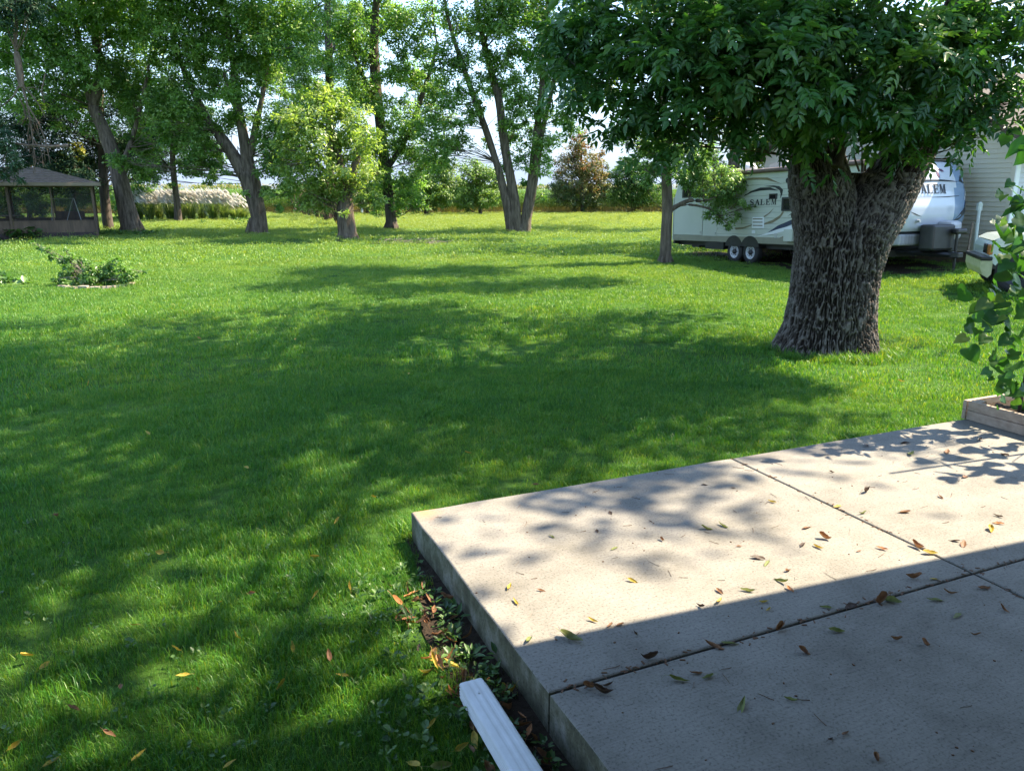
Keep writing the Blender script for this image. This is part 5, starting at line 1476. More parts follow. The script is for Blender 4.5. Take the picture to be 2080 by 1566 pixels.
def ash_bark():
    m, nt, N, L, out = new_mat('furrowed_ash_bark')
    p = N.new('ShaderNodeBsdfPrincipled'); p.inputs['Roughness'].default_value = 0.92; p.inputs['Specular IOR Level'].default_value = 0.12
    a = N.new('ShaderNodeAttribute'); a.attribute_name = 'ridge'
    g = N.new('ShaderNodeNewGeometry')
    n = N.new('ShaderNodeTexNoise'); n.inputs['Scale'].default_value = 34; n.inputs['Detail'].default_value = 7; n.inputs['Roughness'].default_value = 0.7
    L.new(g.outputs['Position'], n.inputs['Vector'])
    n2 = N.new('ShaderNodeTexNoise'); n2.inputs['Scale'].default_value = 2.2; n2.inputs['Detail'].default_value = 5
    L.new(g.outputs['Position'], n2.inputs['Vector'])
    # weathered grey skin on the ridges, brown inner cork in the furrows, patches of lichen
    r = ramp(N, [(0.12, (0.022, 0.016, 0.012)), (0.5, (0.066, 0.053, 0.041)), (0.9, (0.16, 0.135, 0.112))])
    L.new(a.outputs['Fac'], r.inputs['Fac'])
    gr = ramp(N, [(0.3, (0.55, 0.55, 0.55)), (0.7, (1.25, 1.25, 1.25))]); L.new(n.outputs['Fac'], gr.inputs['Fac'])
    mx = N.new('ShaderNodeMix'); mx.data_type = 'RGBA'; mx.blend_type = 'MULTIPLY'; mx.inputs[0].default_value = 1
    L.new(r.outputs['Color'], mx.inputs[6]); L.new(gr.outputs['Color'], mx.inputs[7])
    li = ramp(N, [(0.56, (0, 0, 0)), (0.74, (0.45, 0.45, 0.45))]); L.new(n2.outputs['Fac'], li.inputs['Fac'])
    mm = N.new('ShaderNodeMath'); mm.operation = 'MULTIPLY'; L.new(li.outputs['Color'], mm.inputs[0]); L.new(a.outputs['Fac'], mm.inputs[1])
    lm_ = N.new('ShaderNodeMix'); lm_.data_type = 'RGBA'; lm_.inputs[7].default_value = (0.15, 0.165, 0.115, 1)
    L.new(mm.outputs[0], lm_.inputs[0]); L.new(mx.outputs[2], lm_.inputs[6])
    L.new(lm_.outputs[2], p.inputs['Base Color'])
    b = N.new('ShaderNodeBump'); b.inputs['Strength'].default_value = 0.7; b.inputs['Distance'].default_value = 0.012
    L.new(n.outputs['Fac'], b.inputs['Height']); L.new(b.outputs['Normal'], p.inputs['Normal'])
    L.new(p.outputs['BSDF'], out.inputs['Surface'])
    return m
M_ASHBARK = ash_bark()

def ash_tree():
    rng = np.random.default_rng(31)
    base = gnd(1690, 712)
    Y = base.y
    t = thing('ash_tree', 'huge old ash with furrowed bark, its trunk forking right in front of the trailer', 'tree', Vector((base.x, base.y, 0)))
    # two stems measured as (row, centre, half width) that merge below the crotch
    LS = [(735, 1662, 92), (704, 1661, 86), (662, 1664, 72), (605, 1672, 66), (510, 1680, 64), (449, 1677, 64), (378, 1668, 62), (331, 1661, 54), (302, 1657, 50), (200, 1648, 46), (60, 1640, 44), (-150, 1625, 38)]
    RS = [(735, 1702, 84), (704, 1700, 79), (662, 1701, 75), (605, 1703, 75), (558, 1711, 73), (501, 1725, 77), (449, 1753, 76), (397, 1787, 68), (331, 1832, 54), (302, 1850, 50), (200, 1900, 44), (60, 1950, 44), (-150, 2010, 38)]
    def row(S, py):
        for (y0, c0, h0), (y1, c1, h1) in zip(S, S[1:]):
            if y0 >= py >= y1:
                k = (y0 - py) / (y0 - y1)
                return c0 + (c1 - c0) * k, h0 + (h1 - h0) * k
        return S[-1][1:]
    parts_V, parts_F, parts_R = [], [], []
    def add_surface(P0, rad_fn, zs_px, nth, seed, amp):
        """rings of a star-shaped section about a centre line"""
        V = np.zeros((len(zs_px), nth, 3)); Rg = np.zeros((len(zs_px), nth))
        th = np.linspace(0, 2 * math.pi, nth, endpoint=False)
        for i, py in enumerate(zs_px):
            c, rr = rad_fn(py, th)
            arc = (th - math.pi) * 0.60
            tw = np.minimum(th, 2 * math.pi - th)            # seam at the back
            rel = bark_relief(arc, np.full(nth, c.z), seed)
            bl = sstep(tw / 0.25)
            rr = rr + amp * (rel - 0.5) + 0.03 * (vnoise(np.cos(th) * 2.5 + seed, np.sin(th) * 2.5, np.full(nth, c.z * 0.9)) - 0.5)
            # angle 0 points away from the camera so that the seam is hidden
            V[i, :, 0] = c.x + rr * np.sin(th); V[i, :, 1] = c.y + rr * np.cos(th); V[i, :, 2] = c.z
            Rg[i] = rel
        n0 = sum(len(v) for v in parts_V)
        idx = np.arange(len(zs_px) * nth).reshape(len(zs_px), nth) + n0
        nxt = np.roll(idx, -1, axis=1)
        F = np.stack([idx[:-1], nxt[:-1], nxt[1:], idx[1:]], -1).reshape(-1, 4)
        parts_V.append(V.reshape(-1, 3)); parts_F.append(F); parts_R.append(Rg.ravel())
    def lower(py, th):
        cl, hl = row(LS, py); cr, hr_ = row(RS, py)
        m = mpp(py, Y)
        pl, pr = at(cl, py, Y), at(cr, py, Y)
        c = (pl + pr) / 2
        d = np.stack([np.sin(th), np.cos(th)], 1)
        out = []
        for q, r in ((pl, hl * m), (pr, hr_ * m)):
            o = np.array([q.x - c.x, q.y - c.y]); b_ = d @ o
            disc = np.maximum(0, r * r - (o @ o) + b_ ** 2)
            out.append(b_ + np.sqrt(disc))
        a, b_ = out
        k = 9.0
        rr = np.log(np.exp(k * a) + np.exp(k * b_)) / k - math.log(2) / k * np.exp(-3 * np.abs(a - b_))
        # root buttresses near the ground
        gz = max(0.0, 0.45 - c.z) / 0.45
        rr = rr + gz ** 2 * (0.05 * np.maximum(0, np.sin(th * 3 + 0.6)) + 0.05 * np.maximum(0, np.sin(th * 5 + 2.2)))
        return c, rr
    def stem(S):
        def f(py, th):
            c, h = row(S, py)
            return at(c, py, Y), np.full(len(th), h * mpp(py, Y)) * 0.985
        return f
    add_surface(None, lower, np.linspace(735, 352, 300), 640, 1.7, 0.042)
    add_surface(None, stem(LS), np.linspace(470, -150, 360), 260, 4.1, 0.040)
    add_surface(None, stem(RS), np.linspace(470, -150, 360), 260, 7.3, 0.040)
    # close the top of the merged section inside the crotch
    np_mesh('trunk', np.concatenate(parts_V), np.concatenate(parts_F), M_ASHBARK, t, {'ridge': np.concatenate(parts_R)}, smooth=True)
    KEEP_OUT.append((base.x, base.y, 0.62))
    # crown: low boughs in view, and the high dome that shades the lawn
    vis = [(1180, 60, 10.5, 95), (1190, 170, 9.9, 78), (1285, 85, 9.5, 90), (1290, 200, 9.5, 78), (1268, 258, 9.9, 45), (1380, 60, 9.0, 105), (1390, 165, 9.0, 95), (1378, 255, 9.2, 62), (1480, 70, 9.0, 105), (1490, 180, 9.0, 90), (1570, 60, 8.8, 105), (1570, 195, 9.0, 80), (1545, 258, 10.2, 50), (1660, 60, 8.8, 110), (1660, 165, 9.1, 90), (1640, 245, 9.8, 52), (1760, 60, 9.0, 110), (1760, 175, 9.1, 90), (1735, 232, 9.7, 40), (1850, 90, 9.0, 100), (1860, 190, 9.1, 80), (1830, 255, 9.7, 48), (1955, 70, 9.5, 90), (1960, 180, 9.5, 60), (1930, 268, 9.7, 34), (2045, 80, 9.5, 85), (2060, 190, 9.4, 40), (1420, 110, 8.6, 90), (1620, 110, 8.5, 100), (1900, 130, 8.8, 80), (1440, 215, 9.6, 60), (1235, 130, 10.4, 60), (1330, 300, 9.6, 32), (1310, 130, 9.2, 60), (1700, 200, 9.0, 70), (1790, 110, 8.6, 90), (1530, 120, 8.6, 90), (1365, 300, 9.3, 30), (1690, 345, 9.95, 14), (1450, 25, 9.4, 90), (1230, 20, 10, 80), (1900, 250, 9.5, 45), (1960, 225, 9.3, 38), (1150, 110, 10.6, 40), (1600, 265, 9.8, 30), (2020, 150, 9.8, 60), (1640, 288, 9.5, 24), (1700, 248, 9.4, 26), (1762, 252, 9.5, 26), (1822, 262, 9.4, 34), (1880, 284, 9.4, 28), (1938, 296, 9.3, 24), (1985, 272, 9.3, 26), (1622, 316, 9.7, 14), (1850, 240, 9.2, 40), (1590, 300, 9.8, 18), (1945, 325, 9.4, 10), (2060, 30, 9.4, 60), (2000, 20, 9.3, 60), (2080, 110, 9.2, 50), (2100, 200, 9.2, 40), (1990, 110, 9.2, 50), (2060, 245, 9.3, 26), (2010, 235, 9.3, 26), (1560, 225, 9.2, 40), (1455, 270, 9.4, 24)]
    blobs = []
    for px, py, y, rp in vis:
        r = rp * mpp(py, y)
        blobs.append(Blob(at(px, py, y), (r, r, r * 0.8)))
    # compound leaves: a stalk with three pairs of leaflets and one at the tip
    def compound(bl, dens, f, rng):
        C0, A0, N0, T0 = [], [], [], []
        for b in bl:
            r = b.r[0]
            n = int(dens * b.dens * (r / 0.55) ** 2)
            nc = max(3, n // 7)
            d = unit(rng.normal(size=(nc, 3)))
            cc = d * (rng.uniform(0, 1, nc) ** 0.42)[:, None] * np.array(b.r) + np.array(b.c)
            ct = rng.normal(0.42, 0.16, nc)
            k = rng.integers(0, nc, n)
            out = unit(cc[k] - np.array(b.c))
            # leaves fan out from the twig end, arching outwards and down
            ax = unit(out * 0.35 + rng.normal(size=(n, 3)) * 0.75 + np.array([0, 0, -0.15]))
            nn = unit(np.array([0, 0, 1.0]) + rng.normal(size=(n, 3)) * 0.35 + np.array([0, -0.25, 0]))
            C0.append(cc[k] + rng.normal(size=(n, 3)) * 0.05); A0.append(ax); N0.append(nn); T0.append(ct[k] + rng.normal(0, 0.07, n))
        C0, A0, N0, T0 = (np.concatenate(q) for q in (C0, A0, N0, T0))
        return C0, A0, N0, T0
    def leaflets(C0, A0, N0, T0, f, rng):
        S0 = unit(np.cross(N0, A0)); N1 = unit(np.cross(A0, S0))
        C, A, Nn, Ls, T = [], [], [], [], []
        f = f * rng.uniform(0.62, 1.2, len(C0))
        ln = (0.26 * f * rng.uniform(0.8, 1.15, len(C0)))[:, None]
        for pos, side in ((0.34, 1), (0.34, -1), (0.62, 1), (0.62, -1), (0.86, 1), (0.86, -1), (1.0, 0)):
            ang = 0.95 if side else 0.0
            a = unit(A0 * math.cos(ang) + S0 * side * math.sin(ang) - N1 * 0.28 + rng.normal(size=C0.shape) * 0.10)
            C.append(C0 + A0 * ln * pos - N1 * ln * 0.18 * pos ** 2)
            A.append(a); Nn.append(unit(N1 + rng.normal(size=C0.shape) * 0.18))
            Ls.append(0.118 * f * rng.uniform(0.8, 1.2, len(C0))); T.append(T0 + rng.normal(0, 0.06, len(C0)))
        return [np.concatenate(q) for q in (C, A, Nn, Ls, T)]
    C0, A0, N0, T0 = compound(blobs, 132, 1.0, rng)
    # the 300 leaves nearest to the camera are single parts, the rest one crown
    o = np.argsort(np.linalg.norm(C0 - np.array([0, 0, CAM_H]), axis=1))
    near, rest = o[:280], o[280:]
    variants = []
    for k in range(4):
        c, a, n_, l_, tt = leaflets(np.zeros((1, 3)), np.array([[1.0, 0, 0]]), np.array([[0, 0, 1.0]]), np.array([0.35 + 0.1 * k]), 1.0, rng)
        v = leaves_mesh('leaf', c, a, n_, l_, l_ * 0.44, tt, M_LEAF_ASH, None, fold=0.18, kind=None, fine=True)
        variants.append(v.data); bpy.data.objects.remove(v)
    for i in near:
        lf = link('leaf', variants[int(rng.integers(0, 4))], t)
        x = Vector(A0[i]).normalized(); z = Vector(N0[i]); y = z.cross(x).normalized(); z = x.cross(y)
        lf.matrix_local = Matrix.Translation(Vector(C0[i]) - ORIGIN[t.name]) @ Matrix((x, y, z)).transposed().to_4x4()
    C, A, Nn, Ls, T = leaflets(C0[rest], A0[rest], N0[rest], T0[rest], 1.0, rng)
    print('ash leaflets in view', len(C))
    # the unseen high crown, shaped by where its shade lands
    hi = []
    kx, ky = SUN_DIR.x / SUN_DIR.z, SUN_DIR.y / SUN_DIR.z
    def falls(p):
        """where on the ground the shadow of a leaf mass lies"""
        return p[0] - kx * p[2], p[1] - ky * p[2]
    for k in range(102):
        for _ in range(80):
            d = rng.normal(size=3); d /= np.linalg.norm(d)
            p = np.array([5.0, 11.0, 9.8]) + d * np.array([6.8, 6.6, 5.6]) * rng.uniform(0.45, 1.0)
            if p[2] < 4.8 + max(0, (p[1] - 8) * 0.25): continue
            x, y = falls(p)
            u, v = patio_uv(x, y)
            if -0.6 < u < 5.0 and -0.5 < v < 2.4 and (p[2] < 8.0 or rng.uniform() < 0.08): continue
            if y > 17.5 or (y > 15 and rng.uniform() < .5): continue
            break
        else: continue
        hi.append(Blob(p, rng.uniform(0.75, 1.25), 1.0, big=True))
    for (x, y) in ((-1.6, 3.2), (-2.6, 4.6), (-3.6, 3.0), (-1.4, 5.6), (-4.6, 5.2), (-5.6, 7.4), (-3.2, 7.0), (-6.8, 9.2), (-2.6, 2.2), (-0.9, 2.2), (-7.5, 12.0), (-5.5, 12.6), (-1.2, 8.2), (-8.8, 10.4), (0.2, 9.6), (1.2, 7.4), (-4.4, 9.4), (-6.4, 5.4)):
        z = rng.uniform(7.5, 11.5)                          # unseen boughs added so their shade falls left of the slab
        hi.append(Blob((x + kx * z, y + ky * z, z), rng.uniform(.7, 1.1), 0.9, big=True))
    c2, a2, n2, l2, w2, t2, tips2 = crown_arrays(hi, 0.13, 0.06, 0.95, rng, clump=0.6)
    _, _, _, _, _, _, tips1 = crown_arrays(blobs, 0.5, 0.3, 1.0, rng)
    axis = [[(at(c, py, Y), h * mpp(py, Y)) for py, c, h in S if py < 360] for S in (LS, RS)]
    for S in axis:
        top, r = S[-1]
        for k in range(1, 5): S.append((top + Vector((S[-1][0].x - S[0][0].x, 0.3, 0)) * 0.1 * k + Vector((0, 0, 1.5 * k)), r * (1 - 0.2 * k)))
    br = MB()
    limbs(br, blobs, tips1, axis, rng, 0.05, 6, 0.007)
    limbs(br, hi, tips2, axis, rng, 0.10, 3, 0.012)
    for S in axis: br.tube([p for p, _ in S], [r * 0.9 for _, r in S], 10)
    # a broken stub and epicormic shoots in the crotch
    stub = [at(1700, 340, Y - 0.45), at(1706, 318, Y - 0.42), at(1712, 296, Y - 0.40), at(1716, 270, Y - 0.4)]
    br.tube(stub, [0.075, 0.06, 0.055, 0.035], 9)
    for k in range(5):
        p = at(1745 + k * 6, 348, Y - 0.1); br.tube(bend(p, at(1735 + k * 16, 285, Y - 0.3), rng, 0.0), [0.014, 0.012, 0.010, 0.008, 0.004], 5, cap=False)
    br.build('branches', M_BARKD, t)
    cr = leaves_mesh('crown', np.concatenate([C, c2]), np.concatenate([A, a2]), np.concatenate([Nn, n2]), np.concatenate([Ls, l2]), np.concatenate([Ls * 0.44, w2]), np.concatenate([T, t2]), M_LEAF_ASH, t, fold=0.2, fine=True)
    return t

# ------------------------------------------------------------------ corn (uncountable) behind the lawn
M_CORN = leaf_mat('corn_leaf', (0.075, 0.165, 0.022), (0.155, 0.255, 0.038), (0.42, 0.31, 0.12), trans=0.35, rough=0.45)
def corn_plant(name, rng):
    V, F, T = [], [], []
    def strip(p0, d, l, w, rise, drop, tint, n=5):
        s = Vector((-d.y, d.x, 0))
        b = len(V)
        for i in range(n):
            t = i / (n - 1)
            q = Vector(p0) + Vector((d.x, d.y, 0)) * l * t + Vector((0, 0, rise * t - drop * t * t))
            ww = w * (1 - t ** 1.6) * (0.6 + 0.4 * min(1, t * 4)) + 0.002
            V.append(q + s * ww / 2); V.append(q - s * ww / 2); T.extend([tint, tint])
        for i in range(n - 1):
            k = b + i * 2
            F.append((k, k + 1, k + 3, k + 2))
    H = rng.uniform(2.25, 2.5)
    for a in (0, 1.57):
        d = Vector((math.cos(a), math.sin(a), 0))
        b = len(V)
        for zz, w, t in ((0, .032, .97), (.45, .03, .9), (1.0, .024, .5), (H - .3, .012, .45), (H, .006, .8)):
            V.append(d * w / 2 + Vector((0, 0, zz))); V.append(d * -w / 2 + Vector((0, 0, zz))); T.extend([t, t])
        for i in range(4):
            k = b + i * 2; F.append((k, k + 1, k + 3, k + 2))
    side = rng.uniform(0, 6.28)
    for i in range(12):
        z = 0.25 + i * 0.155
        a = side + (i % 2) * math.pi + rng.normal(0, 0.35)
        dry = z < 0.5
        tint = rng.uniform(0.8, 1.0) if dry else (rng.uniform(0.55, 0.8) if z < 0.75 and rng.uniform() < .4 else rng.uniform(0.15, 0.55))
        strip((0, 0, z), Vector((math.cos(a), math.sin(a), 0)), rng.uniform(.5, .75) * (0.7 if dry else 1), rng.uniform(.06, .085), .15 if dry else rng.uniform(.35, .6), rng.uniform(.5, .7) if dry else rng.uniform(.4, .75), tint)
    for i in range(5):
        a = rng.uniform(0, 6.28)
        strip((0, 0, H - .04), Vector((math.cos(a), math.sin(a), 0)), .10, .014, .22, .06, .82, 3)
    me = bpy.data.meshes.new(name)
    me.from_pydata([tuple(v) for v in V], [], F)
    at_ = me.attributes.new('tint', 'FLOAT', 'POINT'); at_.data.foreach_set('value', np.array(T, np.float32))
    me.materials.append(M_CORN)
    return bpy.data.objects.new(name, me)

def grow_corn():
    rng = np.random.default_rng(41)
    src = [corn_plant('corn_plant', rng) for _ in range(8)]
    P = []
    for r in range(12):
        sp = 0.17 if r < 5 else 0.26
        xs = np.arange(-82, 62, sp); xs = xs + rng.uniform(-.05, .05, len(xs))
        y = 74.2 + 0.012 * xs + r * 0.76 + rng.normal(0, .05, len(xs))
        P.append(np.stack([xs, y, np.zeros(len(xs))], 1))
    P = np.concatenate(P); n = len(P)
    o = scatter('corn_field', P, rng.uniform(0, 6.28, n), (rng.normal(0, .04, n), rng.normal(0, .04, n)), rng.uniform(.93, 1.07, n), src)
    o['label'] = 'field of tall green corn with dry lower leaves behind the lawn'
    xs, ys = np.linspace(-160, 160, 90), np.geomspace(84, 420, 40)
    X, Yy = np.meshgrid(xs, ys)
    Z = 1.9 + 0.25 * vnoise(X * 1.7, Yy * 1.7)
    i = np.arange(X.size).reshape(X.shape)
    q = np.stack([i[:-1, :-1], i[:-1, 1:], i[1:, 1:], i[1:, :-1]], -1).reshape(-1, 4)
    np_mesh('corn_canopy', np.stack([X.ravel(), Yy.ravel(), Z.ravel()], 1), q, surf('corn_tops', (0.05, 0.10, 0.018), (0.16, 0.17, 0.05), 1.2, 0.9, bump=1.0), kind='stuff')
    # a hazy far wood on the horizon
    b = []
    for k in range(60):
        x = -520 + k * 17 + rng.uniform(-6, 6)
        b.append(Blob((x, 620 + rng.uniform(-20, 20), 3.2), (rng.uniform(9, 15), 8, rng.uniform(3.0, 5.5)), 1.0))
    C, A, Nn, Ls, Ws, T, tips = crown_arrays(b, 2.6, 1.5, 1.3, rng, clump=2.0)
    leaves_mesh('far_wood', C, A, Nn, Ls, Ws, T, M_LEAF_D, None)

# ------------------------------------------------------------------ plumed ornamental grasses
M_REED = leaf_mat('reed_blade', (0.045, 0.10, 0.030), (0.135, 0.205, 0.065), (0.30, 0.31, 0.13), trans=0.35, rough=0.5)
M_PLUME = leaf_mat('silvery_plume', (0.50, 0.46, 0.41), (0.64, 0.60, 0.55), (0.76, 0.73, 0.69), trans=0.35, rough=0.7, tcol=(1, 1, 0.95), spec=0.1)
def blades(pos, n, h0, h1, spread, w, rng, segs=4, lean=Vector((0, 0, 0))):
    V, F, T = [], [], []
    for _ in range(n):
        a = rng.uniform(0, 6.28); d = Vector((math.cos(a), math.sin(a), 0))
        p0 = pos + d * rng.uniform(0, 0.25); h = rng.uniform(h0, h1); o = rng.uniform(.2, 1) * spread
        s = Vector((-d.y, d.x, 0)); t0 = rng.normal(.45, .22)
        b = len(V)
        for i in range(segs + 1):
            t = i / segs
            q = p0 + d * o * t ** 1.7 + lean * h * t * t + Vector((0, 0, h * (t - 0.22 * t ** 4)))
            ww = w * (1 - t ** 2) + 0.002
            V.append(q + s * ww / 2); V.append(q - s * ww / 2); T.extend([t0 + .25 * t, t0 + .25 * t])
        for i in range(segs):
            k = b + i * 2; F.append((k, k + 1, k + 3, k + 2))
    return V, F, T
def grow_reeds():
    rng = np.random.default_rng(52)
    for i, px in enumerate((283, 305, 326, 347, 368, 390, 412, 434, 456, 478, 495)):
        p = gnd(px, 447.5 + rng.uniform(-1.2, 0.8))
        small = i >= 9
        lab = 'clump of tall grass with silvery white plumes in front of the corn' if not small else 'shorter green grass clump at the end of the plumed row by the forked tree'
        t = thing('ornamental_grass', lab, 'ornamental grass', p, group='plumed grasses in front of the corn')
        V, F, T = blades(p, 330, 0.7, 1.75 if not small else 1.2, 0.95, 0.04, rng)
        np_mesh('foliage', V, F, M_REED, t, {'tint': np.clip(T, 0, 1)}, kind='stuff')
        V, F, T = [], [], []
        for k in range(150 if not small else 40):
            a = rng.uniform(0, 6.28)
            q = p + Vector((math.cos(a) * rng.uniform(0, .75), math.sin(a) * rng.uniform(0, .6), rng.uniform(1.1, 1.95) - (.3 if small else 0)))
            d = Vector((-0.62 + rng.normal(0, .15), rng.normal(0, .2), 0.62)).normalized()
            l = rng.uniform(.32, .55)
            b = len(V)
            for s in (Vector((0, 1, 0)), d.cross(Vector((0, 1, 0)))):
                bb = len(V)
                V.extend([q, q + d * l * .4 + s * .055, q + d * l, q + d * l * .4 - s * .055]); F.append((bb, bb + 1, bb + 2, bb + 3))
                T.extend([rng.uniform(.2, .9)] * 4)
        np_mesh('plumes', V, F, M_PLUME, t, {'tint': T}, kind='stuff')

# ------------------------------------------------------------------ screened gazebo
M_CEDAR = surf('stained_cedar', (0.062, 0.039, 0.023), (0.145, 0.092, 0.054), 2.0, 0.75, bump=0.3, stretch=(3, 3, 0.5))
M_FASCIA = surf('tan_fascia', (0.16, 0.115, 0.072), (0.22, 0.165, 0.105), 2.0, 0.7)
M_SKIRT = surf('dark_skirt', (0.03, 0.02, 0.017), (0.055, 0.036, 0.031), 4, 0.85)
def screen_mat():
    m, nt, N, L, out = new_mat('insect_screen')
    d = N.new('ShaderNodeBsdfDiffuse'); d.inputs['Color'].default_value = (0.045, 0.043, 0.042, 1)
    t = N.new('ShaderNodeBsdfTransparent')
    ms = N.new('ShaderNodeMixShader'); ms.inputs['Fac'].default_value = 0.42
    L.new(t.outputs[0], ms.inputs[1]); L.new(d.outputs[0], ms.inputs[2]); L.new(ms.outputs[0], out.inputs['Surface'])
    return m
def build_gazebo():
    V1 = gnd(199, 483.5)
    d = Vector((math.cos(R(27)), math.sin(R(27)), 0)); bk = Vector((-d.y, d.x, 0))
    LEN, DEEP = 6.9, 4.4
    Vs = [V1 - d * LEN, V1, V1 + bk * DEEP, V1 - d * LEN + bk * DEEP]      # front left, front right, back right, back left
    C = (Vs[0] + Vs[2]) / 2
    t = thing('gazebo', 'screened wooden garden pavilion with a low brown hip roof at the left edge', 'gazebo', C)
    scr = screen_mat()
    E_Z, RAIL = 2.40, 0.80
    def frame(a, b):
        e = (b - a).normalized()
        return Matrix.Translation(a) @ Matrix((e, Vector((-e.y, e.x, 0)), Vector((0, 0, 1)))).transposed().to_4x4(), (b - a).length
    for k in range(4):
        M, L_ = frame(Vs[k], Vs[(k + 1) % 4])
        bays = [L_] if k % 2 else [LEN - 3.3, LEN]
        x0 = 0.0
        w = MB(); w.box(0.0, -0.05, 0.0, L_, 0.02, 0.278, M=M); w.build('skirt', M_SKIRT, t)
        w = MB(); w.box(0.04, -0.035, RAIL - 0.03, L_ - 0.04, 0.05, RAIL + 0.02, M=M); w.build('rail', M_CEDAR, t)
        w = MB(); w.box(0.0, -0.03, E_Z - 0.12, L_, 0.06, E_Z, M=M); w.build('beam', M_CEDAR, t)
        for x1 in bays:
            w = MB(); w.box(x0 + 0.06, -0.02, 0.28, x1 - 0.06, 0.03, RAIL - 0.032, M=M); w.build('wall_panel', M_CEDAR, t)
            m = (x0 + x1) / 2
            w = MB(); w.box(m - 0.03, -0.025, RAIL + 0.022, m + 0.03, 0.03, E_Z - 0.122, M=M); w.build('mullion', M_CEDAR, t)
            w = MB(); w.box(m - 0.04, -0.04, 0.28, m + 0.04, -0.022, RAIL - 0.033, M=M); w.build('batten', M_CEDAR, t)
            w = MB(); w.add([M @ Vector(q) for q in ((x0 + .05, 0.012, RAIL + 0.02), (x1 - .05, 0.012, RAIL + 0.02), (x1 - .05, 0.012, E_Z - 0.1), (x0 + .05, 0.012, E_Z - 0.1))], [(0, 1, 2, 3)])
            w.build('screen', scr, t)
            w = MB(); w.box(x1 - 0.05, -0.06, 0.0, x1 + 0.05, 0.045, E_Z - 0.002, M=M); w.build('post', M_CEDAR, t)
            x0 = x1
    ov = 0.36
    def off(v, a, b): return v + d * a + bk * b
    ring = [off(Vs[0], -ov, -ov), off(Vs[1], ov, -ov), off(Vs[2], ov, ov), off(Vs[3], -ov, ov)]
    h_ = DEEP / 2 + ov
    RA, RB = off(ring[0], h_, h_), off(ring[1], -h_, h_)              # the two ends of the ridge
    RISE, n = 0.72, 9                                                  # shingle courses step up the slope
    r = MB()
    for a, b, ta, tb in ((ring[0], ring[1], RA, RB), (ring[1], ring[2], RB, RB), (ring[2], ring[3], RB, RA), (ring[3], ring[0], RA, RA)):
        for i in range(n):
            t0, t1 = i / n, (i + 1) / n
            q = [a.lerp(ta, t0), b.lerp(tb, t0), b.lerp(tb, t1), a.lerp(ta, t1)]
            z0, z1 = E_Z + 0.06 + t0 * RISE, E_Z + 0.06 + t1 * RISE
            r.add([q[0] + Vector((0, 0, z0 + .02)), q[1] + Vector((0, 0, z0 + .02)), q[2] + Vector((0, 0, z1)), q[3] + Vector((0, 0, z1)), q[0] + Vector((0, 0, z0)), q[1] + Vector((0, 0, z0))], [(0, 1, 2, 3), (4, 5, 1, 0)])
    r.build('roof', surf('brown_shingles', (0.095, 0.066, 0.046), (0.21, 0.15, 0.108), 7, 0.9, bump=0.7, bscale=18), t)
    f = MB()
    for k in range(4):
        M, L_ = frame(ring[k], ring[(k + 1) % 4])
        f.box(-0.01, -0.02, E_Z - 0.07, L_ + 0.01, 0.015, E_Z + 0.075, M=M)
    f.add([v + Vector((0, 0, E_Z + 0.0)) for v in ring], [(0, 1, 2, 3)])
    f.build('fascia', M_FASCIA, t)
    fl = MB(); fl.add([v + Vector((0, 0, 0.27)) for v in Vs] + [v + Vector((0, 0, 0.05)) for v in Vs], [(0, 1, 2, 3), (4, 5, 6, 7)]); fl.build('deck', M_CEDAR, t)
    # what shows through the screens: a bench, a round table and a swing frame
    q = V1 - d * 1.2 + bk * 2.6
    b = thing('bench', 'low bench inside the gazebo seen through its screens', 'bench', q + Vector((0, 0, 0.28)))
    o = ORIGIN[b.name]
    m = MB(); m.box(o.x - 0.7, o.y - 0.2, 0.68, o.x + 0.7, o.y + 0.2, 0.73); m.build('seat', M_CEDAR, b)
    for sx in (-0.6, 0.6): m = MB(); m.box(o.x + sx - 0.04, o.y - 0.18, 0.285, o.x + sx + 0.04, o.y + 0.18, 0.675); m.build('leg', M_CEDAR, b)
    m = MB(); m.box(o.x - 0.7, o.y + 0.2, 0.80, o.x + 0.7, o.y + 0.24, 1.15); m.build('backrest', M_CEDAR, b)
    q = V1 - d * 3.6 + bk * 1.8
    b = thing('patio_table', 'round table inside the gazebo seen through its screens', 'table', q + Vector((0, 0, 0.28)))
    o = ORIGIN[b.name]
    m = MB(); m.tube([(o.x, o.y, 0.98), (o.x, o.y, 1.02)], 0.5, 20); m.build('table_top', M_FASCIA, b)
    m = MB(); m.tube([(o.x, o.y, 0.285), (o.x, o.y, 0.33), (o.x, o.y, 0.4), (o.x, o.y, 0.975)], [0.28, 0.26, 0.08, 0.07], 12); m.build('pedestal', M_CEDAR, b)
    q = at(150, 452, V1.y + 0.5); q.z = 0.28
    b = thing('swing_frame', 'thin metal A frame inside the right bay of the gazebo', 'swing', q)
    m = MB()
    for x0, x1 in ((128, 148), (170, 150)): m.tube([Vector((at(x0, 450, q.y).x, q.y, 0.28)), at(x1, 404, q.y)], 0.02, 6)
    m.tube([at(104, 404, q.y), at(150, 403.5, q.y)], 0.02, 6)
    m.tube([Vector((at(104, 450, q.y).x, q.y, 0.28)), at(104, 404, q.y)], 0.02, 6)
    m.build('frame', M_ALU, b)
    # hostas along its foot
    rng = np.random.default_rng(61)
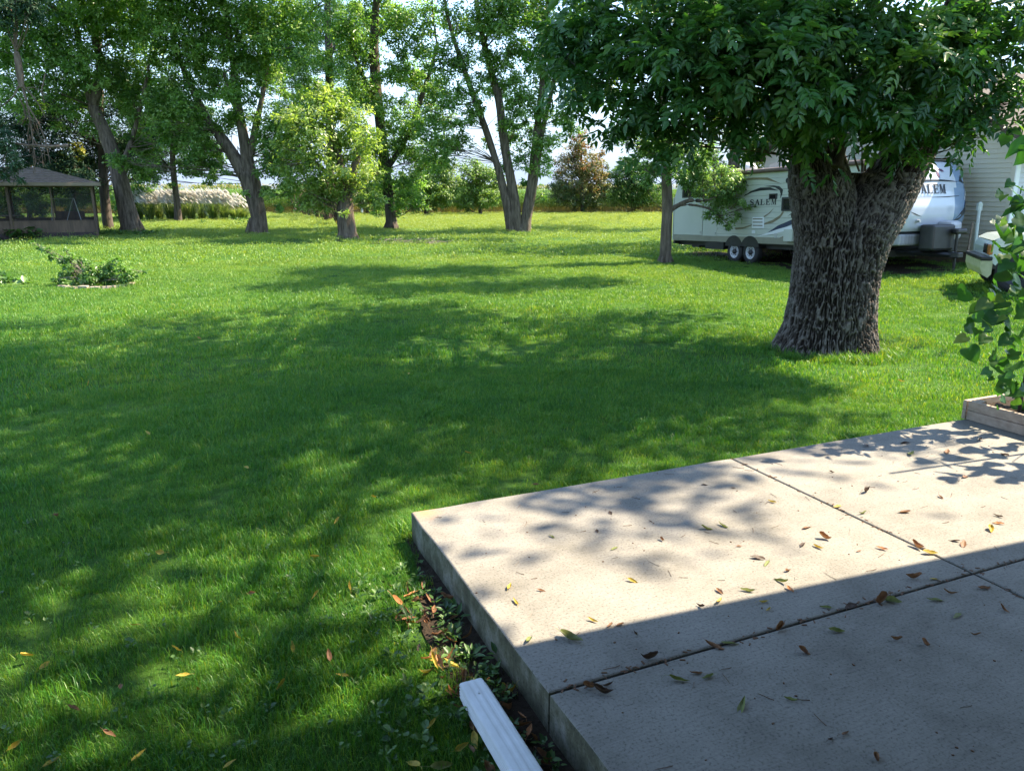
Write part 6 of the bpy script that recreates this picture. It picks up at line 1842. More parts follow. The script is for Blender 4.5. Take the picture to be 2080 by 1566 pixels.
    for i, (px, py, lab) in enumerate(((52, 487, 'dark hosta against the near corner of the gazebo'), (14, 487, 'dark hosta at the left edge below the gazebo screens'), (-20, 487, 'dark hosta cut by the left edge of view'))):
        p = gnd(px, py)
        t_ = thing('hosta', lab, 'plant', p, group='hostas along the gazebo')
        n = 90
        a = rng.uniform(0, 6.28, n); rr = rng.uniform(0.05, 0.5, n)
        Cc = np.stack([p.x + np.cos(a) * rr, p.y + np.sin(a) * rr, rng.uniform(.12, .5, n)], 1)
        A = unit(np.stack([np.cos(a), np.sin(a), rng.uniform(-.5, .5, n)], 1)); Nn = unit(np.array([0, 0, 1.0]) + rng.normal(size=(n, 3)) * .3)
        leaves_mesh('foliage', Cc, A, Nn, rng.uniform(.25, .42, n), rng.uniform(.11, .17, n), rng.normal(.35, .15, n), M_LEAF_D, t_, fine=True)
        st = MB()
        for k in range(6): st.tube(bend(p, p + Vector((rng.normal(0, .2), rng.normal(0, .2), rng.uniform(.7, 1.0))), rng, 0, 4), [.008, .007, .006, .004], 4, cap=False)
        st.build('stalk', M_TWIG, t_)

# ------------------------------------------------------------------ shrub in its stone ring, squash, weeds, post, brush
M_STONE = surf('buff_edging_stone', (0.22, 0.17, 0.125), (0.33, 0.265, 0.205), 5, 0.85, bump=0.4)
def small_plants():
    rng = np.random.default_rng(71)
    c = gnd(196, 581)
    ringt = thing('stone_ring', 'low ring of buff edging stones round the rose shrub', 'edging', c)
    for k in range(20):
        a = 2 * math.pi * k / 20
        if math.sin(a) > .35: continue
        M = Matrix.Translation(c + Vector((math.cos(a) * 0.80, math.sin(a) * 0.55, 0.0))) @ Matrix.Rotation(a + math.pi / 2, 4, 'Z') @ Matrix.Rotation(rng.normal(0, .06), 4, 'X')
        b = MB(); b.box(-0.105, -0.06, -0.03, 0.105, 0.06, rng.uniform(.045, .075), M=M, bev=0.012); b.build('stone', M_STONE, ringt)
    sp = [(128, 535, 12), (110, 522, 9), (94, 509, 8), (78, 501, 7), (66, 494, 5), (133, 507, 5), (137, 518, 8), (144, 532, 14), (150, 556, 22), (180, 552, 19), (205, 549, 16), (230, 547, 19), (255, 551, 19), (274, 560, 12), (170, 572, 15), (232, 568, 18), (202, 566, 18), (124, 572, 11), (142, 582, 11), (110, 568, 7), (292, 553, 5), (158, 540, 16), (188, 562, 16), (250, 566, 15)]
    tree('rose_shrub', 'sprawling rose shrub with one long cane reaching up left on the sunny lawn', 'shrub', (196, 580), [], sp, M_LEAF_G, M_TWIG, L=0.085, W=0.05, jit=0.3, lai=3.4, clump=0.10, r0=0.012, twig_r=0.004, flare=False,
         bare=[[(165, 578, 0.8), (140, 545, 0.7), (105, 517, 0.5), (64, 492, 0.3)], [(170, 578, 0.8), (148, 545, 0.6), (134, 506, 0.3)], [(220, 578, .8), (260, 548, .5), (294, 552, .3)]])
    tree('squash_plant', 'low squash plant with broad leaves at the left edge of the lawn', 'plant', (20, 577), [], [(2, 562, 9), (18, 570, 8), (36, 573, 7), (50, 573, 5), (-15, 560, 12)], M_LEAF_G, M_TWIG, L=0.20, W=0.17, jit=0.2, lai=1.4, clump=0.12, r0=0.012, twig_r=0.005, flare=False)
    p = gnd(735.5, 433.5)
    post = MB(); post.tube([p - Vector((0, 0, .2)), p + Vector((0, 0, 1.15)), p + Vector((0, 0, 1.2))], [0.11, 0.11, 0.08], 10)
    tag(post.build('marker_post', M_WHITEP), 'short white post at the lawn edge before the corn', 'post')
    # ground cover at tree feet
    def patch(name, px0, px1, py, n, L_, mat, dep, hgt, lab):
        a, b = gnd(px0, py), gnd(px1, py)
        q = rng.uniform(0, 1, n)
        x = a.x + (b.x - a.x) * q + rng.normal(0, .1, n); y = a.y + (b.y - a.y) * q + rng.uniform(-dep, dep, n)
        Cc = np.stack([x, y, terr(x, y) + rng.uniform(0.02, hgt, n) * (0.4 + 0.6 * vnoise(x * 2, y * 2))], 1)
        A = unit(rng.normal(size=(n, 3)) * np.array([1, 1, .4])); Nn = unit(np.array([0, 0, 1.0]) + rng.normal(size=(n, 3)) * .45)
        o = leaves_mesh(name, Cc, A, Nn, L_ * rng.uniform(.6, 1.2, n), L_ * .6 * rng.uniform(.6, 1.1, n), rng.normal(.45, .2, n), mat, None)
        o['label'] = lab
    patch('ground_cover', 206, 322, 479, 900, .16, M_LEAF_D, .7, .35, 'low ground cover round the foot of the leaning tree')
    patch('undergrowth', 478, 512, 459, 160, .15, M_LEAF_D, .4, .7, 'weedy sprouts left of the forked tree')
    patch('undergrowth', 404, 418, 457, 60, .14, M_LEAF_D, .2, .4, 'small weed tuft on the lawn left of the forked tree')
    patch('undergrowth', 690, 742, 491, 200, .09, M_LEAF, .3, .2, 'weeds round the foot of the thick rough trunk')
    patch('undergrowth', 1790, 1960, 548, 520, .09, M_LEAF, .5, .16, 'weeds along the trailer tongue and garage footing')
    patch('undergrowth', 1375, 1640, 527, 420, .08, M_LEAF, .6, .10, 'weeds in the dirt round the trailer wheels')
    patch('undergrowth', 1460, 1480, 545, 90, .07, M_LEAF_D, .25, .08, 'weeds in front of the trailer wheels')
    b = MB()
    bp = gnd(812, 495)
    for k in range(60):
        q = bp + Vector((rng.uniform(-1.1, 1.3), rng.uniform(-.5, .5), .03)); a = rng.normal(0, .6); l = rng.uniform(.3, 1.0)
        b.tube(bend(q, q + Vector((math.cos(a) * l, math.sin(a) * l * .6, rng.uniform(.02, .2))), rng, .05, 4), [.014, .012, .009, .005], 4, cap=False)
    bt = thing('brush_pile', 'fallen leafy branch lying on the lawn right of the thick rough trunk', 'branch', bp)
    b.build('twigs', M_TWIG, bt)
    n = 420
    Cc = np.stack([bp.x + rng.normal(.1, .6, n), bp.y + rng.normal(0, .25, n), rng.uniform(.03, .2, n)], 1)
    leaves_mesh('foliage', Cc, unit(rng.normal(size=(n, 3)) * np.array([1, 1, .3])), unit(np.array([0, 0, 1.0]) + rng.normal(size=(n, 3)) * .5), .12, .055, rng.normal(.4, .25, n), M_LEAF_D, bt)

# ------------------------------------------------------------------ downspout lying beside the slab
def build_downspout():
    tip = gnd(957, 1398, 0.085)
    far = gnd(1150, 1690, 0.15)
    d = (far - tip).normalized()
    d = Vector((d.x, d.y, 0.02)).normalized()
    up = Vector((0, 0, 1)); s = d.cross(up).normalized(); up = s.cross(d)
    w, h = 0.058, 0.043
    prof = []
    def rib(p, q, n, amp, nrm):
        for i in range(n * 4 + 1):
            t = i / (n * 4)
            k = (0.0, 1.0, 1.0, 0.0)[i % 4] if i < n * 4 else 0
            prof.append((p[0] + (q[0] - p[0]) * t + nrm[0] * amp * k, p[1] + (q[1] - p[1]) * t + nrm[1] * amp * k))
    rib((-w * .55, h), (w * .55, h), 2, -0.0013, (0, 1)); prof += [(w * .80, h * .99), (w * .93, h * .92), (w, h * .78)]
    rib((w, h * .66), (w, -h * .66), 4, -0.0035, (1, 0)); prof += [(w * .9, -h)]
    prof += [(0, -h), (-w * .9, -h)]
    rib((-w, -h * .66), (-w, h * .66), 4, -0.0035, (-1, 0)); prof += [(-w, h * .78), (-w * .93, h * .92), (-w * .80, h * .99)]
    t = thing('downspout', 'white ribbed metal downspout lying on the soil beside the slab', 'downspout', Vector((tip.x, tip.y, 0)))
    b = MB(); n = len(prof)
    stations = [(0.0, .93, .97), (0.05, .985, 1.0), (0.12, 1, 1), (2.3, 1, 1), (2.5, 1, 1)]
    vs, fs = [], []
    for l, kx, kz in stations:
        for x, z in prof: vs.append(tip + d * l + s * x * kx + up * z * kz)
    for i in range(len(stations) - 1):
        for k in range(n): fs.append((i * n + k, i * n + (k + 1) % n, (i + 1) * n + (k + 1) % n, (i + 1) * n + k))
    m = len(vs)                                               # the inner wall, so that the mouth is open
    for l, kx, kz in ((0.0, .93, .97), (0.5, 1, 1)):
        for x, z in prof: vs.append(tip + d * l + s * x * kx * .94 + up * z * kz * .93)
    for k in range(n):
        fs.append((m + k, m + n + k, m + n + (k + 1) % n, m + (k + 1) % n)); fs.append((k, m + k, m + (k + 1) % n, (k + 1) % n))
    b.add(vs, fs)
    b.build('pipe', surf('white_downspout_paint', (0.44, 0.44, 0.43), (0.60, 0.61, 0.62), 5, 0.34, spec=0.5, bump=0.04, bscale=90), t)
    for q in (0.10,):
        c = MB(); c.tube([tip + d * q + up * (h + .001), tip + d * q + up * (h + .004)], 0.005, 8); c.build('screw', M_ALU, t)

# ------------------------------------------------------------------ raised bed with its vine
M_PINE = surf('grey_pine_board', (0.26, 0.19, 0.135), (0.42, 0.325, 0.245), 1.6, 0.75, bump=0.35, stretch=(0.7, 9, 14))
M_VINE = leaf_mat('bean_leaf', (0.022, 0.078, 0.016), (0.048, 0.135, 0.026), (0.18, 0.21, 0.04), trans=0.42, rough=0.42, tcol=(1.3, 1.5, .5))
def heart_leaf(name, bendy, rng, tint):
    """broad heart shaped leaf with a folded midrib and wavy margin"""
    V, F = [], []
    def put(x, y):
        z = -bendy * x * x + abs(y) * 0.22 - 0.30 * abs(y) ** 2 + 0.030 * math.sin(x * 9 + y * 7) + 0.012 * abs(math.sin(x * 14 - abs(y) * 10))
        V.append((x, y, z)); return len(V) - 1
    out = [(0.03, 0.05), (-0.05, 0.16), (-0.08, 0.29), (-0.03, 0.41), (0.08, 0.49), (0.22, 0.52), (0.37, 0.49), (0.52, 0.42), (0.67, 0.32), (0.81, 0.20), (0.92, 0.09)]
    mid = [(0.02 + 0.98 * i / 10) * (0.97 if i == 10 else 1) for i in range(11)]
    m = [put(x, 0) for x in mid] + [put(1.03, 0)]
    for sgn in (1, -1):
        h1 = [put((x * .55 + mid[i] * .45), y * sgn * .5) for i, (x, y) in enumerate(out)]
        e = [put(x, y * sgn) for x, y in out]
        for i in range(10):
            F += [(m[i], m[i + 1], h1[i + 1], h1[i])[::sgn], (h1[i], h1[i + 1], e[i + 1], e[i])[::sgn]]
        F += [(m[10], m[11], h1[10])[::sgn], (h1[10], m[11], e[10])[::sgn]]
    me = bpy.data.meshes.new(name)
    me.from_pydata(V, [], F)
    a = me.attributes.new('tint', 'FLOAT', 'POINT'); a.data.foreach_set('value', np.full(len(V), tint, np.float32))
    me.polygons.foreach_set('use_smooth', [True] * len(F))
    me.materials.append(M_VINE)
    return me
def build_planter():
    rng = np.random.default_rng(83)
    p0 = gnd(1957, 851, SLAB_T)
    ex, ey = PV, PU                                           # long side runs towards the house, short side to the right
    M = Matrix.Translation(Vector((p0.x, p0.y, SLAB_T))) @ Matrix((ex, ey, Vector((0, 0, 1)))).transposed().to_4x4()
    t = thing('raised_bed', 'weathered board raised bed on the far right corner of the slab', 'raised bed', Vector((p0.x, p0.y, SLAB_T)))
    LX, WY = 2.6, 1.1
    hb_ = 0.084
    for i in range(2):
        z0, z1 = 0.004 + i * (hb_ + .004), 0.004 + i * (hb_ + .004) + hb_
        for nm in ('a', 'b', 'c', 'd'):
            b = MB()
            if nm == 'a': b.box(0.02, 0.0, z0, LX, 0.036, z1, M=M, bev=.004)
            if nm == 'b': b.box(0.02, WY, z0, LX, WY + .036, z1, M=M, bev=.004)
            if nm == 'c': b.box(-0.018, -0.012, z0, 0.018, WY + .04, z1, M=M, bev=.004)
            if nm == 'd': b.box(LX + .002, 0, z0, LX + .038, WY + .03, z1, M=M, bev=.004)
            b.build('board', M_PINE, t)
    b = MB(); b.box(0.03, 0.04, 0.002, 0.11, 0.12, .178, M=M, bev=.004); b.build('post', M_PINE, t)
    b = MB(); b.box(0.03, WY - .1, 0.002, 0.11, WY - .02, .178, M=M, bev=.004); b.build('post', M_PINE, t)
    b = MB(); b.box(0.022, 0.038, 0.0, LX, WY - .002, 0.12, M=M); b.build('soil', M_SOIL, t)
    # trellis stakes
    vt = thing('bean_vine', 'climbing bean vine with large heart shaped leaves in the raised bed', 'vine', M @ Vector((0.35, 0.35, 0.12)))
    Yv = (M @ Vector((0.35, 0.35, 0.12))).y
    st = MB()
    st.tube([M @ Vector((0.30, 0.28, 0.05)), M @ Vector((0.30, 0.30, 2.5))], .014, 6)
    st.tube([M @ Vector((0.9, 0.35, 0.05)), M @ Vector((0.86, 0.35, 2.5))], .014, 6)
    tr = tag(st.build('plant_stake', M_BLACK), 'thin dark stakes that hold up the bean vine in the raised bed', 'stake')
    sm = MB()
    for k in range(7):
        q = M @ Vector((0.3 + rng.uniform(-.1, .6), 0.3 + rng.uniform(-.1, .3), 0.1))
        e = q + Vector((rng.uniform(-.35, .3), rng.uniform(-.25, .2), rng.uniform(1.2, 2.2)))
        sm.tube(bend(q, e, rng, .02, 6), [.007, .006, .005, .005, .004, .003], 5, cap=False)
    sm.build('stem', M_TWIG, vt)
    meshes = [heart_leaf('leaf', rng.uniform(.05, .35), rng, tt) for tt in (.25, .35, .4, .5, .55, .65, .95)]
    # leaf places measured on the photograph, then filled in
    spots = [(1955, 600, 38), (2022, 605, 34), (1990, 640, 40), (1975, 665, 34), (2012, 650, 36), (2040, 640, 30), (2052, 670, 30), (1950, 690, 26, .95), (1975, 720, 34), (2020, 720, 26), (2040, 690, 26), (2035, 745, 34), (2062, 745, 30), (2000, 755, 18), (2075, 720, 30), (2065, 610, 34), (2070, 575, 36), (2045, 560, 34), (2060, 520, 34), (2040, 540, 30), (2075, 540, 30), (2030, 500, 30), (2062, 480, 36), (2040, 465, 34), (2075, 450, 34), (2050, 430, 34), (2070, 415, 30), (2032, 398, 20), (2062, 392, 24), (2075, 385, 24), (2035, 450, 24), (2020, 580, 28), (2030, 620, 30), (2075, 640, 30), (2050, 790, 26), (2070, 800, 28), (2040, 812, 18), (2072, 825, 26), (2030, 795, 22), (2078, 770, 28), (2056, 590, 26), (2010, 610, 26), (1998, 690, 26), (2066, 690, 28), (2050, 500, 26), (2078, 500, 28), (2078, 600, 24), (2056, 720, 24), (1995, 620, 30), (2045, 770, 24)]
    spots += [(q[0] + rng.uniform(-16, 20), q[1] + rng.uniform(-20, 20), q[2] * rng.uniform(.55, .9)) for q in spots[:50] * 2 if q[0] > 1985]
    spots += [(2060, 300, 44), (2078, 260, 34), (2040, 285, 24), (2075, 320, 36)]
    for q in spots:
        px, py, sz = q[:3]
        y = Yv + rng.uniform(-.35, .25)
        c = at(px, py, y)
        o = link('leaf', meshes[6] if len(q) > 3 else meshes[int(rng.integers(0, 6))], vt)
        k = sz * 1.05 * mpp(py, y)
        a = rng.uniform(0, 6.28)
        z = Vector((rng.normal(0, .55), -0.40 + rng.normal(0, .35), 0.75)).normalized()
        x = Vector((math.cos(a), math.sin(a) * .6, -0.55)).normalized(); yv = z.cross(x).normalized(); z = x.cross(yv)
        o.matrix_local = Matrix.Translation(c - x * k * .5 - ORIGIN[vt.name]) @ Matrix((x, yv, z)).transposed().to_4x4() @ Matrix.Scale(k, 4)
    for k in range(70):                                       # and the part of the vine beyond the right edge
        c = M @ Vector((rng.uniform(0.1, 1.5), rng.uniform(0.25, 0.9), rng.uniform(.3, 2.3)))
        if c.x / max(.1, c.y) < 0.62: continue
        o = link('leaf', meshes[int(rng.integers(0, 6))], vt)
        s_ = rng.uniform(.12, .2)
        o.matrix_local = Matrix.Translation(c - ORIGIN[vt.name]) @ Euler((rng.normal(0, .6), rng.normal(.5, .5), rng.uniform(0, 6.28))).to_matrix().to_4x4() @ Matrix.Scale(s_, 4)

# ------------------------------------------------------------------ fallen leaves, stalks, weeds
def litter_mat(name, c0, c1, rough=0.6):
    m = leaf_mat(name, c0, tuple((a + b) / 2 for a, b in zip(c0, c1)), c1, trans=0.2, rough=rough, tcol=(1.1, 1.0, .7), spec=.3)
    return m
LM = {'yellow': litter_mat('yellow_dead_leaf', (0.26, 0.19, 0.03), (0.46, 0.34, 0.05)), 'green': litter_mat('faded_green_leaf', (0.10, 0.13, 0.035), (0.19, 0.21, 0.06)),
      'brown': litter_mat('brown_dead_leaf', (0.13, 0.065, 0.035), (0.25, 0.125, 0.06)), 'dark': litter_mat('dark_dead_leaf', (0.035, 0.022, 0.016), (0.075, 0.045, 0.03)), 'orange': litter_mat('orange_dead_leaf', (0.30, 0.12, 0.045), (0.44, 0.20, 0.08))}
def dead_leaf(col, curl, width, rng):
    n = 9
    V, F, T = [], [], []
    tw = rng.uniform(-.5, .5)
    for i in range(n):
        t = i / (n - 1)
        w = width * math.sin(math.pi * min(1, t * 0.96 + 0.04) ** 0.75) ** 0.9 * rng.uniform(.86, 1.1) + 0.004
        z = curl * (t - .5) ** 2 * 1.3 + 0.02 * math.sin(t * 9 + tw * 8)
        for j in (-1, -.5, 0, .5, 1):
            y = w * j * 0.5
            zz = z + abs(j) ** 1.5 * w * (0.18 + abs(curl) * 0.5) + tw * j * w * t * .5 + rng.normal(0, .006)
            V.append((t - .5, y * (1 - .35 * abs(curl)), zz)); T.append(rng.uniform(.2, .8) + (.2 if abs(j) == 1 else 0))
    for i in range(n - 1):
        for j in range(4):
            k = i * 5 + j
            F.append((k, k + 1, k + 6, k + 5))
    # its stalk
    b = len(V)
    for x, y, z in ((-.5, 0, curl * .33), (-.72, .04 * tw * 4, curl * .4 + .02), (-.88, .12 * tw * 4, .03)):
        V.append((x, y - .012, z)); V.append((x, y + .012, z)); T.extend([.3, .3])
    F.append((b, b + 1, b + 3, b + 2)); F.append((b + 2, b + 3, b + 5, b + 4))
    zmin = min(v[2] for v in V)
    V = [(x, y, z - zmin) for x, y, z in V]
    me = bpy.data.meshes.new('fallen_leaf')
    me.from_pydata(V, [], F)
    me.polygons.foreach_set('use_smooth', [True] * len(F))
    a = me.attributes.new('tint', 'FLOAT', 'POINT'); a.data.foreach_set('value', np.clip(np.array(T, np.float32), 0, 1))
    me.materials.append(LM[col])
    return me
def lay_leaves():
    rng = np.random.default_rng(97)
    lib = {}
    for c in LM:
        lib[c] = [[dead_leaf(c, cu * rng.uniform(.7, 1.3), w * rng.uniform(.85, 1.2), rng) for _ in range(3)] for cu, w in ((.15, .34), (.35, .38), (.9 if c in ('brown', 'dark') else .3, .45), (.6, .28))]
    def zone(p):
        u, v = (float(q) for q in patio_uv(p.x, p.y))
        pan = ('far' if v < VJ else 'near') + (' left' if u < UJ else ' right') + ' slab panel'
        if abs(v - VJ) < .22: return f'beside the long joint of the {pan}'
        if abs(u - UJ) < .28: return f'beside the cross joint on the {pan}'
        if v < .5: return f'near the lawn edge of the {pan}'
        if u < .6: return f'near the outer edge of the {pan}'
        k = int(v / .45)
        return ('in the middle of the ' if k in (1, 4) else 'in the sun on the ' if k == 2 and v < 1.62 else 'near the roof shadow on the ' if v < VJ else 'towards the house on the ') + pan
    shape = {0: 'flat', 1: 'bent', 2: 'broad', 3: 'narrow'}
    def put(px, py, col, ln, z, label, group, tilt=.12, var=None, flat=None):
        p = gnd(px, py, z) if px is not None else flat
        var = int(rng.integers(0, 4)) if var is None else var
        if label is None:
            word = {'yellow': 'yellow leaflet', 'green': 'dull green leaflet', 'brown': 'brown dry leaflet', 'dark': 'dark shrivelled leaflet', 'orange': 'orange brown leaflet'}[col]
            sh = 'curled' if var == 2 and col in ('brown', 'dark') else shape[var]
            label = f'{sh} {word} {zone(p)}'
        me = lib[col][var][int(rng.integers(0, 3))]
        sh = 'curled' if var == 2 and col in ('brown', 'dark') else shape[var]
        if label and label.startswith(col): label = sh + ' ' + label
        o = link('fallen_leaf', me)
        o.matrix_world = Matrix.Translation(p + Vector((0, 0, .002))) @ Euler((rng.normal(0, tilt), rng.normal(0, tilt), rng.uniform(0, 6.28))).to_matrix().to_4x4() @ Matrix.Diagonal((ln, ln * rng.uniform(.85, 1.15), ln, 1))
        return tag(o, label, 'leaf', group)
    Y, G, B, D, O = 'yellow', 'green', 'brown', 'dark', 'orange'
    hero = {(1160, 1300): 'long green leaf with its stalk, lying in the sun near the left slab edge', (1225, 1408): 'dark curled leaf just below the left end of the long joint', (1507, 1434): 'largest green leaf in the shaded half, on its own twigs',
            (1663, 1113): 'bright yellow leaf alone on the sunlit panel', (1676, 1094): 'upright brown cupped leaf beside the bright yellow one', (1317, 1339): 'dark curled leaf standing on the long joint', (1850, 922): 'large dull green leaf on the far right panel',
            (1452, 1315): 'crumpled brown leaf caught in the long joint', (1581, 1280): 'brown leaf standing up in the long joint near its middle', (1790, 1225): 'red brown leaf caught on the joint right of the middle', (1890, 1125): 'yellow leaf at the edge of the roof shadow by the cross joint', (1073, 1303): 'small oval green leaf left of the long green one'}
    slab = [(1160, 1300, G, .125), (1073, 1303, G, .062), (1035, 1193, Y, .065), (1047, 1223, Y, .062), (1285, 1181, Y, .06), (1205, 1262, Y, .055), (1238, 1272, B, .05), (1258, 1270, B, .05), (1290, 1288, D, .04), (1100, 1200, B, .045), (1225, 1408, D, .085), (1200, 1397, B, .06), (1236, 1392, D, .05),
            (1557, 1146, G, .075), (1538, 1134, D, .085), (1676, 1094, B, .075), (1663, 1113, Y, .07), (1629, 1108, D, .07), (1640, 1072, B, .085), (1467, 1068, G, .08), (1436, 1075, G, .08), (1586, 1182, G, .085), (1605, 1199, O, .06), (1517, 1201, G, .075), (1462, 1203, B, .06), (1462, 1222, Y, .07), (1552, 1224, Y, .055), (1423, 1233, D, .05), (1676, 1234, G, .06), (1790, 1225, B, .10), (1814, 1222, G, .085), (1729, 1232, D, .085), (1700, 1283, G, .075), (1581, 1280, B, .075), (1452, 1315, B, .095), (1483, 1308, G, .08), (1317, 1339, D, .085), (1379, 1382, G, .085), (1412, 1368, B, .06), (1436, 1377, G, .07), (1507, 1434, G, .10), (1605, 1422, G, .055), (1633, 1325, B, .06), (1943, 1253, G, .08), (1931, 1206, B, .075), (1898, 1220, G, .09), (1895, 1177, Y, .05), (1855, 1175, B, .08), (2000, 1196, B, .075), (1890, 1125, Y, .085), (1864, 1113, B, .085), (1790, 1115, O, .065), (1752, 1044, G, .07), (1700, 1030, Y, .07), (1567, 1020, Y, .06), (1836, 1041, B, .085), (1850, 922, G, .14), (1924, 918, B, .10), (1838, 901, D, .10), (1760, 906, D, .10), (1960, 970, B, .08), (1760, 999, D, .085), (1957, 1106, B, .085), (1938, 1099, D, .06), (2012, 1077, Y, .085), (2026, 1049, D, .06), (2029, 1064, O, .065), (1686, 1503, D, .04), (1717, 1491, B, .045), (1781, 1541, B, .045), (1345, 1098, B, .04), (1247, 1115, G, .06), (1430, 985, D, .05), (1490, 992, D, .035), (1213, 1080, D, .05), (1560, 1240, Y, .045), (1745, 1120, B, .04), (1120, 1090, G, .05), (1322, 1060, D, .03), (1240, 1043, D, .05), (1990, 895, D, .07), (2040, 925, B, .07), (1690, 960, D, .04), (1910, 1010, B, .06), (1600, 1160, B, .04), (1500, 1110, B, .035), (1980, 1290, B, .05), (1880, 1310, B, .05), (2040, 1240, B, .06), (1820, 1300, B, .05)]
    sun_line = lambda px: 1252 - (px - 1300) * 0.205
    for px, py, c, ln in slab:
        reg = 'sunlit part of the slab' if py < sun_line(px) else 'shaded part of the slab'
        word = {Y: 'yellow ash leaflet', G: 'dull green ash leaflet', B: 'brown dry leaflet', D: 'dark shrivelled leaflet', O: 'orange brown leaflet'}[c]
        put(px, py, c, ln * 1.0, SLAB_T, hero.get((px, py)), f'{word}s lying on the slab', var=1 if (px, py) == (1160, 1300) else None)
    lawn = [(276, 1270), (447, 1223), (400, 1400), (370, 1372), (34, 1512), (91, 1353), (117, 1049), (685, 1059), (638, 1132), (55, 1332), (245, 1398), (570, 1391), (478, 1291), (595, 1313), (223, 1491), (285, 1536), (325, 1123), (502, 951), (668, 1330), (693, 1374), (468, 1552), (106, 1550), (405, 688), (600, 690), (830, 760), (950, 920), (1090, 985), (300, 880), (180, 780), (760, 1010), (512, 1205), (356, 1318), (640, 1210), (708, 1190), (150, 1440), (1830, 775), (1300, 690)]
    def lawn_place(px, py):
        if py < 720: return 'in a sunny streak of the middle lawn'
        if py < 960: return 'in the deep shade of the middle lawn'
        row = 'level with the slab corner' if py < 1110 else 'just below the slab corner' if py < 1260 else 'level with the downspout' if py < 1420 else 'at the bottom edge'
        col_ = 'far left' if px < 180 else 'left' if px < 360 else 'middle' if px < 540 else 'beside the weeds'
        return f'{row}, {col_}'
    for i, (px, py) in enumerate(lawn):
        c = (Y, Y, B, Y)[i % 4] if i > 5 else Y
        lab = 'large yellow leaf in the grass at the lower left corner' if (px, py) == (34, 1512) else f'{c} leaf in the grass ' + lawn_place(px, py)
        put(px, py, c, .062 if py > 900 else .08, .045, lab, f'{c} leaves fallen on the lawn', tilt=.5)
    soil = [(837, 1208, O, .10), (808, 1222, O, .10), (832, 1258, O, .08), (895, 1347, O, .09), (913, 1350, Y, .085), (863, 1367, Y, .07), (897, 1378, B, .08), (913, 1410, B, .07), (872, 1479, Y, .085), (938, 1517, Y, .065), (839, 1553, Y, .09), (897, 1558, G, .10), (1022, 1410, B, .09), (1036, 1441, B, .08), (1058, 1455, O, .07), (1061, 1473, B, .08), (1085, 1500, B, .07), (1108, 1542, B, .08), (873, 1217, B, .08), (860, 1190, B, .07), (880, 1240, B, .08), (850, 1170, D, .06)]
    for k in range(78):
        v = rng.uniform(.5, 3.0) if k < 50 else rng.normal(1.5, .25); u = -rng.uniform(.03, .34)
        q = P_uv(u, v)
        soil.append((None, q, (B, B, O, D, Y)[int(rng.integers(0, 5))], rng.uniform(.05, .085)))
    def soil_place(px, py):
        p = gnd(px, py, .03) if px is not None else py
        u, v = (float(q) for q in patio_uv(p.x, p.y))
        a = 'right against the slab side' if u > -.10 else 'a little out from the slab' if u > -.2 else 'at the edge of the grass'
        b = 'near the slab corner' if v < .9 else 'before the downspout mouth' if v < 1.45 else 'beside the downspout mouth' if v < 1.9 else 'between downspout and slab' if v < 2.5 else 'at the bottom edge of view'
        return f'{a}, {b}'
    for px, py, c, ln in soil:
        put(px, py, c, ln, .03, f'{c} dead leaf ' + soil_place(px, py), f'{c} dead leaves on the soil beside the slab', tilt=.4, flat=None if px is not None else py + Vector((0, 0, rng.uniform(.015, .04))))
    # dry stalks on the slab
    tw, tw_bend = [], []
    for k in range(5):
        m = MB(); a = rng.uniform(-.6, .6); tw_bend.append(a)
        m.tube([(-.5, 0, .02), (-.2, .06 * a, .03), (.15, .16 * a, .02), (.5, .42 * a, .025)], [.011, .015, .016, .02], 4)
        me = m.mesh('twig'); me.materials.append(M_TWIG if k < 2 else LM['brown']); tw.append(me)
    for k in range(170):
        u, v = rng.uniform(.1, 5.4), 4.2 * rng.uniform(.02, .98) ** 1.0
        q = P_uv(u, v, SLAB_T + .001)
        if q.y < 1.9 or abs(q.x / max(.2, q.y)) > .75: continue
        kk = int(rng.integers(0, 5)); o = link('twig', tw[kk])
        l = rng.uniform(.035, .085)
        o.matrix_world = Matrix.Translation(q) @ Matrix.Rotation(rng.normal(0.5, 1.0), 4, 'Z') @ Matrix.Diagonal((l, l, .09, 1))
        sh = v > 1.72
        tag(o, ('long' if l > .065 else 'short' if l < .05 else 'thin') + (' pale' if kk < 2 else ' brown') + (' bent' if abs(tw_bend[kk]) > .3 else ' straight') + ' leaf stalk ' + zone(q), 'twig', 'dry leaf stalks lying on the slab')
    # crumbs and seeds too small to count, thicker along the joints
    b = MB()
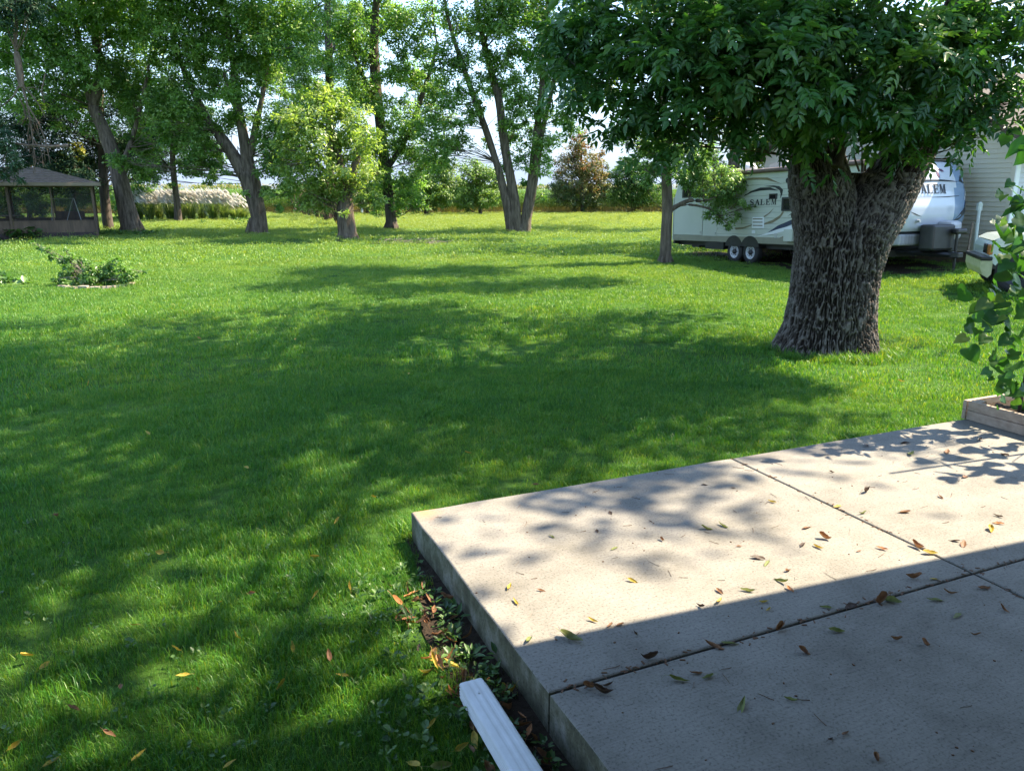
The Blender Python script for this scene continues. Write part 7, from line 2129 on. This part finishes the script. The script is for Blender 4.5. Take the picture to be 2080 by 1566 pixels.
    for k in range(520):
        if k < 260:
            u, v = rng.uniform(0, 5.4), rng.uniform(0, 4.3)
        elif k < 430:
            u, v = rng.uniform(0, 5.4), VJ + rng.normal(0, .02)
        else:
            u, v = UJ + rng.normal(0, .02), rng.uniform(0, 4.3)
        q = P_uv(u, v, SLAB_T); r_ = rng.uniform(.0012, .0034) if k < 260 else rng.uniform(.0015, .004)
        b.box(-r_ * (1.6 if k < 260 else 3.2), -r_, 0, r_ * (1.6 if k < 260 else 3.2), r_, r_ * (1.2 if k < 260 else .8), M=Matrix.Translation(q) @ Matrix.Rotation(rng.uniform(0, 3.1), 4, 'Z'))
    b.build('debris', LM['brown'], kind='stuff')
    # broad leaved weeds between lawn and slab
    C, A, Nn, Ls, Ws = [], [], [], [], []
    def rosette(q, n, l0, wk):
        for k in range(n):
            a = rng.uniform(0, 6.28); el = rng.uniform(.15, .9)
            C.append((q.x + math.cos(a) * .01, q.y + math.sin(a) * .01, q.z + rng.uniform(.0, .05))); A.append((math.cos(a) * math.cos(el), math.sin(a) * math.cos(el), math.sin(el)))
            Nn.append((-math.cos(a) * math.sin(el), -math.sin(a) * math.sin(el), math.cos(el))); l = l0 * rng.uniform(.6, 1.2); Ls.append(l); Ws.append(l * wk * rng.uniform(.8, 1.2))
    for k in range(190):
        v = rng.uniform(.35, 3.1); u = -abs(rng.normal(.12, .24)) - .05
        rosette(P_uv(u, v, .01), int(rng.integers(5, 10)), rng.uniform(.018, .046), rng.uniform(.38, .7))
    for k in range(60):
        p = gnd(rng.uniform(0, 820), rng.uniform(1050, 1560), .02); rosette(p, 5, .024, .8)
    for px, py in ((930, 1262), (925, 1240), (905, 1250), (1005, 1370), (1010, 1345), (958, 1340), (862, 1420), (880, 1460), (835, 1440), (820, 1475), (800, 1500), (855, 1510), (870, 1530)):
        rosette(gnd(px, py, .02), 7, .06 if px > 900 else .04, .42 if px > 900 else .8)
    n = len(C)
    leaves_mesh('weeds', np.array(C), np.array(A), np.array(Nn), np.array(Ls), np.array(Ws), rng.normal(.45, .2, n), M_LEAF_D, None, fine=True, fold=.12)

ash_tree()
grow_trees()
small_plants()
build_gazebo()
grow_corn()
grow_reeds()
build_downspout()
build_planter()
lay_leaves()
grow_grass()
